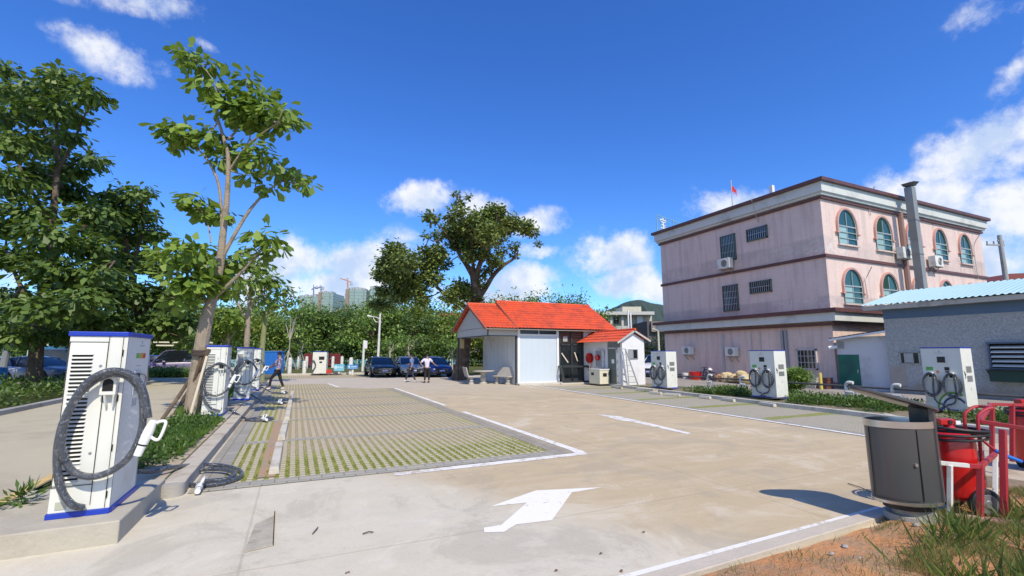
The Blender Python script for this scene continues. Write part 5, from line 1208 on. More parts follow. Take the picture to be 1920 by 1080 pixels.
def crane(label, px, ptop, pjib0, pjib1, Y, col):
    t = thing('tower_crane', label, 'tower crane', (0, 0, 0), 0, 'tower cranes'); mt = M('crane_'+col, {'red': (.5, .24, .18), 'blue': (.12, .18, .35)}[col], .6)
    a, b2 = P(px, 600, Y), P(px, ptop, Y); m = MB(); m.bar(a, b2, 1.5); m.build('mast', mt, t)
    c2, d2 = P(pjib0[0], pjib0[1], Y), P(pjib1[0], pjib1[1], Y); m = MB(); m.bar(c2, d2, .9, .9); m.bar(P(px, ptop-6, Y), c2.lerp(d2, .3), .4); m.bar(b2, P(px, ptop-6, Y), .8); m.build('jib', mt, t)
    m = MB(); m.bar(d2, d2+Vector((0, 0, -3)), 2.5); m.build('counterweight', TP, t)
crane('red tower crane above the tallest netted tower', 652, 528, (638, 522), (659, 529), 460, 'red'); crane('blue tower crane between the two left towers', 602, 541, (591, 541), (606, 538), 500, 'blue'); crane('slim blue tower crane above the farthest left tower', 588, 540, (584, 543), (594, 537), 530, 'blue')
t = thing('red_roof_house', 'house roofline with red eave just left of the kiosk behind the trees', 'house', (0, 0, 0))
m = MB(); face_box(m, 826, 592, 890, 662, 75, 8); m.build('wall', APT, t); m = MB(); face_box(m, 822, 586, 894, 592, 74, 10); m.build('roof', M('far_red_roof', (.40, .10, .07), .7), t)
t = thing('red_roof_house', 'dark red roof top showing above the blue metal roof at the right edge', 'house', (0, 0, 0))
q = [P(1874, 527, 40), P(1895, 513, 40), P(2020, 508, 40), P(2040, 527, 40)]
m = MB(); f = Vector((math.sin(YAW), math.cos(YAW), 0))*8; m.loft([[tuple(v_) for v_ in q], [tuple(v_+f) for v_ in q]]); m.build('roof', M('far_dark_red', (.22, .06, .05), .7), t); m = MB(); face_box(m, 1880, 527, 2040, 640, 40.5, 7); m.build('wall', PINK, t)
q = P(1887, 530, 34); t = thing('utility_pole', 'concrete utility pole with crossarm and insulators behind the grey building', 'utility pole', (q.x, q.y, 0))
zt = P(1887, 441, 34).z; za = P(1887, 460, 34).z
m = MB(); m.tube([(0, 0, 0), (0, 0, zt)], [.22, .14], 10); m.build('pole', CONC_G, t, smooth=True)
ca = Vector((math.cos(YAW), -math.sin(YAW), 0)); m = MB(); m.bar(ca*-1.05+Vector((0, 0, za+.05)), ca*.25+Vector((0, 0, za)), .10); m.bar(ca*-.2+Vector((0, 0, za+.35)), ca*.25+Vector((0, 0, za+.3)), .09); m.build('crossarm', CONC_G, t)
m = MB()
for s in (-1.0, -.5, .2): m.tube([ca*s+Vector((0, 0, za+.08)), ca*s+Vector((0, 0, za+.32))], .05, 6)
m.build('insulator', M('insul', (.35, .32, .3), .4), t)
# mountain
rng2 = np.random.default_rng(2); V = []; n_ = 90
prof = [(1040, 640), (1080, 610), (1120, 590), (1145, 580), (1165, 571), (1185, 564), (1203, 562), (1222, 567), (1250, 573), (1300, 582), (1400, 590), (1600, 600), (1900, 630)]
xs_, ys_ = zip(*prof); m = MB(); rows = []
for i in range(n_+1):
    px = 1040+860*(i/n_)**1.4; py = float(np.interp(px, xs_, ys_))+rng2.normal(0, .35); top = P(px, py, 1500); row = []
    for k in range(9):
        f_ = k/8; d_ = P(px, 662, 1500-600*f_); row.append((d_.x, d_.y, max(-1, top.z*(1-f_)**1.2+rng2.normal(0, 4)*(0 < k < 8))))
    rows.append(row)
m.loft(rows, cap=False, loop=False); o = m.build('hill', M('hill_forest', (.040, .065, .050), .95, var=.35, vs=.02, dirt=(.028, .045, .040), ds=.01), smooth=False); tag(o, kind='structure')
# ---------------------------------------------------------------- trees
BARK = M('bark_pale', (.33, .27, .20), .9, var=.3, vs=9, bump=.9, bs=22, dirt=(.20, .17, .12), ds=4)
BARKD = M('bark_dark', (.12, .085, .06), .95, var=.35, vs=7, bump=1.0, bs=18, dirt=(.25, .19, .14), ds=2.5)
BARKG = M('bark_green', (.25, .27, .13), .9, var=.3, vs=5, bump=.6)
L_SAP = leafmat('leaf_sapling', (.09, .18, .022), (.30, .42, .07), .5, .34)
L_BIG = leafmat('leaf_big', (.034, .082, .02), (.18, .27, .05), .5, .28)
L_OLD = leafmat('leaf_old', (.06, .105, .024), (.27, .34, .09), .5, .20)
L_OLIVE = leafmat('leaf_brownish', (.07, .075, .03), (.18, .15, .07), .6, .2)
L_LIGHT = leafmat('leaf_light', (.08, .16, .025), (.25, .36, .07), .4, .35)
L_MID = leafmat('leaf_mid', (.07, .155, .03), (.27, .39, .08), .45, .25)
L_MID2 = leafmat('leaf_mid_dark', (.045, .10, .028), (.14, .23, .06), .45, .2)
L_YEL = leafmat('leaf_yellowish', (.13, .19, .025), (.36, .41, .07), .45, .3)
L_FLOW = leafmat('leaf_flowering', (.16, .18, .06), (.55, .50, .28), .6, .3)
UP = np.array([[0, 0, 1.]])
def clump_leaves(rg, c, r, n, L, Wd, obov, drop=.45, flat=.62):
    """leaves spread over and inside one clump"""
    u = nrm(rg.normal(size=(n, 3))); rad = r*(rg.random((n, 1))**.5)
    pos = np.array([c])+u*rad*np.array([[1, 1, flat]])
    D = u*np.array([[1, 1, .5]])+rg.normal(size=(n, 3))*.45+UP*(-drop)
    Nn = UP*1.0+u*.45+rg.normal(size=(n, 3))*.38
    return leaves(pos, D, Nn, L*(.65+.6*rg.random(n)), Wd, obov)
def gather(parts):
    V = []; Fq = []; o = 0
    for v, f in parts: V.append(v); Fq.append(f+o); o += len(v)
    return np.concatenate(V), np.concatenate(Fq)
def px_tree(name, label, cat, Y, trunk, limbs, clumps, bark, leaf, L=.3, Wd=.55, dens=60, seed=1, depth=.9, obov=True, group=None, z0=None, drop=.45, flat=.62, thick=.6, wisp=.25):
    """trunk: [(px, py, radius)], limbs likewise, clumps: [(px, py, rpx)], laid out about the trunk's own distance with real depth"""
    rg = np.random.default_rng(seed); base = P(trunk[0][0], trunk[0][1], Y)
    if z0 is not None: base.z = z0
    t = thing(name, label, cat, base, 0, group)
    fw = Vector((math.sin(YAW), math.cos(YAW), 0))
    m = MB(); dd = {}
    def pt(px, py, dy=0): return P(px, py, Y+dy)-base
    tp = [pt(a, b2) for a, b2, _ in trunk]; tp[0] = Vector((0, 0, -.05))
    c = catmull(tp, 5); rr = np.interp(np.linspace(0, len(trunk)-1, len(c)), range(len(trunk)), [x[2] for x in trunk])
    m.tube(c, list(rr), 10)
    ends = []
    for k, lb in enumerate(limbs):
        amp = rg.uniform(-1, 1)*depth*(1.2 if len(lb) > 2 else .6)
        pts = [pt(a, b2, amp*(i/(len(lb)-1))**1.3) for i, (a, b2, _) in enumerate(lb)]
        c = catmull(pts, 4); rr = np.interp(np.linspace(0, len(lb)-1, len(c)), range(len(lb)), [x[2] for x in lb]); m.tube(c, list(rr), 7)
        ends += [(x, amp*(i/(len(lb)-1))**1.3) for i, x in enumerate(lb)]
    allp = [(a, b2, 0) for a, b2, _ in trunk[len(trunk)//2:]]+[(x[0], x[1], dp) for x, dp in ends]
    parts = []
    for (px, py, rp) in clumps:
        r = rp*1.1/F*Y
        near = min(allp, key=lambda q: (q[0]-px)**2+(q[1]-py)**2)
        for s in range(2 if r > .5 else 1):
            dy = near[2]*.8+rg.uniform(-1, 1)*r*1.1*thick*1.6
            cc = P(px+rg.uniform(-.25, .25)*rp*(s > 0), py+rg.uniform(-.15, .15)*rp*(s > 0), Y+dy)-base
            n = int(dens*(r/.45)**2*(1 if s == 0 else .8))+6
            parts.append(clump_leaves(rg, cc, r*(1 if s == 0 else .85), n, L, Wd, obov, drop, flat))
            # stragglers at the edge of the clump keep the outline uneven
            parts.append(clump_leaves(rg, cc, r*1.45, int(n*wisp*.5)+1, L*.9, Wd, obov, drop, flat))
            q0 = pt(near[0], near[1], near[2]); mid = (q0+cc)/2+Vector((0, 0, -.08*r))
            rr0 = min(.05, .02+r*.02)*(Y/14)**.5; m.tube([q0, mid, cc], [rr0, rr0*.7, rr0*.3], 5)
    m.build('trunk', bark, t, smooth=True)
    V, Fq = gather(parts); np_mesh('crown', V, Fq, leaf, t); return t
# young broad-leaved tree between the first two charging stations
px_tree('young_tree', 'slender young broad-leaved tree with leaning pale trunk propped by dark stakes', 'tree', 11.9,
  [(357, 792, .185), (364, 740, .172), (376, 660, .165), (388, 595, .15), (400, 552, .12), (412, 497, .105), (418, 440, .085), (425, 380, .07), (428, 300, .052), (420, 262, .042), (408, 222, .034), (398, 190, .024), (392, 165, .015)],
  [[(413, 490, .06), (440, 440, .05), (470, 392, .042), (503, 357, .028), (530, 340, .015)], [(416, 430, .04), (411, 350, .038), (389, 300, .028), (361, 270, .015)], [(427, 262, .035), (445, 243, .025), (462, 215, .018), (480, 200, .012)],
   [(430, 320, .04), (458, 280, .03), (492, 250, .022), (520, 232, .012)], [(455, 285, .02), (468, 260, .018), (470, 235, .01)], [(396, 562, .07), (433, 530, .045), (478, 483, .03), (495, 455, .015)], [(395, 455, .02), (392, 430, .018), (385, 405, .01)],
   [(392, 580, .05), (375, 540, .035), (350, 500, .02), (325, 482, .012)], [(405, 520, .04), (420, 500, .025), (440, 492, .012)], [(408, 230, .03), (404, 160, .015), (375, 120, .008)]],
  [(352, 98, 20), (372, 118, 32), (395, 160, 32), (400, 120, 16), (428, 178, 30), (462, 146, 22), (440, 200, 38), (488, 190, 36), (508, 215, 38), (542, 226, 22), (470, 225, 28), (532, 200, 18),
   (312, 240, 20), (330, 258, 26), (350, 245, 30), (388, 252, 30), (405, 262, 18), (440, 290, 30), (480, 275, 24), (490, 298, 30), (412, 295, 22), (520, 325, 32), (556, 328, 26), (576, 345, 16), (505, 350, 18), (470, 330, 14),
   (362, 370, 24), (378, 388, 26), (402, 402, 22), (428, 402, 16), (352, 380, 14), (498, 440, 26), (475, 440, 16), (515, 462, 20), (490, 475, 14),
   (360, 472, 36), (318, 478, 30), (400, 498, 34), (436, 485, 28), (350, 520, 34), (292, 468, 16), (378, 530, 34), (425, 535, 24), (340, 560, 20)],
  BARK, L_SAP, L=.31, Wd=.6, dens=44, seed=4, depth=.6, drop=.55, flat=.6, z0=.15)
# stakes propping it
t = thing('tree_stakes', 'rough dark wooden props and a pale pole lashed to the young tree trunk', 'stakes', G(352, 790, .15))
b0 = t.location.copy(); ty = 11.75
m = MB()
for a, b2, r in (((298, 795, -.6), (385, 660, 0), .045), ((318, 792, .3), (392, 655, 0), .045), ((330, 798, .9), (378, 668, .1), .04)):
    m.tube(catmull([P(a[0], a[1], ty+a[2])-b0, P((a[0]+b2[0])/2+4, (a[1]+b2[1])/2, ty+.1)-b0, P(b2[0], b2[1], ty)-b0], 4), r, 7)
m.build('dark_prop', BARKD, t, smooth=True)
m = MB(); m.tube([P(347, 812, 11.3)-b0, P(388, 668, 11.75)-b0], .032, 8); m.build('pale_pole', M('pole_pale', (.62, .55, .42), .7, var=.1), t, smooth=True)
m = MB(); c = P(377, 660, 11.85)-b0
for k in range(4): m.tube([(c.x+.19*math.cos(a), c.y+.19*math.sin(a), c.z-.06+.035*k+.02*math.sin(a)) for a in [i*math.pi/7 for i in range(14)]], .022, 6, closed=True)
m.build('lashing', M('rope_dark', (.07, .05, .045), .9), t)
# big shady trees at the left edge
BIGT = [px_tree('broadleaf_tree', 'large dark broad-leaved tree at the left edge, trunk standing before parked cars', 'tree', 20.5,
  [(62, 738, .30), (66, 680, .26), (74, 600, .22), (88, 500, .18), (100, 400, .14), (108, 300, .09), (105, 210, .04)],
  [[(72, 620, .12), (40, 540, .09), (10, 470, .05)], [(88, 500, .12), (150, 430, .08), (200, 390, .05)], [(98, 420, .1), (50, 340, .06), (15, 260, .04)], [(104, 330, .08), (140, 260, .05), (170, 190, .03)], [(80, 560, .1), (150, 520, .08), (215, 490, .04)], [(105, 280, .05), (60, 200, .03), (20, 150, .02)]],
  [(8, 125, 24), (20, 170, 34), (75, 165, 34), (118, 150, 34), (160, 172, 30), (190, 180, 16), (60, 205, 34), (112, 205, 32), (140, 220, 24), (15, 215, 30),
   (20, 270, 42), (85, 265, 40), (125, 250, 26), (20, 340, 48), (90, 325, 46), (140, 310, 34), (178, 298, 22), (125, 355, 44), (55, 395, 48), (15, 420, 40), (180, 400, 40), (100, 440, 48), (165, 455, 42), (40, 480, 50), (110, 510, 50), (20, 560, 48), (85, 575, 46), (150, 560, 44), (190, 515, 36), (30, 625, 36), (110, 625, 30), (160, 605, 30)],
  BARKD, L_BIG, L=.36, Wd=.56, dens=40, seed=7, depth=2.2, z0=.27, group='shady trees on the left verge', drop=.6, flat=.5, thick=1.5)]
px_tree('broadleaf_tree', 'dense dark tree whose crown fills the space above and left of the nearest charging station', 'tree', 24,
  [(268, 722, .26), (265, 640, .22), (255, 560, .18), (240, 480, .12), (228, 400, .06)],
  [[(262, 600, .1), (300, 540, .07), (330, 500, .04)], [(255, 560, .1), (200, 500, .06), (170, 460, .04)], [(245, 500, .08), (270, 430, .05), (265, 370, .03)]],
  [(210, 370, 26), (250, 362, 26), (272, 356, 16), (225, 400, 40), (265, 400, 26), (190, 430, 38), (240, 440, 40), (286, 432, 22), (210, 490, 44), (262, 485, 42), (298, 500, 26), (180, 545, 44), (240, 545, 46), (290, 555, 40), (330, 560, 32), (345, 600, 26), (300, 610, 40), (250, 610, 42), (200, 600, 40), (345, 540, 18), (355, 640, 18), (220, 650, 26), (160, 640, 26)],
  BARKD, L_BIG, L=.37, Wd=.56, dens=38, seed=12, depth=2.2, z0=.27, group='shady trees on the left verge', drop=.6, flat=.5, thick=1.4)
# shade tree just outside the frame on the left verge
o = dup(BIGT[0], 'large broad-leaved verge tree standing nearest the camera, outside the left edge', (-17.5, 12.0, .27), 1.4, .8)
o = dup(BIGT[0], 'broad-leaved verge tree farther left behind the parked silver car', (-21.5, 22.0, .27), 2.6, .85)
# light green young trees behind the left row
px_tree('young_tree', 'light green young tree with pale trunk rising behind the third charging station', 'tree', 20.5, [(459, 745, .13), (461, 680, .12), (464, 620, .11), (468, 560, .08), (470, 520, .05)],
  [[(465, 600, .05), (440, 560, .035), (425, 530, .02)], [(467, 575, .05), (495, 545, .03), (515, 525, .02)], [(466, 560, .04), (455, 510, .025), (448, 480, .015)]],
  [(430, 520, 24), (455, 490, 24), (485, 500, 26), (505, 525, 22), (440, 545, 22), (475, 530, 22), (418, 550, 18), (520, 545, 16), (500, 560, 18), (465, 465, 14), (490, 478, 12)], BARK, L_LIGHT, L=.3, Wd=.55, dens=30, seed=21, depth=1.0, z0=.15, group='young trees along the left kerb', drop=.6)
px_tree('young_tree', 'airy young tree with mossy green trunk behind the farthest left charging station', 'tree', 27, [(490, 720, .17), (491, 660, .15), (496, 610, .13), (500, 585, .09), (515, 560, .05)],
  [[(499, 590, .06), (530, 570, .04), (545, 552, .02)], [(497, 600, .06), (478, 570, .03), (465, 550, .02)], [(502, 580, .05), (500, 550, .03), (505, 520, .015)]],
  [(480, 555, 16), (505, 530, 16), (530, 545, 18), (545, 562, 14), (515, 565, 16), (490, 580, 14), (535, 580, 12), (460, 575, 14)], BARKG, L_LIGHT, L=.3, Wd=.55, dens=26, seed=22, depth=1.0, z0=.15, group='young trees along the left kerb', drop=.6)
px_tree('young_tree', 'bright green bushy young tree low behind the lashed trunk of the propped tree', 'tree', 26, [(425, 735, .12), (426, 690, .1), (428, 640, .08), (425, 600, .05)],
  [[(427, 650, .05), (405, 620, .03), (395, 600, .02)], [(427, 640, .05), (450, 610, .03), (455, 590, .02)]],
  [(400, 600, 20), (425, 585, 22), (450, 600, 20), (410, 625, 20), (440, 625, 18), (395, 580, 14), (425, 610, 22)], BARK, L_SAP, L=.3, Wd=.55, dens=34, seed=23, depth=1.0, z0=.15, group='young trees along the left kerb')
# old gnarled tree by the kiosk
px_tree('old_tree', 'old gnarled tree with thick dark trunk and spreading ragged crown beside the red-roofed kiosk', 'tree', 31.4,
  [(862, 710, .62), (866, 690, .46), (870, 650, .43), (879, 605, .42), (890, 570, .40), (893, 545, .36), (889, 520, .28), (884, 500, .22)],
  [[(886, 515, .22), (874, 495, .18), (862, 478, .13), (850, 455, .08), (838, 435, .04)], [(892, 530, .22), (898, 500, .18), (910, 472, .14), (925, 440, .10), (932, 405, .05)], [(896, 560, .24), (912, 537, .18), (926, 515, .15), (945, 497, .12), (964, 484, .09), (972, 470, .04)],
   [(885, 585, .22), (866, 572, .17), (848, 560, .14), (828, 546, .11), (812, 528, .08), (800, 505, .05)], [(812, 528, .07), (790, 520, .06), (765, 530, .05), (745, 545, .03)], [(800, 505, .06), (775, 490, .05), (750, 485, .03)], [(888, 510, .14), (885, 470, .10), (880, 430, .06), (860, 400, .04), (856, 370, .02)],
   [(840, 440, .05), (822, 452, .04), (803, 449, .02)], [(925, 445, .08), (955, 430, .06), (985, 428, .04), (1008, 452, .02)], [(850, 455, .06), (825, 425, .04), (805, 405, .02)]],
  [(740, 470, 18), (760, 490, 24), (730, 492, 20), (745, 515, 26), (715, 515, 16), (770, 520, 22), (785, 540, 20), (750, 548, 22), (720, 545, 14), (793, 562, 14), (708, 570, 14), (730, 572, 10), (805, 495, 24), (820, 475, 20), (812, 520, 16), (795, 470, 10),
   (862, 540, 18), (845, 555, 16), (878, 552, 14), (860, 570, 10), (850, 430, 22), (878, 425, 24), (862, 455, 22), (892, 450, 22), (920, 440, 26), (900, 412, 22), (940, 425, 22), (928, 398, 18), (960, 418, 18), (985, 425, 16), (1000, 436, 10), (1010, 457, 6), (905, 475, 14), (880, 480, 14),
   (822, 440, 12), (812, 408, 12), (800, 405, 8), (800, 441, 7), (855, 362, 5), (862, 380, 8), (855, 398, 12), (878, 368, 5), (868, 395, 8), (845, 410, 10), (963, 462, 9), (965, 478, 8), (930, 490, 13), (918, 503, 10), (905, 512, 12), (880, 540, 12), (900, 560, 8), (835, 495, 12), (905, 530, 9), (940, 470, 10)],
  BARKD, L_OLD, L=.27, Wd=.62, dens=118, seed=31, depth=2.0, z0=.0, obov=False, drop=.3, flat=.8, thick=1.0, wisp=.5)

# ---- generic belt trees: four templates, then copies
def belt_tree(label, leaf, H, rx, seed, n, L, loc, bark=BARKD, group='trees of the dense belt behind the car park', name='belt_tree', nl=26, low=.25, multi=False):
    rg = np.random.default_rng(seed); t = thing(name, label, 'tree', loc, 0, group)
    parts = []; m = MB(); tr = H*.030
    m.tube(catmull([(0, 0, -.1), (.1*rg.normal(), .1*rg.normal(), H*.3), (.25*rg.normal(), .25*rg.normal(), H*.7)], 4), [tr*(1-.6*i/8) for i in range(9)], 8)
    for k in range(nl):
        a = rg.random()*6.283; f = low+(1-low)*rg.random()**.85; prof = math.sqrt(max(.03, 1-((f-.52)/.56)**2)); rr = rx*prof*(.55+.45*rg.random())
        c = np.array([rr*math.cos(a), rr*math.sin(a), H*f*.95]); r = rx*(.26+.2*rg.random())
        parts.append(clump_leaves(rg, c, r, int(n/nl), L, .55, False, .35, .75)); parts.append(clump_leaves(rg, c, r*1.5, int(n/nl*.18)+1, L, .55, False, .35, .9))
        m.tube([(0, 0, H*f*.55), tuple((c+np.array([0, 0, H*f*.5]))/2), tuple(c)], [tr*.4, tr*.28, tr*.1], 5)
    m.build('trunk', bark, t, smooth=True); V, Fq = gather(parts); np_mesh('crown', V, Fq, leaf, t); return t
far = (300, -400, 0)
TPL = [belt_tree('x', L_MID, 9.5, 4.6, 41, 5200, .42, far), belt_tree('x', L_YEL, 8.5, 4.4, 42, 5200, .42, far), belt_tree('x', L_MID2, 10.5, 4.2, 43, 5600, .40, far), belt_tree('x', L_MID, 8.0, 5.0, 44, 5200, .45, far)]
belt = [  # px, top py, Y, template, label
 (300, 560, 60, 2, 'dark belt tree just right of the nearest charging station cap'), (345, 575, 58, 0, 'belt tree behind the vans with roof racks'), (400, 585, 62, 3, 'low belt tree behind the leaning young trunk'),
 (445, 570, 64, 0, 'belt tree behind the film-wrapped stations'), (485, 585, 60, 1, 'yellowish belt tree behind the mossy green trunk'), (528, 583, 66, 0, 'mid green belt tree behind the man in the patterned shirt'),
 (556, 575, 60, 3, 'wide belt tree behind the thin white pole'), (592, 574, 66, 2, 'dark green belt tree below the leftmost netted towers'), (628, 570, 62, 2, 'dark belt tree above the distant lone station'),
 (662, 577, 66, 1, 'yellow-green belt tree left of the white street lamp'), (697, 574, 60, 3, 'rounded belt tree right behind the white street lamp'), (735, 560, 64, 0, 'tall belt tree above the black car'), (768, 572, 60, 2, 'dark belt tree above the grey car'),
 (800, 570, 64, 1, 'bright belt tree above the two walking men'), (836, 588, 62, 3, 'low belt tree beside the trunk of the old tree'), (870, 596, 68, 0, 'belt tree seen behind the gnarled trunk'), (915, 568, 60, 1, 'pale green belt tree top showing over the kiosk porch roof'),
 (955, 566, 62, 1, 'light belt tree top just left of the tall kiosk ridge'), (1022, 556, 58, 0, 'taller green tree top showing over the middle of the kiosk ridge'), (1058, 550, 58, 2, 'dark tree top over the right half of the kiosk ridge'), (1100, 580, 60, 0, 'tree top at the right end of the kiosk ridge'),
 (250, 560, 64, 0, 'belt tree behind the dark verge trees'), (190, 560, 60, 2, 'belt tree hidden behind the nearest charging station'), (120, 565, 62, 0, 'belt tree behind the left verge cars'), (50, 565, 60, 3, 'belt tree at the far left edge'), (-20, 560, 60, 2, 'belt tree beyond the left edge')]
Hs = [9.5, 8.5, 10.5, 8.0]
for i, (px, py, Y, k, lab) in enumerate(belt):
    b0 = P(px, 662, Y); zt = P(px, py, Y).z; s = zt/Hs[k]
    if i < 4 and False: pass
    dup(TPL[k], lab, (b0.x, b0.y, .0), i*1.7, (s*(1.0+.12*((i*7) % 3-1)), s, s))
for o in TPL:
    for c in list(o.children): bpy.data.objects.remove(c)
    bpy.data.objects.remove(o)
# second, farther wood that reads as one mass behind the belt
rg = np.random.default_rng(77); parts = []
for k in range(130):
    px = rg.uniform(-120, 1150); Y = rg.uniform(84, 100); zt = P(px, rg.uniform(596, 606), Y).z; c = P(px, 662, Y)
    parts.append(clump_leaves(rg, np.array([c.x, c.y, zt*rg.uniform(.35, .85)]), 4.2, 420, .85, .6, False, .3, .9))
V, Fq = gather(parts); o = np_mesh('wood', V, Fq, L_MID2); tag(o, 'far wood filling the gaps behind the tree belt', 'wood', kind='stuff')
rg = np.random.default_rng(78); parts = []
for k in range(150):
    px = rg.uniform(-100, 900); Y = rg.uniform(56, 60); c = P(px, 662, Y)
    parts.append(clump_leaves(rg, np.array([c.x, c.y, rg.uniform(.5, 2.3)]), 1.6, 210, .36, .6, False, .2, .9))
V, Fq = gather(parts); o = np_mesh('undergrowth', V, Fq, L_MID2); tag(o, 'dark undergrowth of shrubs at the foot of the tree belt', 'shrubs', kind='stuff')
# thin young trees on the far lawn
def twig_tree(label, pxb, pyb, pyt, Y, spread, leaf=L_LIGHT, nclump=5, col=None, props=True):
    rg = np.random.default_rng(int(pxb)); base = G(pxb, pyb) if Y is None else P(pxb, 662, Y); base.z = .1
    t = thing('staked_sapling', label, 'sapling', base, 0, 'thin staked saplings on the far lawn'); Yd = Y or 45; H = P(pxb, pyt, Yd).z
    m = MB(); m.tube(catmull([(0, 0, 0), (.1, 0, H*.4), (.05, .1, H*.9)], 4), [.06, .055, .05, .05, .045, .04, .03, .025, .02], 6)
    parts = []
    for k in range(nclump):
        a = rg.random()*6.28; c = Vector((spread*math.cos(a), spread*math.sin(a), H*(.7+.3*rg.random()))); m.tube([(.08, 0, H*.5), c*.55+Vector((0, 0, H*.32)), c], [.03, .02, .008], 5)
        parts.append(clump_leaves(rg, np.array(c), .6, 90, .28, .5, False))
    m.build('trunk', col or M('bark_white', (.40, .37, .30), .85, var=.15), t, smooth=True)
    if props:
        m = MB()
        for k in range(3): a = k*2.1+.4; m.bar((.9*math.cos(a), .9*math.sin(a), 0), (.05, 0, 1.9), .07)
        m.build('stake', M('bark_white', (.40, .37, .30), .85, var=.15), t)
    V, Fq = gather(parts); np_mesh('crown', V, Fq, leaf, t)
twig_tree('thin sapling with white trunk and forked top left of the distant lone station', 562, 690, 636, 48, 1.0)
twig_tree('thin staked sapling behind the black parked car', 730, 690, 636, 50, 1.4, L_MID, 8); twig_tree('thin staked sapling between the grey car and the street lamp', 764, 690, 630, 52, 1.6, L_MID, 8); twig_tree('sapling on crossed props just left of the old trunk', 846, 690, 640, 48, 1.0, L_MID, 4)
twig_tree('tall very thin white-stemmed sapling above the fallow lawn by the blue container', 540, 690, 585, 46, .9, L_LIGHT, 6)
# shrubs and ground cover on the right
def shrub(name, label, cat, loc, r, n, L, leaf, seed, flat=.8, group=None, stems=True):
    rg = np.random.default_rng(seed); t = thing(name, label, cat, loc, 0, group); parts = []; m = MB()
    for k in range(14):
        a = rg.random()*6.28; q = rg.random()**.5; c = np.array([r*.65*q*math.cos(a), r*.65*q*math.sin(a), r*flat*(.4+.8*rg.random())]); parts.append(clump_leaves(rg, c, r*.42, n//14, L, .5, False, .1, .9)); m.tube([(0, 0, 0), tuple(c*.6), tuple(c)], [.03, .02, .01], 5)
    m.build('stems', BARKD, t); V, Fq = gather(parts); np_mesh('foliage', V, Fq, leaf, t); return t
c = G(1498, 742, .1); shrub('round_bush', 'round green bush under the barred ground floor window of the pink building', 'bush', (18.6, 12.7, .1), .85, 3600, .13, L_MID, 3)
q = P(1222, 690, 36); shrub('flowering_bush', 'pale yellow flowering bush between the kiosk wing and the pink building', 'bush', (q.x, q.y, 0), 1.5, 2600, .22, L_FLOW, 5, 1.5)
q = P(1240, 690, 38); shrub('green_bush', 'green bush behind the charging station at the left corner of the pink building', 'bush', (q.x, q.y, 0), 1.5, 2600, .22, L_MID, 6, 1.6)
rg = np.random.default_rng(91); parts = []
for k in range(230):
    y = rg.uniform(2.5, 15.2); x = rg.uniform(15.0, 17.3)+(y-7.5)*.04
    if abs(y-7.0) < .8 and x < 17.2 or abs(y-11.75) < .75 and x < 16.4: continue
    if rg.random() < .25: continue
    parts.append(clump_leaves(rg, np.array([x, y, .16]), .36, 130, .10, .5, False, -.4, .55))
V, Fq = gather(parts); o = np_mesh('ground_cover', V, Fq, leafmat('leaf_cover', (.03, .085, .012), (.12, .20, .04), .45, .25)); tag(o, 'low leafy ground cover along the right kerb behind the wheel stops', 'ground cover', kind='stuff')
rg = np.random.default_rng(92); parts = []
for k in range(110):
    y = 8.0+5.3*rg.random()**.7; x = rg.uniform(-2.35, -1.6); parts.append(clump_leaves(rg, np.array([x, y, .19+.06*rg.random()]), .12+.16*rg.random(), 70, .055+.03*rg.random(), .5, False, -.4, .7))
for k in range(4): parts.append(clump_leaves(rg, np.array([rg.uniform(-2.6, -2.4), rg.uniform(6.5, 6.9), .27]), .13, 22, .13, .25, False, -.3, .8))
V, Fq = gather(parts); o = np_mesh('ground_cover', V, Fq, MATS['leaf_cover']); tag(o, 'low leafy green ground cover round the propped young tree', 'ground cover', kind='stuff')
rg = np.random.default_rng(93); parts = []
for k in range(420):
    y = rg.uniform(6, 30); x = rg.uniform(-20, -7.1); parts.append(clump_leaves(rg, np.array([x, y, .42]), .5, 60, .14, .5, False, -.2, .7))
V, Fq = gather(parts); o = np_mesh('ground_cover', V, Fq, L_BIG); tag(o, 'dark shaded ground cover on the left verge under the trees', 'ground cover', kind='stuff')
m = MB(); t = thing('clipped_hedge', 'long low clipped hedge on the far side of the left lane', 'hedge', (0, 0, 0))
rg = np.random.default_rng(94); parts = []
for k in range(260):
    c = P(rg.uniform(150, 372), 700, 30.5+rg.uniform(-.6, .6)); parts.append(clump_leaves(rg, np.array([c.x, c.y, .30+.35*rg.random()]), .32, 60, .13, .5, False, 0, .9))
V, Fq = gather(parts); np_mesh('foliage', V, Fq, L_MID, t)
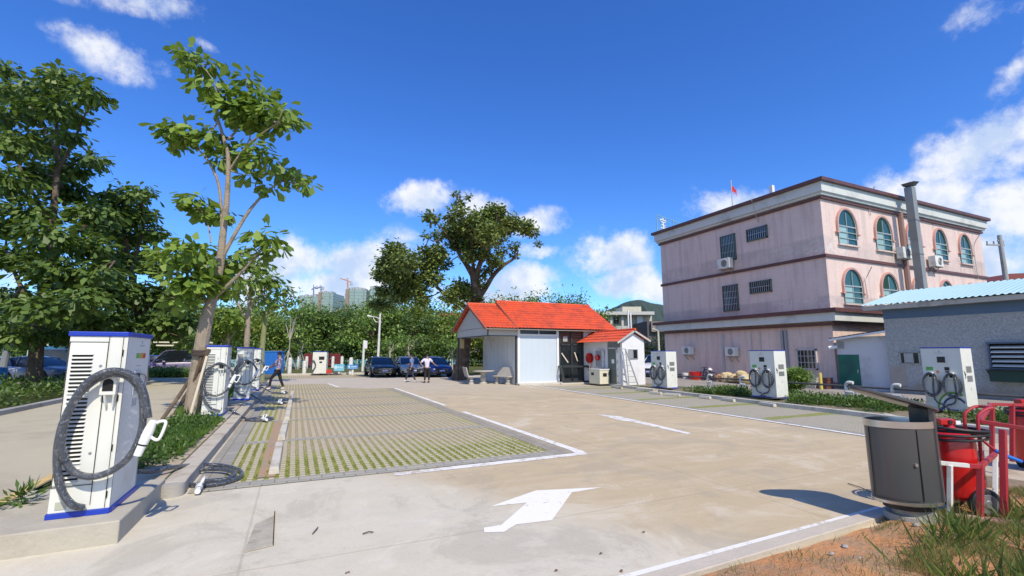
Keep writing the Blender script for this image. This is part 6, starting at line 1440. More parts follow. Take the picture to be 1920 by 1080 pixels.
# ---------------------------------------------------------------- cars
TYRE = M('tyre', (.02, .02, .02), .8); CGL = M('car_glass', (.012, .016, .02), .05, spec=.9); LAMP = M('headlamp', (.55, .58, .6), .12, .3); PLB = M('plate_blue', (.02, .09, .50), .4); CHR = M('chrome', (.6, .6, .6), .15, .9)
TAILR = M('tail_red', (.35, .01, .01), .2)
def carpaint(n, c): return M('car_'+n, c, .35, .0, var=.03, coat=.6)
def hring(x, w, zb, zt, shape):  # closed ring of a cross-section
    half = [(0, zb), (w*.86, zb), (w*.98, zb+.12), (w, zb+(zt-zb)*.55), (w*.97, zb+(zt-zb)*.8), (w*.86, zt-.02*shape), (w*.5, zt+.012), (0, zt+.02)]
    return [(x, y, z) for y, z in half]+[(x, -y, z) for y, z in half[-2:0:-1]]
def car(label, loc, rz, paint, kind='sedan', front=True, group=None, name='parked_car', lcat='car'):
    t = thing(name, label, lcat, loc, rz, group); su = kind == 'suv'; van = kind == 'van'
    k = 1.14 if su else 1.0
    S = [(-2.30, .70, .46, .74), (-2.24, .84, .34, .92), (-1.8, .90, .26, 1.0), (-1.0, .92, .22, .98), (.0, .92, .22, .96), (.8, .92, .22, .94), (1.25, .91, .23, .92), (1.75, .89, .24, .84), (2.12, .84, .26, .76), (2.28, .74, .32, .68), (2.33, .62, .42, .58)]
    if van: S = [(-2.2, .80, .30, 1.05), (-2.15, .86, .26, 1.1), (-1, .88, .24, 1.1), (.5, .88, .24, 1.08), (1.4, .86, .24, 1.05), (1.75, .82, .28, .95), (1.85, .74, .36, .80)]
    m = MB(); m.loft([hring(x, w, zb, zt*k, 1) for x, w, zb, zt in S]); bd = m.build('body', paint, t, smooth=True, shade=50)
    if van: Gs = [(-2.14, .78, 1.08, .76, 1.1), (-2.08, .82, 1.06, .74, 1.82), (-1, .84, 1.06, .76, 1.88), (.6, .84, 1.04, .76, 1.86), (.9, .84, 1.04, .74, 1.78), (1.55, .80, 1.0, .76, 1.03)]
    elif su: Gs = [(-2.15, .80, 1.10, .78, 1.12), (-1.85, .84, 1.08, .70, 1.56), (-.8, .85, 1.06, .68, 1.66), (.2, .85, 1.05, .68, 1.64), (.45, .85, 1.04, .67, 1.56), (1.15, .82, 1.0, .78, 1.03)]
    else: Gs = [(-1.98, .76, .98, .74, .99), (-1.35, .81, .96, .64, 1.34), (-.6, .83, .95, .62, 1.45), (.1, .83, .94, .62, 1.44), (.42, .83, .93, .63, 1.37), (1.28, .80, .90, .76, .92)]
    m = MB(); m.loft([[(x, -a, z0-.05), (x, -a, z0), (x, -(a+b_)/2-.015, (z0+z1)/2), (x, -b_, z1), (x, 0, z1+.02), (x, b_, z1), (x, (a+b_)/2+.015, (z0+z1)/2), (x, a, z0), (x, a, z0-.05)] for x, a, z0, b_, z1 in Gs]); wn = m.build('windows', CGL, t, smooth=True, shade=40)
    m = MB(); rf = Gs[1:-1]; m.loft([[(x, -b_-.02, z1-.03), (x, -b_*.7, z1+.03), (x, 0, z1+.045), (x, b_*.7, z1+.03), (x, b_+.02, z1-.03), (x, 0, z1-.02)] for x, a, z0, b_, z1 in rf]); m.build('roof', paint, t, smooth=True, shade=50)
    m = MB()
    for s in (-1, 1):
        a0, a1 = Gs[-1], Gs[-2]; m.bar((a0[0], s*a0[1], a0[2]), (a1[0], s*(a1[3]+.01), a1[4]), .05, .05); a0, a1 = Gs[0], Gs[1]; m.bar((a0[0]+.1, s*(a0[1]+.01), a0[2]), (a1[0], s*(a1[3]+.01), a1[4]), .10, .05)
        xm = -.35; m.bar((xm, s*.855, Gs[2][2]-.02), (xm-.05, s*.66, Gs[2][4]), .07, .04)
        for i in range(1, len(Gs)-2): m.bar((Gs[i][0], s*(Gs[i][3]+.01), Gs[i][4]-.01), (Gs[i+1][0], s*(Gs[i+1][3]+.01), Gs[i+1][4]-.01), .05, .05)
    m.build('pillars', paint, t)
    for sx in (-1.38, 1.40) if not van else (-1.3, 1.2):
        for s in (-1, 1):
            m = MB(); m.lathe([(.02, s*.70), (.37, s*.70), (.37, s*.925), (.30, s*.928), (.02, s*.928)], (sx, 0, .36), 22, axis='y'); m.build('wheel_arch', BLACK, bd)
            m = MB(); m.lathe([(.20, s*.74), (.33, s*.74), (.335, s*.93), (.32, s*.945), (.22, s*.945)], (sx, 0, .335), 24, axis='y'); wh = m.build('wheel', TYRE, t, smooth=True)
            m = MB(); m.lathe([(.21, s*.90), (.22, s*.948), (.20, s*.95), (.17, s*.925), (.05, s*.935), (.03, s*.95), (.01, s*.95)], (sx, 0, .335), 20, axis='y')
            for q in range(5): a = q*1.2566; m.bar((sx+.03*math.cos(a), s*.94, .335+.03*math.sin(a)), (sx+.19*math.cos(a), s*.945, .335+.19*math.sin(a)), .04, .015, up=(0, 1, 0))
            m.build('rim', CHR, wh)
    xf = S[-1][0]; zk = k
    for s in (-1, 1):
        m = MB(); m.loft([[(xf-.04, s*.50, .60*zk), (xf-.06, s*.50, .68*zk), (xf-.10, s*.40, .58*zk)], [(xf-.34, s*.86, .66*zk), (xf-.34, s*.85, .75*zk), (xf-.30, s*.86, .62*zk)]]); m.build('headlight', LAMP, t)
        m = MB(); m.box(.75, .95, s*.90-.02 if s > 0 else s*.90-.16, s*.90+.16 if s > 0 else s*.90+.02, .98*zk, 1.10*zk); m.build('mirror', paint, t, bevel=.03)
        m = MB(); m.box(-S[0][0]*-1-.012, -S[0][0]*-1+.14, s*.62-.14, s*.62+.14, .72*zk, .86*zk); m.build('tail_light', TAILR, t, bevel=.02)
        for x0 in (-1.25, -.35, .75): m = MB(); m.box(x0-.006, x0+.006, s*.917-.01, s*.917+.012, .35, .92*zk); m.build('door_seam', BLACK, bd)
        m = MB(); m.box(.0, .18, s*.925-.015, s*.925+.015, .80*zk, .83*zk); m.build('door_handle', CHR, t)
    m = MB(); m.prism([(-.46, .34), (.46, .34), (.52, .62*zk), (-.52, .62*zk)], xf-.06, xf+.02, 'x'); gr = m.build('grille', BLACK, t, bevel=.02)
    m = MB(); m.box(xf+.0, xf+.03, -.50, .50, .605*zk, .63*zk); m.box(xf+.0, xf+.03, -.47, .47, .33, .35)
    for i in range(4): m.box(xf+.02, xf+.028, -.46, .46, .40+.055*i, .41+.055*i)
    m.build('chrome_trim', CHR, gr)
    m = MB(); m.box(xf-.35, xf-.04, -.80, .80, .24, .34); m.box(xf-.30, xf-.06, -.82, -.58, .36, .48); m.box(xf-.30, xf-.06, .58, .82, .36, .48); m.build('lower_intake', BLACK, t, bevel=.02)
    m = MB(); m.box(xf+.03, xf+.045, -.22, .22, .42, .56); pl = m.build('number_plate', PLB, t, bevel=.005)
    m = MB()
    for i in range(7): m.box(xf+.046, xf+.048, -.19+.055*i, -.155+.055*i, .45, .53)
    m.build('plate_characters', WPL, pl)
    return t
for px, py, lab, pc, kd in ((722, 708, 'black sedan with chrome grille, leftmost of the three cars facing us', carpaint('black', (.016, .016, .017)), 'sedan'), (776, 707.5, 'grey sedan parked between the black car and the blue car', carpaint('grey', (.40, .40, .40)), 'sedan'), (829, 708, 'dark blue sedan parked beside the old tree trunk', carpaint('blue', (.012, .03, .17)), 'sedan')):
    q = G(px, py); car(lab, (q.x, q.y+2.35, 0), R(-90), pc, kd, group='cars parked facing us at the back of the lot')
q = P(1207, 690, 33); car('white car half hidden behind the kiosk wing and the charging station', (q.x+1.9, q.y+.5, 0), R(-150), carpaint('white', (.75, .76, .78)), 'suv')
grp = 'cars parked in the shade of the left verge trees'
q = P(75, 662, 27); car('dark silver-blue car seen side-on in the shade behind the left tree trunk', (q.x, q.y, .1), R(0)-YAW-.12, carpaint('slate', (.10, .14, .22)), 'sedan', group=grp)
q = P(-10, 662, 26); car('silver car cut off by the left edge under the trees', (q.x, q.y, .1), R(0)-YAW+.1, carpaint('silver', (.38, .42, .48)), 'sedan', group=grp)
q = P(135, 662, 30); car('dark blue van in the shade just left of the nearest charging station', (q.x, q.y, .1), -YAW-.1, carpaint('dblue', (.03, .06, .16)), 'van', group=grp)
q = P(296, 662, 36); car('blue car parked beyond the clipped hedge', (q.x, q.y, .1), -YAW+.5, carpaint('royal', (.03, .09, .40)), 'sedan', group=grp)
q = P(338, 662, 35); c = car('purple-grey van with stacked pale boards on its roof rack beyond the lane', (q.x, q.y, .1), -YAW-2.6, carpaint('purple', (.16, .13, .25)), 'van', group=grp)
m = MB()
for s in (-.7, .7):
    for x in (-1.4, .2): m.bar((x, s, 1.85), (x, s, 2.15), .04)
m.build('roof_rack', ALU, c); m = MB(); m.box(-2.2, 1.4, -.8, .8, 2.15, 2.25); m.box(-2.0, 1.6, -.75, .75, 2.38, 2.48); m.bar((-1.5, .7, 2.25), (-1.5, .7, 2.38), .06); m.build('boards', M('board_cream', (.68, .66, .48), .6), c)
q = P(112, 662, 33); t = thing('box_truck', 'small truck with pale framed blue box behind the shaded cars', 'truck', (q.x, q.y, .1), -YAW)
m = MB(); m.box(-2.2, 1.6, 0, 2.0, .75, 2.25); m.build('cargo_box', M('box_blue', (.03, .16, .30), .5), t); m = MB(); m.box(-2.25, 1.65, -.03, .0, 2.15, 2.28); m.box(-2.28, -2.15, -.03, 2.0, .7, 2.28); m.box(1.55, 1.66, -.03, 2.0, .7, 2.28); m.build('box_frame', M('frame_grn', (.40, .50, .42), .5), t)
m = MB(); m.box(1.8, 3.3, .1, 1.9, .45, 1.9); m.build('cab', WPL, t, bevel=.1)
for x in (-1.2, 2.4):
    for y in (.1, 1.7): m = MB(); m.lathe([(.1, 0), (.38, 0), (.4, .1), (.38, .22), (.1, .22)], (x, y, .40), 20, axis='y'); m.build('wheel', TYRE, t, smooth=True)
# ---------------------------------------------------------------- people
SKIN = M('skin', (.42, .24, .16), .55, var=.06); HAIR = M('hair_black', (.012, .010, .010), .6)
def skin(name, V, E, Rr, mat, parent, sub=1, root=0):
    me = bpy.data.meshes.new(name); me.from_pydata(V, E, []); o = bpy.data.objects.new(name, me); COL.objects.link(o); o.parent = parent
    md = o.modifiers.new('skin', 'SKIN'); md.use_smooth_shade = True; md.branch_smoothing = .3
    for i, sv in enumerate(me.skin_vertices[0].data):
        r = Rr[i]; sv.radius = r if isinstance(r, tuple) else (r, r); sv.use_root = (i == root)
    if sub: s = o.modifiers.new('sub', 'SUBSURF'); s.levels = sub; s.render_levels = sub
    me.materials.append(mat); return o
def person(label, loc, rz, J, shirt, trous, shoe, bag=None, sc=1.0, longhair=False):
    """J: joint positions in metres, the figure faces +y"""
    t = thing('person', label, 'person', loc, rz, None, sc)
    V = []; E = []; Rr = []
    def vert(p, r): V.append(tuple(p)); Rr.append(r); return len(V)-1
    def chain(a, pts):
        for p, r in pts: b_ = vert(p, r); E.append((a, b_)); a = b_
        return a
    pel = vert(J['pelvis'], (.125, .10)); ch = chain(pel, [(J['waist'], (.115, .09)), (J['chest'], (.14, .10))]); nk = chain(ch, [(J['neck'], .055)])
    hd = Vector(J['head']); chain(nk, [(hd+Vector((0, -.005, -.10)), .058), (hd+Vector((0, .0, -.03)), (.072, .085)), (hd+Vector((0, 0, .06)), (.070, .082))])
    fd = Vector(J.get('face', (0, 1, 0))).normalized()
    for s, n in ((-1, 'L'), (1, 'R')):
        sh, el, wr, hn = [Vector(J[k+n]) for k in ('sh', 'el', 'wr', 'ha')]
        a = chain(ch, [(sh, .052), (el, .040), (wr, .027), (wr.lerp(hn, .6), (.036, .018))])
        hip, kn, an, to = [Vector(J[k+n]) for k in ('hip', 'kn', 'an', 'to')]
        chain(pel, [(hip, .088), (kn, .058), (an, .040), (to, .035)])
    bd = skin('body', V, E, Rr, SKIN, t)
    for s, n in ((-1, 'L'), (1, 'R')):  # five separate, unequal, slightly curled fingers
        wr, hn = Vector(J['wr'+n]), Vector(J['ha'+n]); d = (hn-wr).normalized(); sd = Vector((0, 1, 0)); sd = (sd-d*sd.dot(d)).normalized(); nn = d.cross(sd); m = MB(); pc = wr.lerp(hn, .75)
        for f, ln in ((-.030, .055), (-.010, .068), (.010, .072), (.030, .064)): p0 = pc+sd*f; m.tube([p0, p0+d*ln*.5, p0+d*ln+nn*.018*s], [.0095, .009, .007], 6)
        p0 = wr.lerp(hn, .35)+sd*.03; m.tube([p0, p0+sd*.03+d*.02, p0+sd*.04+d*.055], [.011, .010, .008], 6); m.build('fingers', SKIN, bd, smooth=True)
    m = MB(); c = hd+fd*.085+Vector((0, 0, -.02)); m.loft([[c+Vector((-.012, 0, -.02)), c+Vector((.012, 0, -.02)), c+Vector((0, 0, .03))], [c+fd*.022+Vector((-.003, 0, -.015)), c+fd*.022+Vector((.003, 0, -.015)), c+fd*.005+Vector((0, 0, .02))]]); m.build('nose', SKIN, bd)
    side = fd.cross(Vector((0, 0, 1)))
    m = MB()
    for s in (-1, 1): e_ = hd+fd*.078+side*.03*s+Vector((0, 0, .012)); m.tube([e_-side*.011, e_+side*.011], .006, 6)
    e_ = hd+fd*.08+Vector((0, 0, -.06)); m.tube([e_-side*.02, e_+side*.02], .005, 6); m.build('face_features', HAIR, bd)
    m = MB()
    for s in (-1, 1): e_ = hd+side*.078*s+Vector((0, 0, -.005)); m.tube([e_+Vector((0, 0, -.03)), e_+Vector((0, 0, .03))], .014, 6)
    m.build('ears', SKIN, bd)
    # hair: shell over skull, open at the face
    m = MB(); rg_ = []
    for i in range(6):
        th = i/5*R(105); row = []
        for j in range(18):
            ph = j/18*2*math.pi; dx_ = side*math.cos(ph)*.090*math.sin(th)+fd*(math.sin(ph)*.105*math.sin(th)-.01); z = .03+.105*math.cos(th)
            if math.sin(ph) > .3 and z < .055: z = .055
            row.append(hd+dx_+Vector((0, 0, z)))
        rg_.append(row)
    m.loft(rg_); m.build('hair', HAIR, t, smooth=True)
    V, E, Rr = [], [], []
    a = vert(Vector(J['pelvis'])+Vector((0, 0, -.05)), (.145, .118)); ch = chain(a, [(J['pelvis'], (.145, .115))]); ch = chain(ch, [(J['waist'], (.15, .115)), (J['chest'], (.185, .13))]); chain(ch, [(Vector(J['neck'])+Vector((0, 0, -.04)), .085)])
    for n in 'LR': sh, el = Vector(J['sh'+n]), Vector(J['el'+n]); chain(ch, [(sh, .086), (sh.lerp(el, .85), .068)])
    skin('shirt', V, E, Rr, shirt, t)
    V, E, Rr = [], [], []
    a = vert(Vector(J['pelvis'])+Vector((0, 0, .03)), (.138, .108))
    for n in 'LR': hip, kn, an = Vector(J['hip'+n]), Vector(J['kn'+n]), Vector(J['an'+n]); chain(a, [(hip, .100), (kn, .072), (kn.lerp(an, .9), .055)])
    skin('trousers', V, E, Rr, trous, t)
    for n in 'LR':
        an, to = Vector(J['an'+n]), Vector(J['to'+n]); V, E, Rr = [tuple(an+Vector((0, 0, -.0))), tuple(an+(an-to)*.2+Vector((0, 0, -.03))), tuple(an.lerp(to, .5)+Vector((0, 0, -.01))), tuple(to)], [(0, 1), (0, 2), (2, 3)], [.048, .042, .048, .038]; skin('shoe', V, E, Rr, shoe, t)
    return t
def legs(**k): return k
PAT = bpy.data.materials.new('patterned_shirt'); PAT.use_nodes = True; nt, b = nodes_of(PAT); tc = nt.nodes.new('ShaderNodeTexCoord')
vo = N(nt, 'ShaderNodeTexVoronoi', i_Vector=tc.outputs['Object'], i_Scale=14.0); nt.links.new(mixc(nt, smooth(nt, vo.outputs['Distance'], .3, .5), (.70, .68, .76), (.26, .24, .46)), b.inputs['Base Color'])
CLB = M('cloth_black', (.015, .015, .018), .85); CLN = M('cloth_navy', (.03, .035, .06), .85); SHB = M('shirt_blue', (.12, .20, .42), .8); SHW = M('shirt_lavender', (.66, .62, .74), .8); SHOEW = M('shoe_white', (.72, .70, .66), .6); SHOED = M('shoe_dark', (.05, .045, .04), .6)
base = dict(pelvis=(0, 0, .93), waist=(0, 0, 1.10), chest=(0, 0, 1.32), neck=(0, 0, 1.47), head=(0, .02, 1.60),
  shL=(-.18, 0, 1.40), elL=(-.24, -.05, 1.12), wrL=(-.22, .06, .90), haL=(-.21, .10, .80), shR=(.18, 0, 1.40), elR=(.24, -.05, 1.12), wrR=(.22, .06, .90), haR=(.21, .10, .80),
  hipL=(-.09, 0, .86), knL=(-.10, .02, .48), anL=(-.10, -.02, .09), toL=(-.11, .13, .04), hipR=(.09, 0, .86), knR=(.10, .02, .48), anR=(.10, -.02, .09), toR=(.11, .13, .04))
fl = G(519, 731)
person('man in white and purple patterned shirt leaning towards the farthest left charging station', (fl.x, fl.y, .0), R(90)-YAW+.15,
  dict(base, pelvis=(0, .02, .93), waist=(0, -.03, 1.10), chest=(0, -.06, 1.32), neck=(0, -.05, 1.47), head=(0, -.02, 1.60), face=(0, 1, -.2), shL=(-.18, -.05, 1.39), elL=(-.20, .14, 1.18), wrL=(-.14, .34, 1.06), haL=(-.12, .43, 1.02), shR=(.18, -.05, 1.39), elR=(.20, .12, 1.17), wrR=(.12, .32, 1.04), haR=(.10, .41, 1.00),
       knL=(-.10, .26, .52), anL=(-.10, .30, .10), toL=(-.11, .44, .05), knR=(.10, -.10, .48), anR=(.10, -.26, .09), toR=(.11, -.12, .04)), PAT, CLB, SHOEW, sc=1.03)
fl = G(771, 717); person('man in blue short-sleeved shirt and dark trousers striding left in front of the grey car', (fl.x, fl.y, 0), R(90)-YAW-.3,
  dict(base, knL=(-.10, .22, .50), anL=(-.10, .34, .12), toL=(-.11, .48, .10), knR=(.10, -.02, .48), anR=(.10, -.26, .10), toR=(.11, -.13, .04), elR=(.24, .12, 1.14), wrR=(.18, .32, 1.10), haR=(.16, .42, 1.10), elL=(-.24, -.16, 1.14), wrL=(-.24, -.10, .90), haL=(-.24, -.06, .81)), SHB, CLN, SHOEW, sc=.97)
fl = G(800, 718); person('man in pale lavender shirt, hand on hip, standing before the blue car', (fl.x, fl.y, 0), -YAW+.1,
  dict(base, elL=(-.40, -.06, 1.16), wrL=(-.24, .04, .98), haL=(-.15, .08, .95), elR=(.34, .10, 1.18), wrR=(.50, .24, 1.04), haR=(.57, .30, 1.0), knR=(.12, .08, .50), anR=(.12, .0, .09), toR=(.13, .14, .04), knL=(-.10, .0, .48), anL=(-.12, -.12, .09), toL=(-.13, .02, .04)), SHW, CLB, SHOED, sc=.99)
# ---------------------------------------------------------------- right fence: white posts, dark rail
t = thing('low_rail_fence', 'low fence of white paired posts with a dark pipe rail behind the right wheel stops', 'fence', (0, 0, 0))
fx = lambda y: 17.35+(y-7.5)*.02
m = MB(); m.tube([(fx(y), y, .62) for y in (1.5, 5, 9, 12, 16, 19)], .035, 8); m.build('rail', M('rail_dark', (.09, .09, .09), .5), t)
for y in (3.2, 5.4, 8.5, 9.9, 12.9, 14.2, 16.0):
    m = MB(); x = fx(y); m.tube(catmull([(x, y+.12, .05), (x, y+.12, .60), (x, y+.05, .74), (x, y-.12, .74)], 4), .055, 8); m.tube([(x, y-.12, .05), (x, y-.12, .42)], .055, 8); m.tube([(x-.02, y+.12, .42), (x-.02, y-.12, .42)], .05, 8); m.tube([(x-.05, y, .05), (x-.05, y, .22)], .10, 10); m.build('post', WHP, t, smooth=True)
# odds and ends along the pink wall
def bucket(label, px, py, r, h, mat):
    q = plane_x(px, py, 23.0); m = MB(); m.lathe([(.0, 0), (r*.8, 0), (r, h), (r*.93, h), (r*.75, .03), (0, .03)], n=18); o = m.build('bucket', mat, smooth=True); o.location = (q.x, q.y, .10); tag(o, label, 'bucket')
bucket('red plastic tub against the pink wall right of the farther charging station', 1304, 705, .42, .48, RED); bucket('white bucket beside the red tub at the pink wall', 1285, 705, .2, .38, WPL)
rd = random.Random(6); SACK = M('sack_yellow', (.66, .52, .28), .8, var=.15, vs=4, bump=.6, bs=8); SACK2 = M('sack_orange', (.55, .28, .14), .8, var=.2, vs=4, bump=.6, bs=8)
labs = ['upright pale yellow sack at the foot of the thin pipe on the pink wall', 'pale yellow sack leaning in the heap left of the middle charging station', 'yellow sack at the right end of the heap', 'orange-brown sack at the left end of the heap', 'flat orange sack in front of the heap', 'small pale sack on top of the heap']
for i, (px, r, mt) in enumerate(((1363, .30, SACK), (1377, .34, SACK), (1398, .36, SACK), (1352, .3, SACK2), (1384, .3, SACK2), (1390, .24, SACK))):
    q = plane_x(px, 708, 22.6-.25*(i % 3)); bm = bmesh.new(); bmesh.ops.create_icosphere(bm, subdivisions=3, radius=r)
    for v_ in bm.verts: v_.co += Vector((rd.uniform(-1, 1), rd.uniform(-1, 1), rd.uniform(-1, 1)))*.02+v_.co.normalized()*.05*math.sin(v_.co.x*9+i)*math.sin(v_.co.y*8+v_.co.z*11); v_.co.z *= .75
    me = bpy.data.meshes.new('sack'); bm.to_mesh(me); bm.free(); me.materials.append(mt); o = bpy.data.objects.new('sack', me); COL.objects.link(o); o.location = (q.x, q.y, .12+r*.7+(.35 if i == 5 else 0)); o.scale = (1, 1.25, 1 if i else 1.5); tag(o, labs[i], 'sack', 'sacks heaped by the pink wall')
q = plane_x(1328, 706, 22.7); t = thing('scrap_bicycle', 'dark old bicycle with white helmet-like cover leaning at the pink wall', 'bicycle', (q.x, q.y, .1), R(90)); t.scale = (.8,)*3
for x in (-.5, .5): m = MB(); m.tube([(x+.32*math.cos(a), 0, .33+.32*math.sin(a)) for a in [i*math.pi/9 for i in range(18)]], .03, 6, closed=True); m.build('wheel', TYRE, t)
m = MB()
for a, b2 in (((-.5, 0, .33), (-.1, 0, .35)), ((-.1, 0, .35), (-.2, 0, .8)), ((-.5, 0, .33), (-.2, 0, .75)), ((-.1, 0, .35), (.35, 0, .8)), ((-.2, 0, .78), (.35, 0, .85)), ((.5, 0, .33), (.33, 0, .95)), ((.33, -.25, .98), (.33, .25, .98))): m.bar(a, b2, .045)
m.build('frame', DARK, t); m = MB(); m.lathe([(.0, .98), (.16, .86), (.17, .80), (0, .80)], (-.2, 0, 0), 12); m.build('saddle_cover', WPL, t, smooth=True)
m = MB(); m.tube([(0, 0, 0), (0, 0, .75)], .07, 10); o = m.build('marker_post', M('post_yellow', (.65, .52, .12), .6), smooth=True); q = plane_x(1540, 730, 22.0); o.location = (q.x, q.y, .1); tag(o, 'short yellow marker post left of the green door', 'post')
for i, (px, mt, lab) in enumerate(((1527, STN, 'pale stone block in the rubble left of the green door'), (1548, BROWN, 'dark red brick stack in the rubble beside the yellow post'))):
    m = MB(); 
    for k in range(4): m.box(-.3+.05*k, .25, -.22, .22-.04*k, .13*k, .13*k+.12)
    o = m.build('block_stack', mt, bevel=.01); q = plane_x(px, 725, 22.6); o.location = (q.x, q.y, .1); tag(o, lab, 'blocks')
# ---------------------------------------------------------------- far side of the lot
bm_ = [(545, 38, 1), (572.5, 38.2, .8), (659, 38.6, 1), (531, 52, 1), (561, 52, 1), (576, 52, 1), (608, 52, 1), (625, 52, 1), (642, 52, 1), (698, 50, 1), (752, 50, 1)]
bl = ['leftmost near white bollard in front of the far lawn', 'short near white bollard left of the lone station', 'near white bollard right of the second blue sign board', 'back row white bollard below the thin white sapling', 'back row white bollard just left of the forked sapling', 'back row white bollard left of the lone station', 'back row white bollard just right of the lone station', 'back row white bollard behind the first blue sign', 'back row white bollard between the two blue signs', 'back row white bollard behind the black car', 'back row white bollard between black and grey cars']
m = MB(); m.lathe([(.16, 0), (.16, 1.05), (.13, 1.18), (0, 1.20)], n=14); m.lathe([(.17, .62), (.17, .72)], n=14); B0 = m.build('bollard', WHP, smooth=True)
for i, (px, Y, s) in enumerate(bm_):
    o = B0 if i == 0 else B0.copy()
    if i: COL.objects.link(o)
    q = P(px, 662, Y); o.location = (q.x, q.y, .02); o.scale = (1, 1, 1.15*s); tag(o, bl[i], 'bollard', 'white bollards round the far lawn')
def board(label, px0, py0, px1, py1, Y, mt, foot=True, marks=True):
    a, b2 = P(px0, py0, Y), P(px1, py1, Y); wd = (Vector((b2.x, b2.y))-Vector((a.x, a.y))).length; t = thing('sign_board', label, 'sign', ((a.x+b2.x)/2, (a.y+b2.y)/2, 0), -YAW)
    m = MB(); m.box(-wd/2, wd/2, 0, .06, b2.z, a.z); bd = m.build('panel', mt, t, bevel=.01)
    if marks:
        m = MB(); h = a.z-b2.z
        m.lathe([(h*.26, -.012), (h*.26, -.001)], (-wd*.3, 0, b2.z+h*.55), 14, axis='y')
        for i in range(3): m.box(-wd*.1+wd*.17*i, -wd*.1+wd*.17*i+wd*.12, -.012, -.001, b2.z+h*.4, b2.z+h*.7)
        m.box(-wd*.42, wd*.42, -.012, -.001, b2.z+h*.16, b2.z+h*.22); m.build('marks', M('mark_pale', (.55, .75, .85), .5), bd)
    if foot: m = MB(); m.box(-wd*.08, wd*.08, .06, .2, 0, b2.z+.1); m.build('foot', WHP, t)
board('light blue sign board on a white foot right of the lone charging station', 626, 683, 645, 696, 38, M('board_lblue', (.16, .50, .68), .5)); board('wider mid blue sign board nearest the black car', 651, 684, 671, 692, 38.3, M('board_blue', (.08, .28, .66), .5)); board('small light blue sign board low between the black and grey cars', 735, 691, 742, 698, 40, M('board_lblue', (.16, .50, .68), .5), marks=False)
board('small low red sign beside the lone station', 610, 693, 622, 700, 37.5, REDS, marks=False)
board('red sign partly hidden behind the blue car and old trunk', 850, 683, 856, 694, 38, REDS, marks=False)
q = P(506, 662, 36); t = thing('blue_cabin', 'small bright blue corrugated cabin behind the man in the patterned shirt', 'cabin', (q.x, q.y, 0), -YAW)
m = MB(); zt = P(506, 662, 36).z
m.loft([[(-.55+1.1*i/24, 0 if i % 2 else .04, z) for z in (.0, 1.85)] for i in range(25)], cap=False, loop=False); m.box(-.55, .55, .05, 1.2, 0, 1.85); m.build('wall', M('cabin_blue', (.02, .16, .55), .45), t); m = MB(); m.box(-.6, .6, -.02, 1.25, 1.85, 1.92); m.build('roof', M('cabin_roof', (.04, .22, .50), .5), t)
q = P(517, 662, 40); m = MB(); m.box(-.6, .6, 0, .3, .3, 1.95); m.box(-.6, .6, -.02, 0, 1.5, 1.9); o = m.build('red_box', REDS); o.location = (q.x, q.y, 0); o.rotation_euler = (0, 0, -YAW); tag(o, 'dark red box just right of the blue cabin', 'box')
for px, w2, lab in ((588, 1.1, 'dark red panel standing on the lawn left of the lone station'), (613, 1.6, 'dark red panel standing on the lawn right of the lone station')):
    q = P(px, 662, 55); m = MB(); m.box(-w2, w2, 0, .1, .3, 1.7); m.box(-w2, -w2+.1, .1, .2, 0, 1.6); m.box(w2-.1, w2, .1, .2, 0, 1.6); o = m.build('red_banner', M('panel_maroon', (.16, .02, .02), .6)); o.location = (q.x, q.y, 0); o.rotation_euler = (0, 0, -YAW); tag(o, lab, 'panel')
# turquoise hoarding
t = thing('site_hoarding', 'long low turquoise hoarding running behind the far lawn under the tree belt', 'hoarding', (0, 0, 0)); m = MB(); mw = MB()
px = -60
while px < 860:
    a, b2 = P(px, 662, 56), P(px+17, 662, 56); m.bar((a.x, a.y, .55), (b2.x, b2.y, .55), .06, .85); mw.bar((b2.x, b2.y-.05, 0), (b2.x, b2.y-.05, 1.05), .10); px += 17.4
m.build('panel', M('hoarding_turq', (.10, .36, .44), .5, var=.15, vs=.4, dirt=(.40, .50, .52), ds=.15), t); mw.build('post', WHP, t)
# street lamp, sign column
q = P(709, 662, 42); t = thing('street_lamp', 'white street lamp with two curved arms rising behind the black car', 'street lamp', (q.x, q.y, 0), -YAW)
zt = P(711, 588, 42).z; m = MB(); m.tube([(0, 0, 0), (.05, 0, zt)], [.13, .08], 10); m.build('pole', WHP, t, smooth=True)
m = MB(); m.tube(catmull([(.05, 0, zt-.5), (-.35, 0, zt-.32), (-.75, 0, zt-.28)], 4), .04, 6); m.tube(catmull([(.05, 0, zt-.8), (-.35, 0, zt-.7), (-.6, 0, zt-.35)], 4), .03, 6); m.bar((-.1, 0, zt-.78), (.25, 0, zt-.78), .05); m.build('arm', WHP, t)
m = MB(); m.tube([(-.7, 0, zt-.28), (-1.1, 0, zt-.2)], [.07, .09], 8); m.build('lamp_head', WHP, t)
q = P(681, 662, 42); t = thing('sign_column', 'white column with a boxed top standing left of the street lamp', 'column', (q.x, q.y, 0), -YAW); zt = P(683, 638, 42).z
m = MB(); m.tube([(0, 0, 0), (.05, 0, zt)], .11, 8); m.build('pole', WHP, t); m = MB(); m.box(.0, .34, -.1, .1, zt-.75, zt-.05); m.build('box_top', WPL, t, bevel=.02)
q = P(8, 662, 24); t = thing('street_lamp', 'grey lamp column half hidden by leaves at the far left edge', 'street lamp', (q.x, q.y, .2)); m = MB(); m.tube([(0, 0, 0), (.25, 0, 5)], [.16, .12], 10); m.build('pole', GREYM, t, smooth=True); m = MB(); m.tube([(.25, 0, 5), (1.2, 0, 5.4)], .05, 6); m.build('arm', GREYM, t)
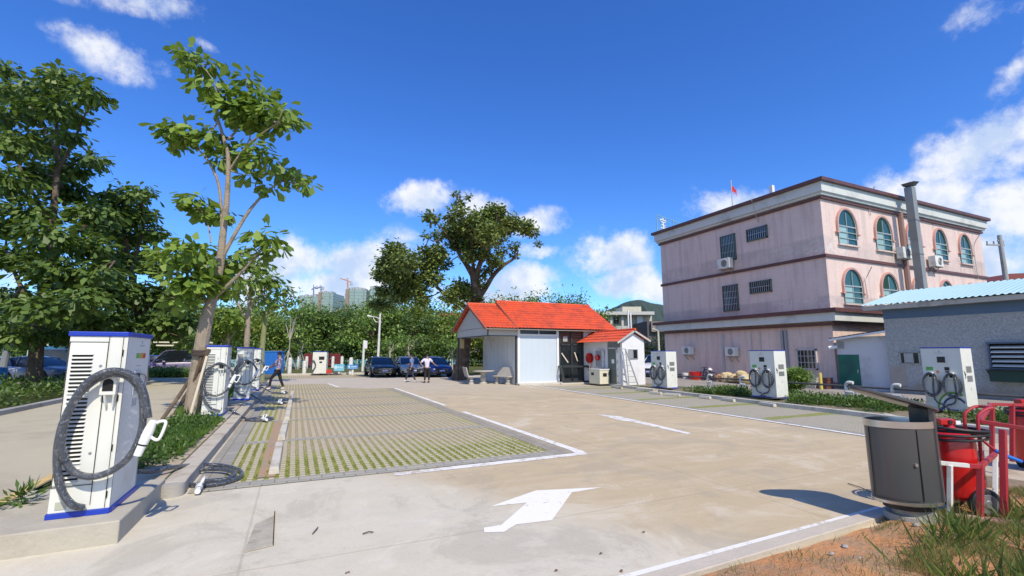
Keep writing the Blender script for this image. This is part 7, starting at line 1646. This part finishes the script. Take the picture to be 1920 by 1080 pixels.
q = P(2, 662, 22); m = MB(); m.lathe([(.3, 0), (.32, .7), (.28, .8), (0, .85)], n=16); o = m.build('barrel', M('barrel_blue', (.03, .20, .55), .4), smooth=True); o.location = (q.x, q.y, .27); tag(o, 'bright blue plastic barrel at the left edge by the verge', 'barrel')
# pale pipe and post by pink corner
q = P(1236, 662, 33); m = MB(); m.tube([(0, 0, 0), (0, 0, 3.3), (-.5, 0, 3.45)], .07, 8); o = m.build('pale_pole', M('pole_cream', (.66, .62, .50), .6), smooth=True); o.location = (q.x, q.y, 0); tag(o, 'cream pole with bent top at the left corner of the pink building', 'pole')
# litter: dry leaves and twigs on the concrete
rd = random.Random(12); DL = M('dry_leaf', (.22, .11, .04), .8, var=.3)
spots = [(1206, 998, 'single brown dry leaf right of the lane arrow'), (1124, 1039, 'curled brown leaf below the lane arrow'), (1040, 1071, 'dark leaf at the bottom edge below the lane arrow'), (1169, 1073, 'small dark leaf at the bottom edge near the front kerb'), (652, 1077, 'dark stone chip at the bottom edge right of the cover slab')]
for px, py, lab in spots:
    q = G(px, py); m = MB(); m.loft([[(-.02, 0, .006), (0, .008, .012), (.02, 0, .006)], [(-.014, .02, .008), (0, .03, .005), (.014, .02, .012)]], cap=False, loop=False); o = m.build('dry_leaf', DL); o.location = (q.x, q.y, .004); o.rotation_euler = (0, 0, rd.uniform(0, 6)); tag(o, lab, 'leaf', 'dry leaves scattered on the concrete')
for (p0, p1, lab) in (((586, 1003), (596, 991), 'thin twig lying right of the sunken cover slab'), ((680, 1003), (700, 1000), 'straight dark twig lying left of the lane arrow'), ((1590, 908), (1640, 927), 'thin stick lying beside the bin shadow')):
    a, b2 = G(*p0), G(*p1); m = MB(); m.tube([a+Vector((0, 0, .012)), (a+b2)/2+Vector((.01, .01, .02)), b2+Vector((0, 0, .012))], .006, 5); o = m.build('twig', BARKD); tag(o, lab, 'twig')
m = MB(); q = G(402, 798, .02); m.loft([[(-.15, 0, .01), (0, .05, .05), (.18, 0, .01)], [(-.12, .1, .02), (0, .12, .07), (.15, .11, .01)]], cap=False, loop=False); o = m.build('plastic_bag', WPL); o.location = q; tag(o, 'crumpled white plastic bag lying on the pavers beside the left kerb', 'bag')
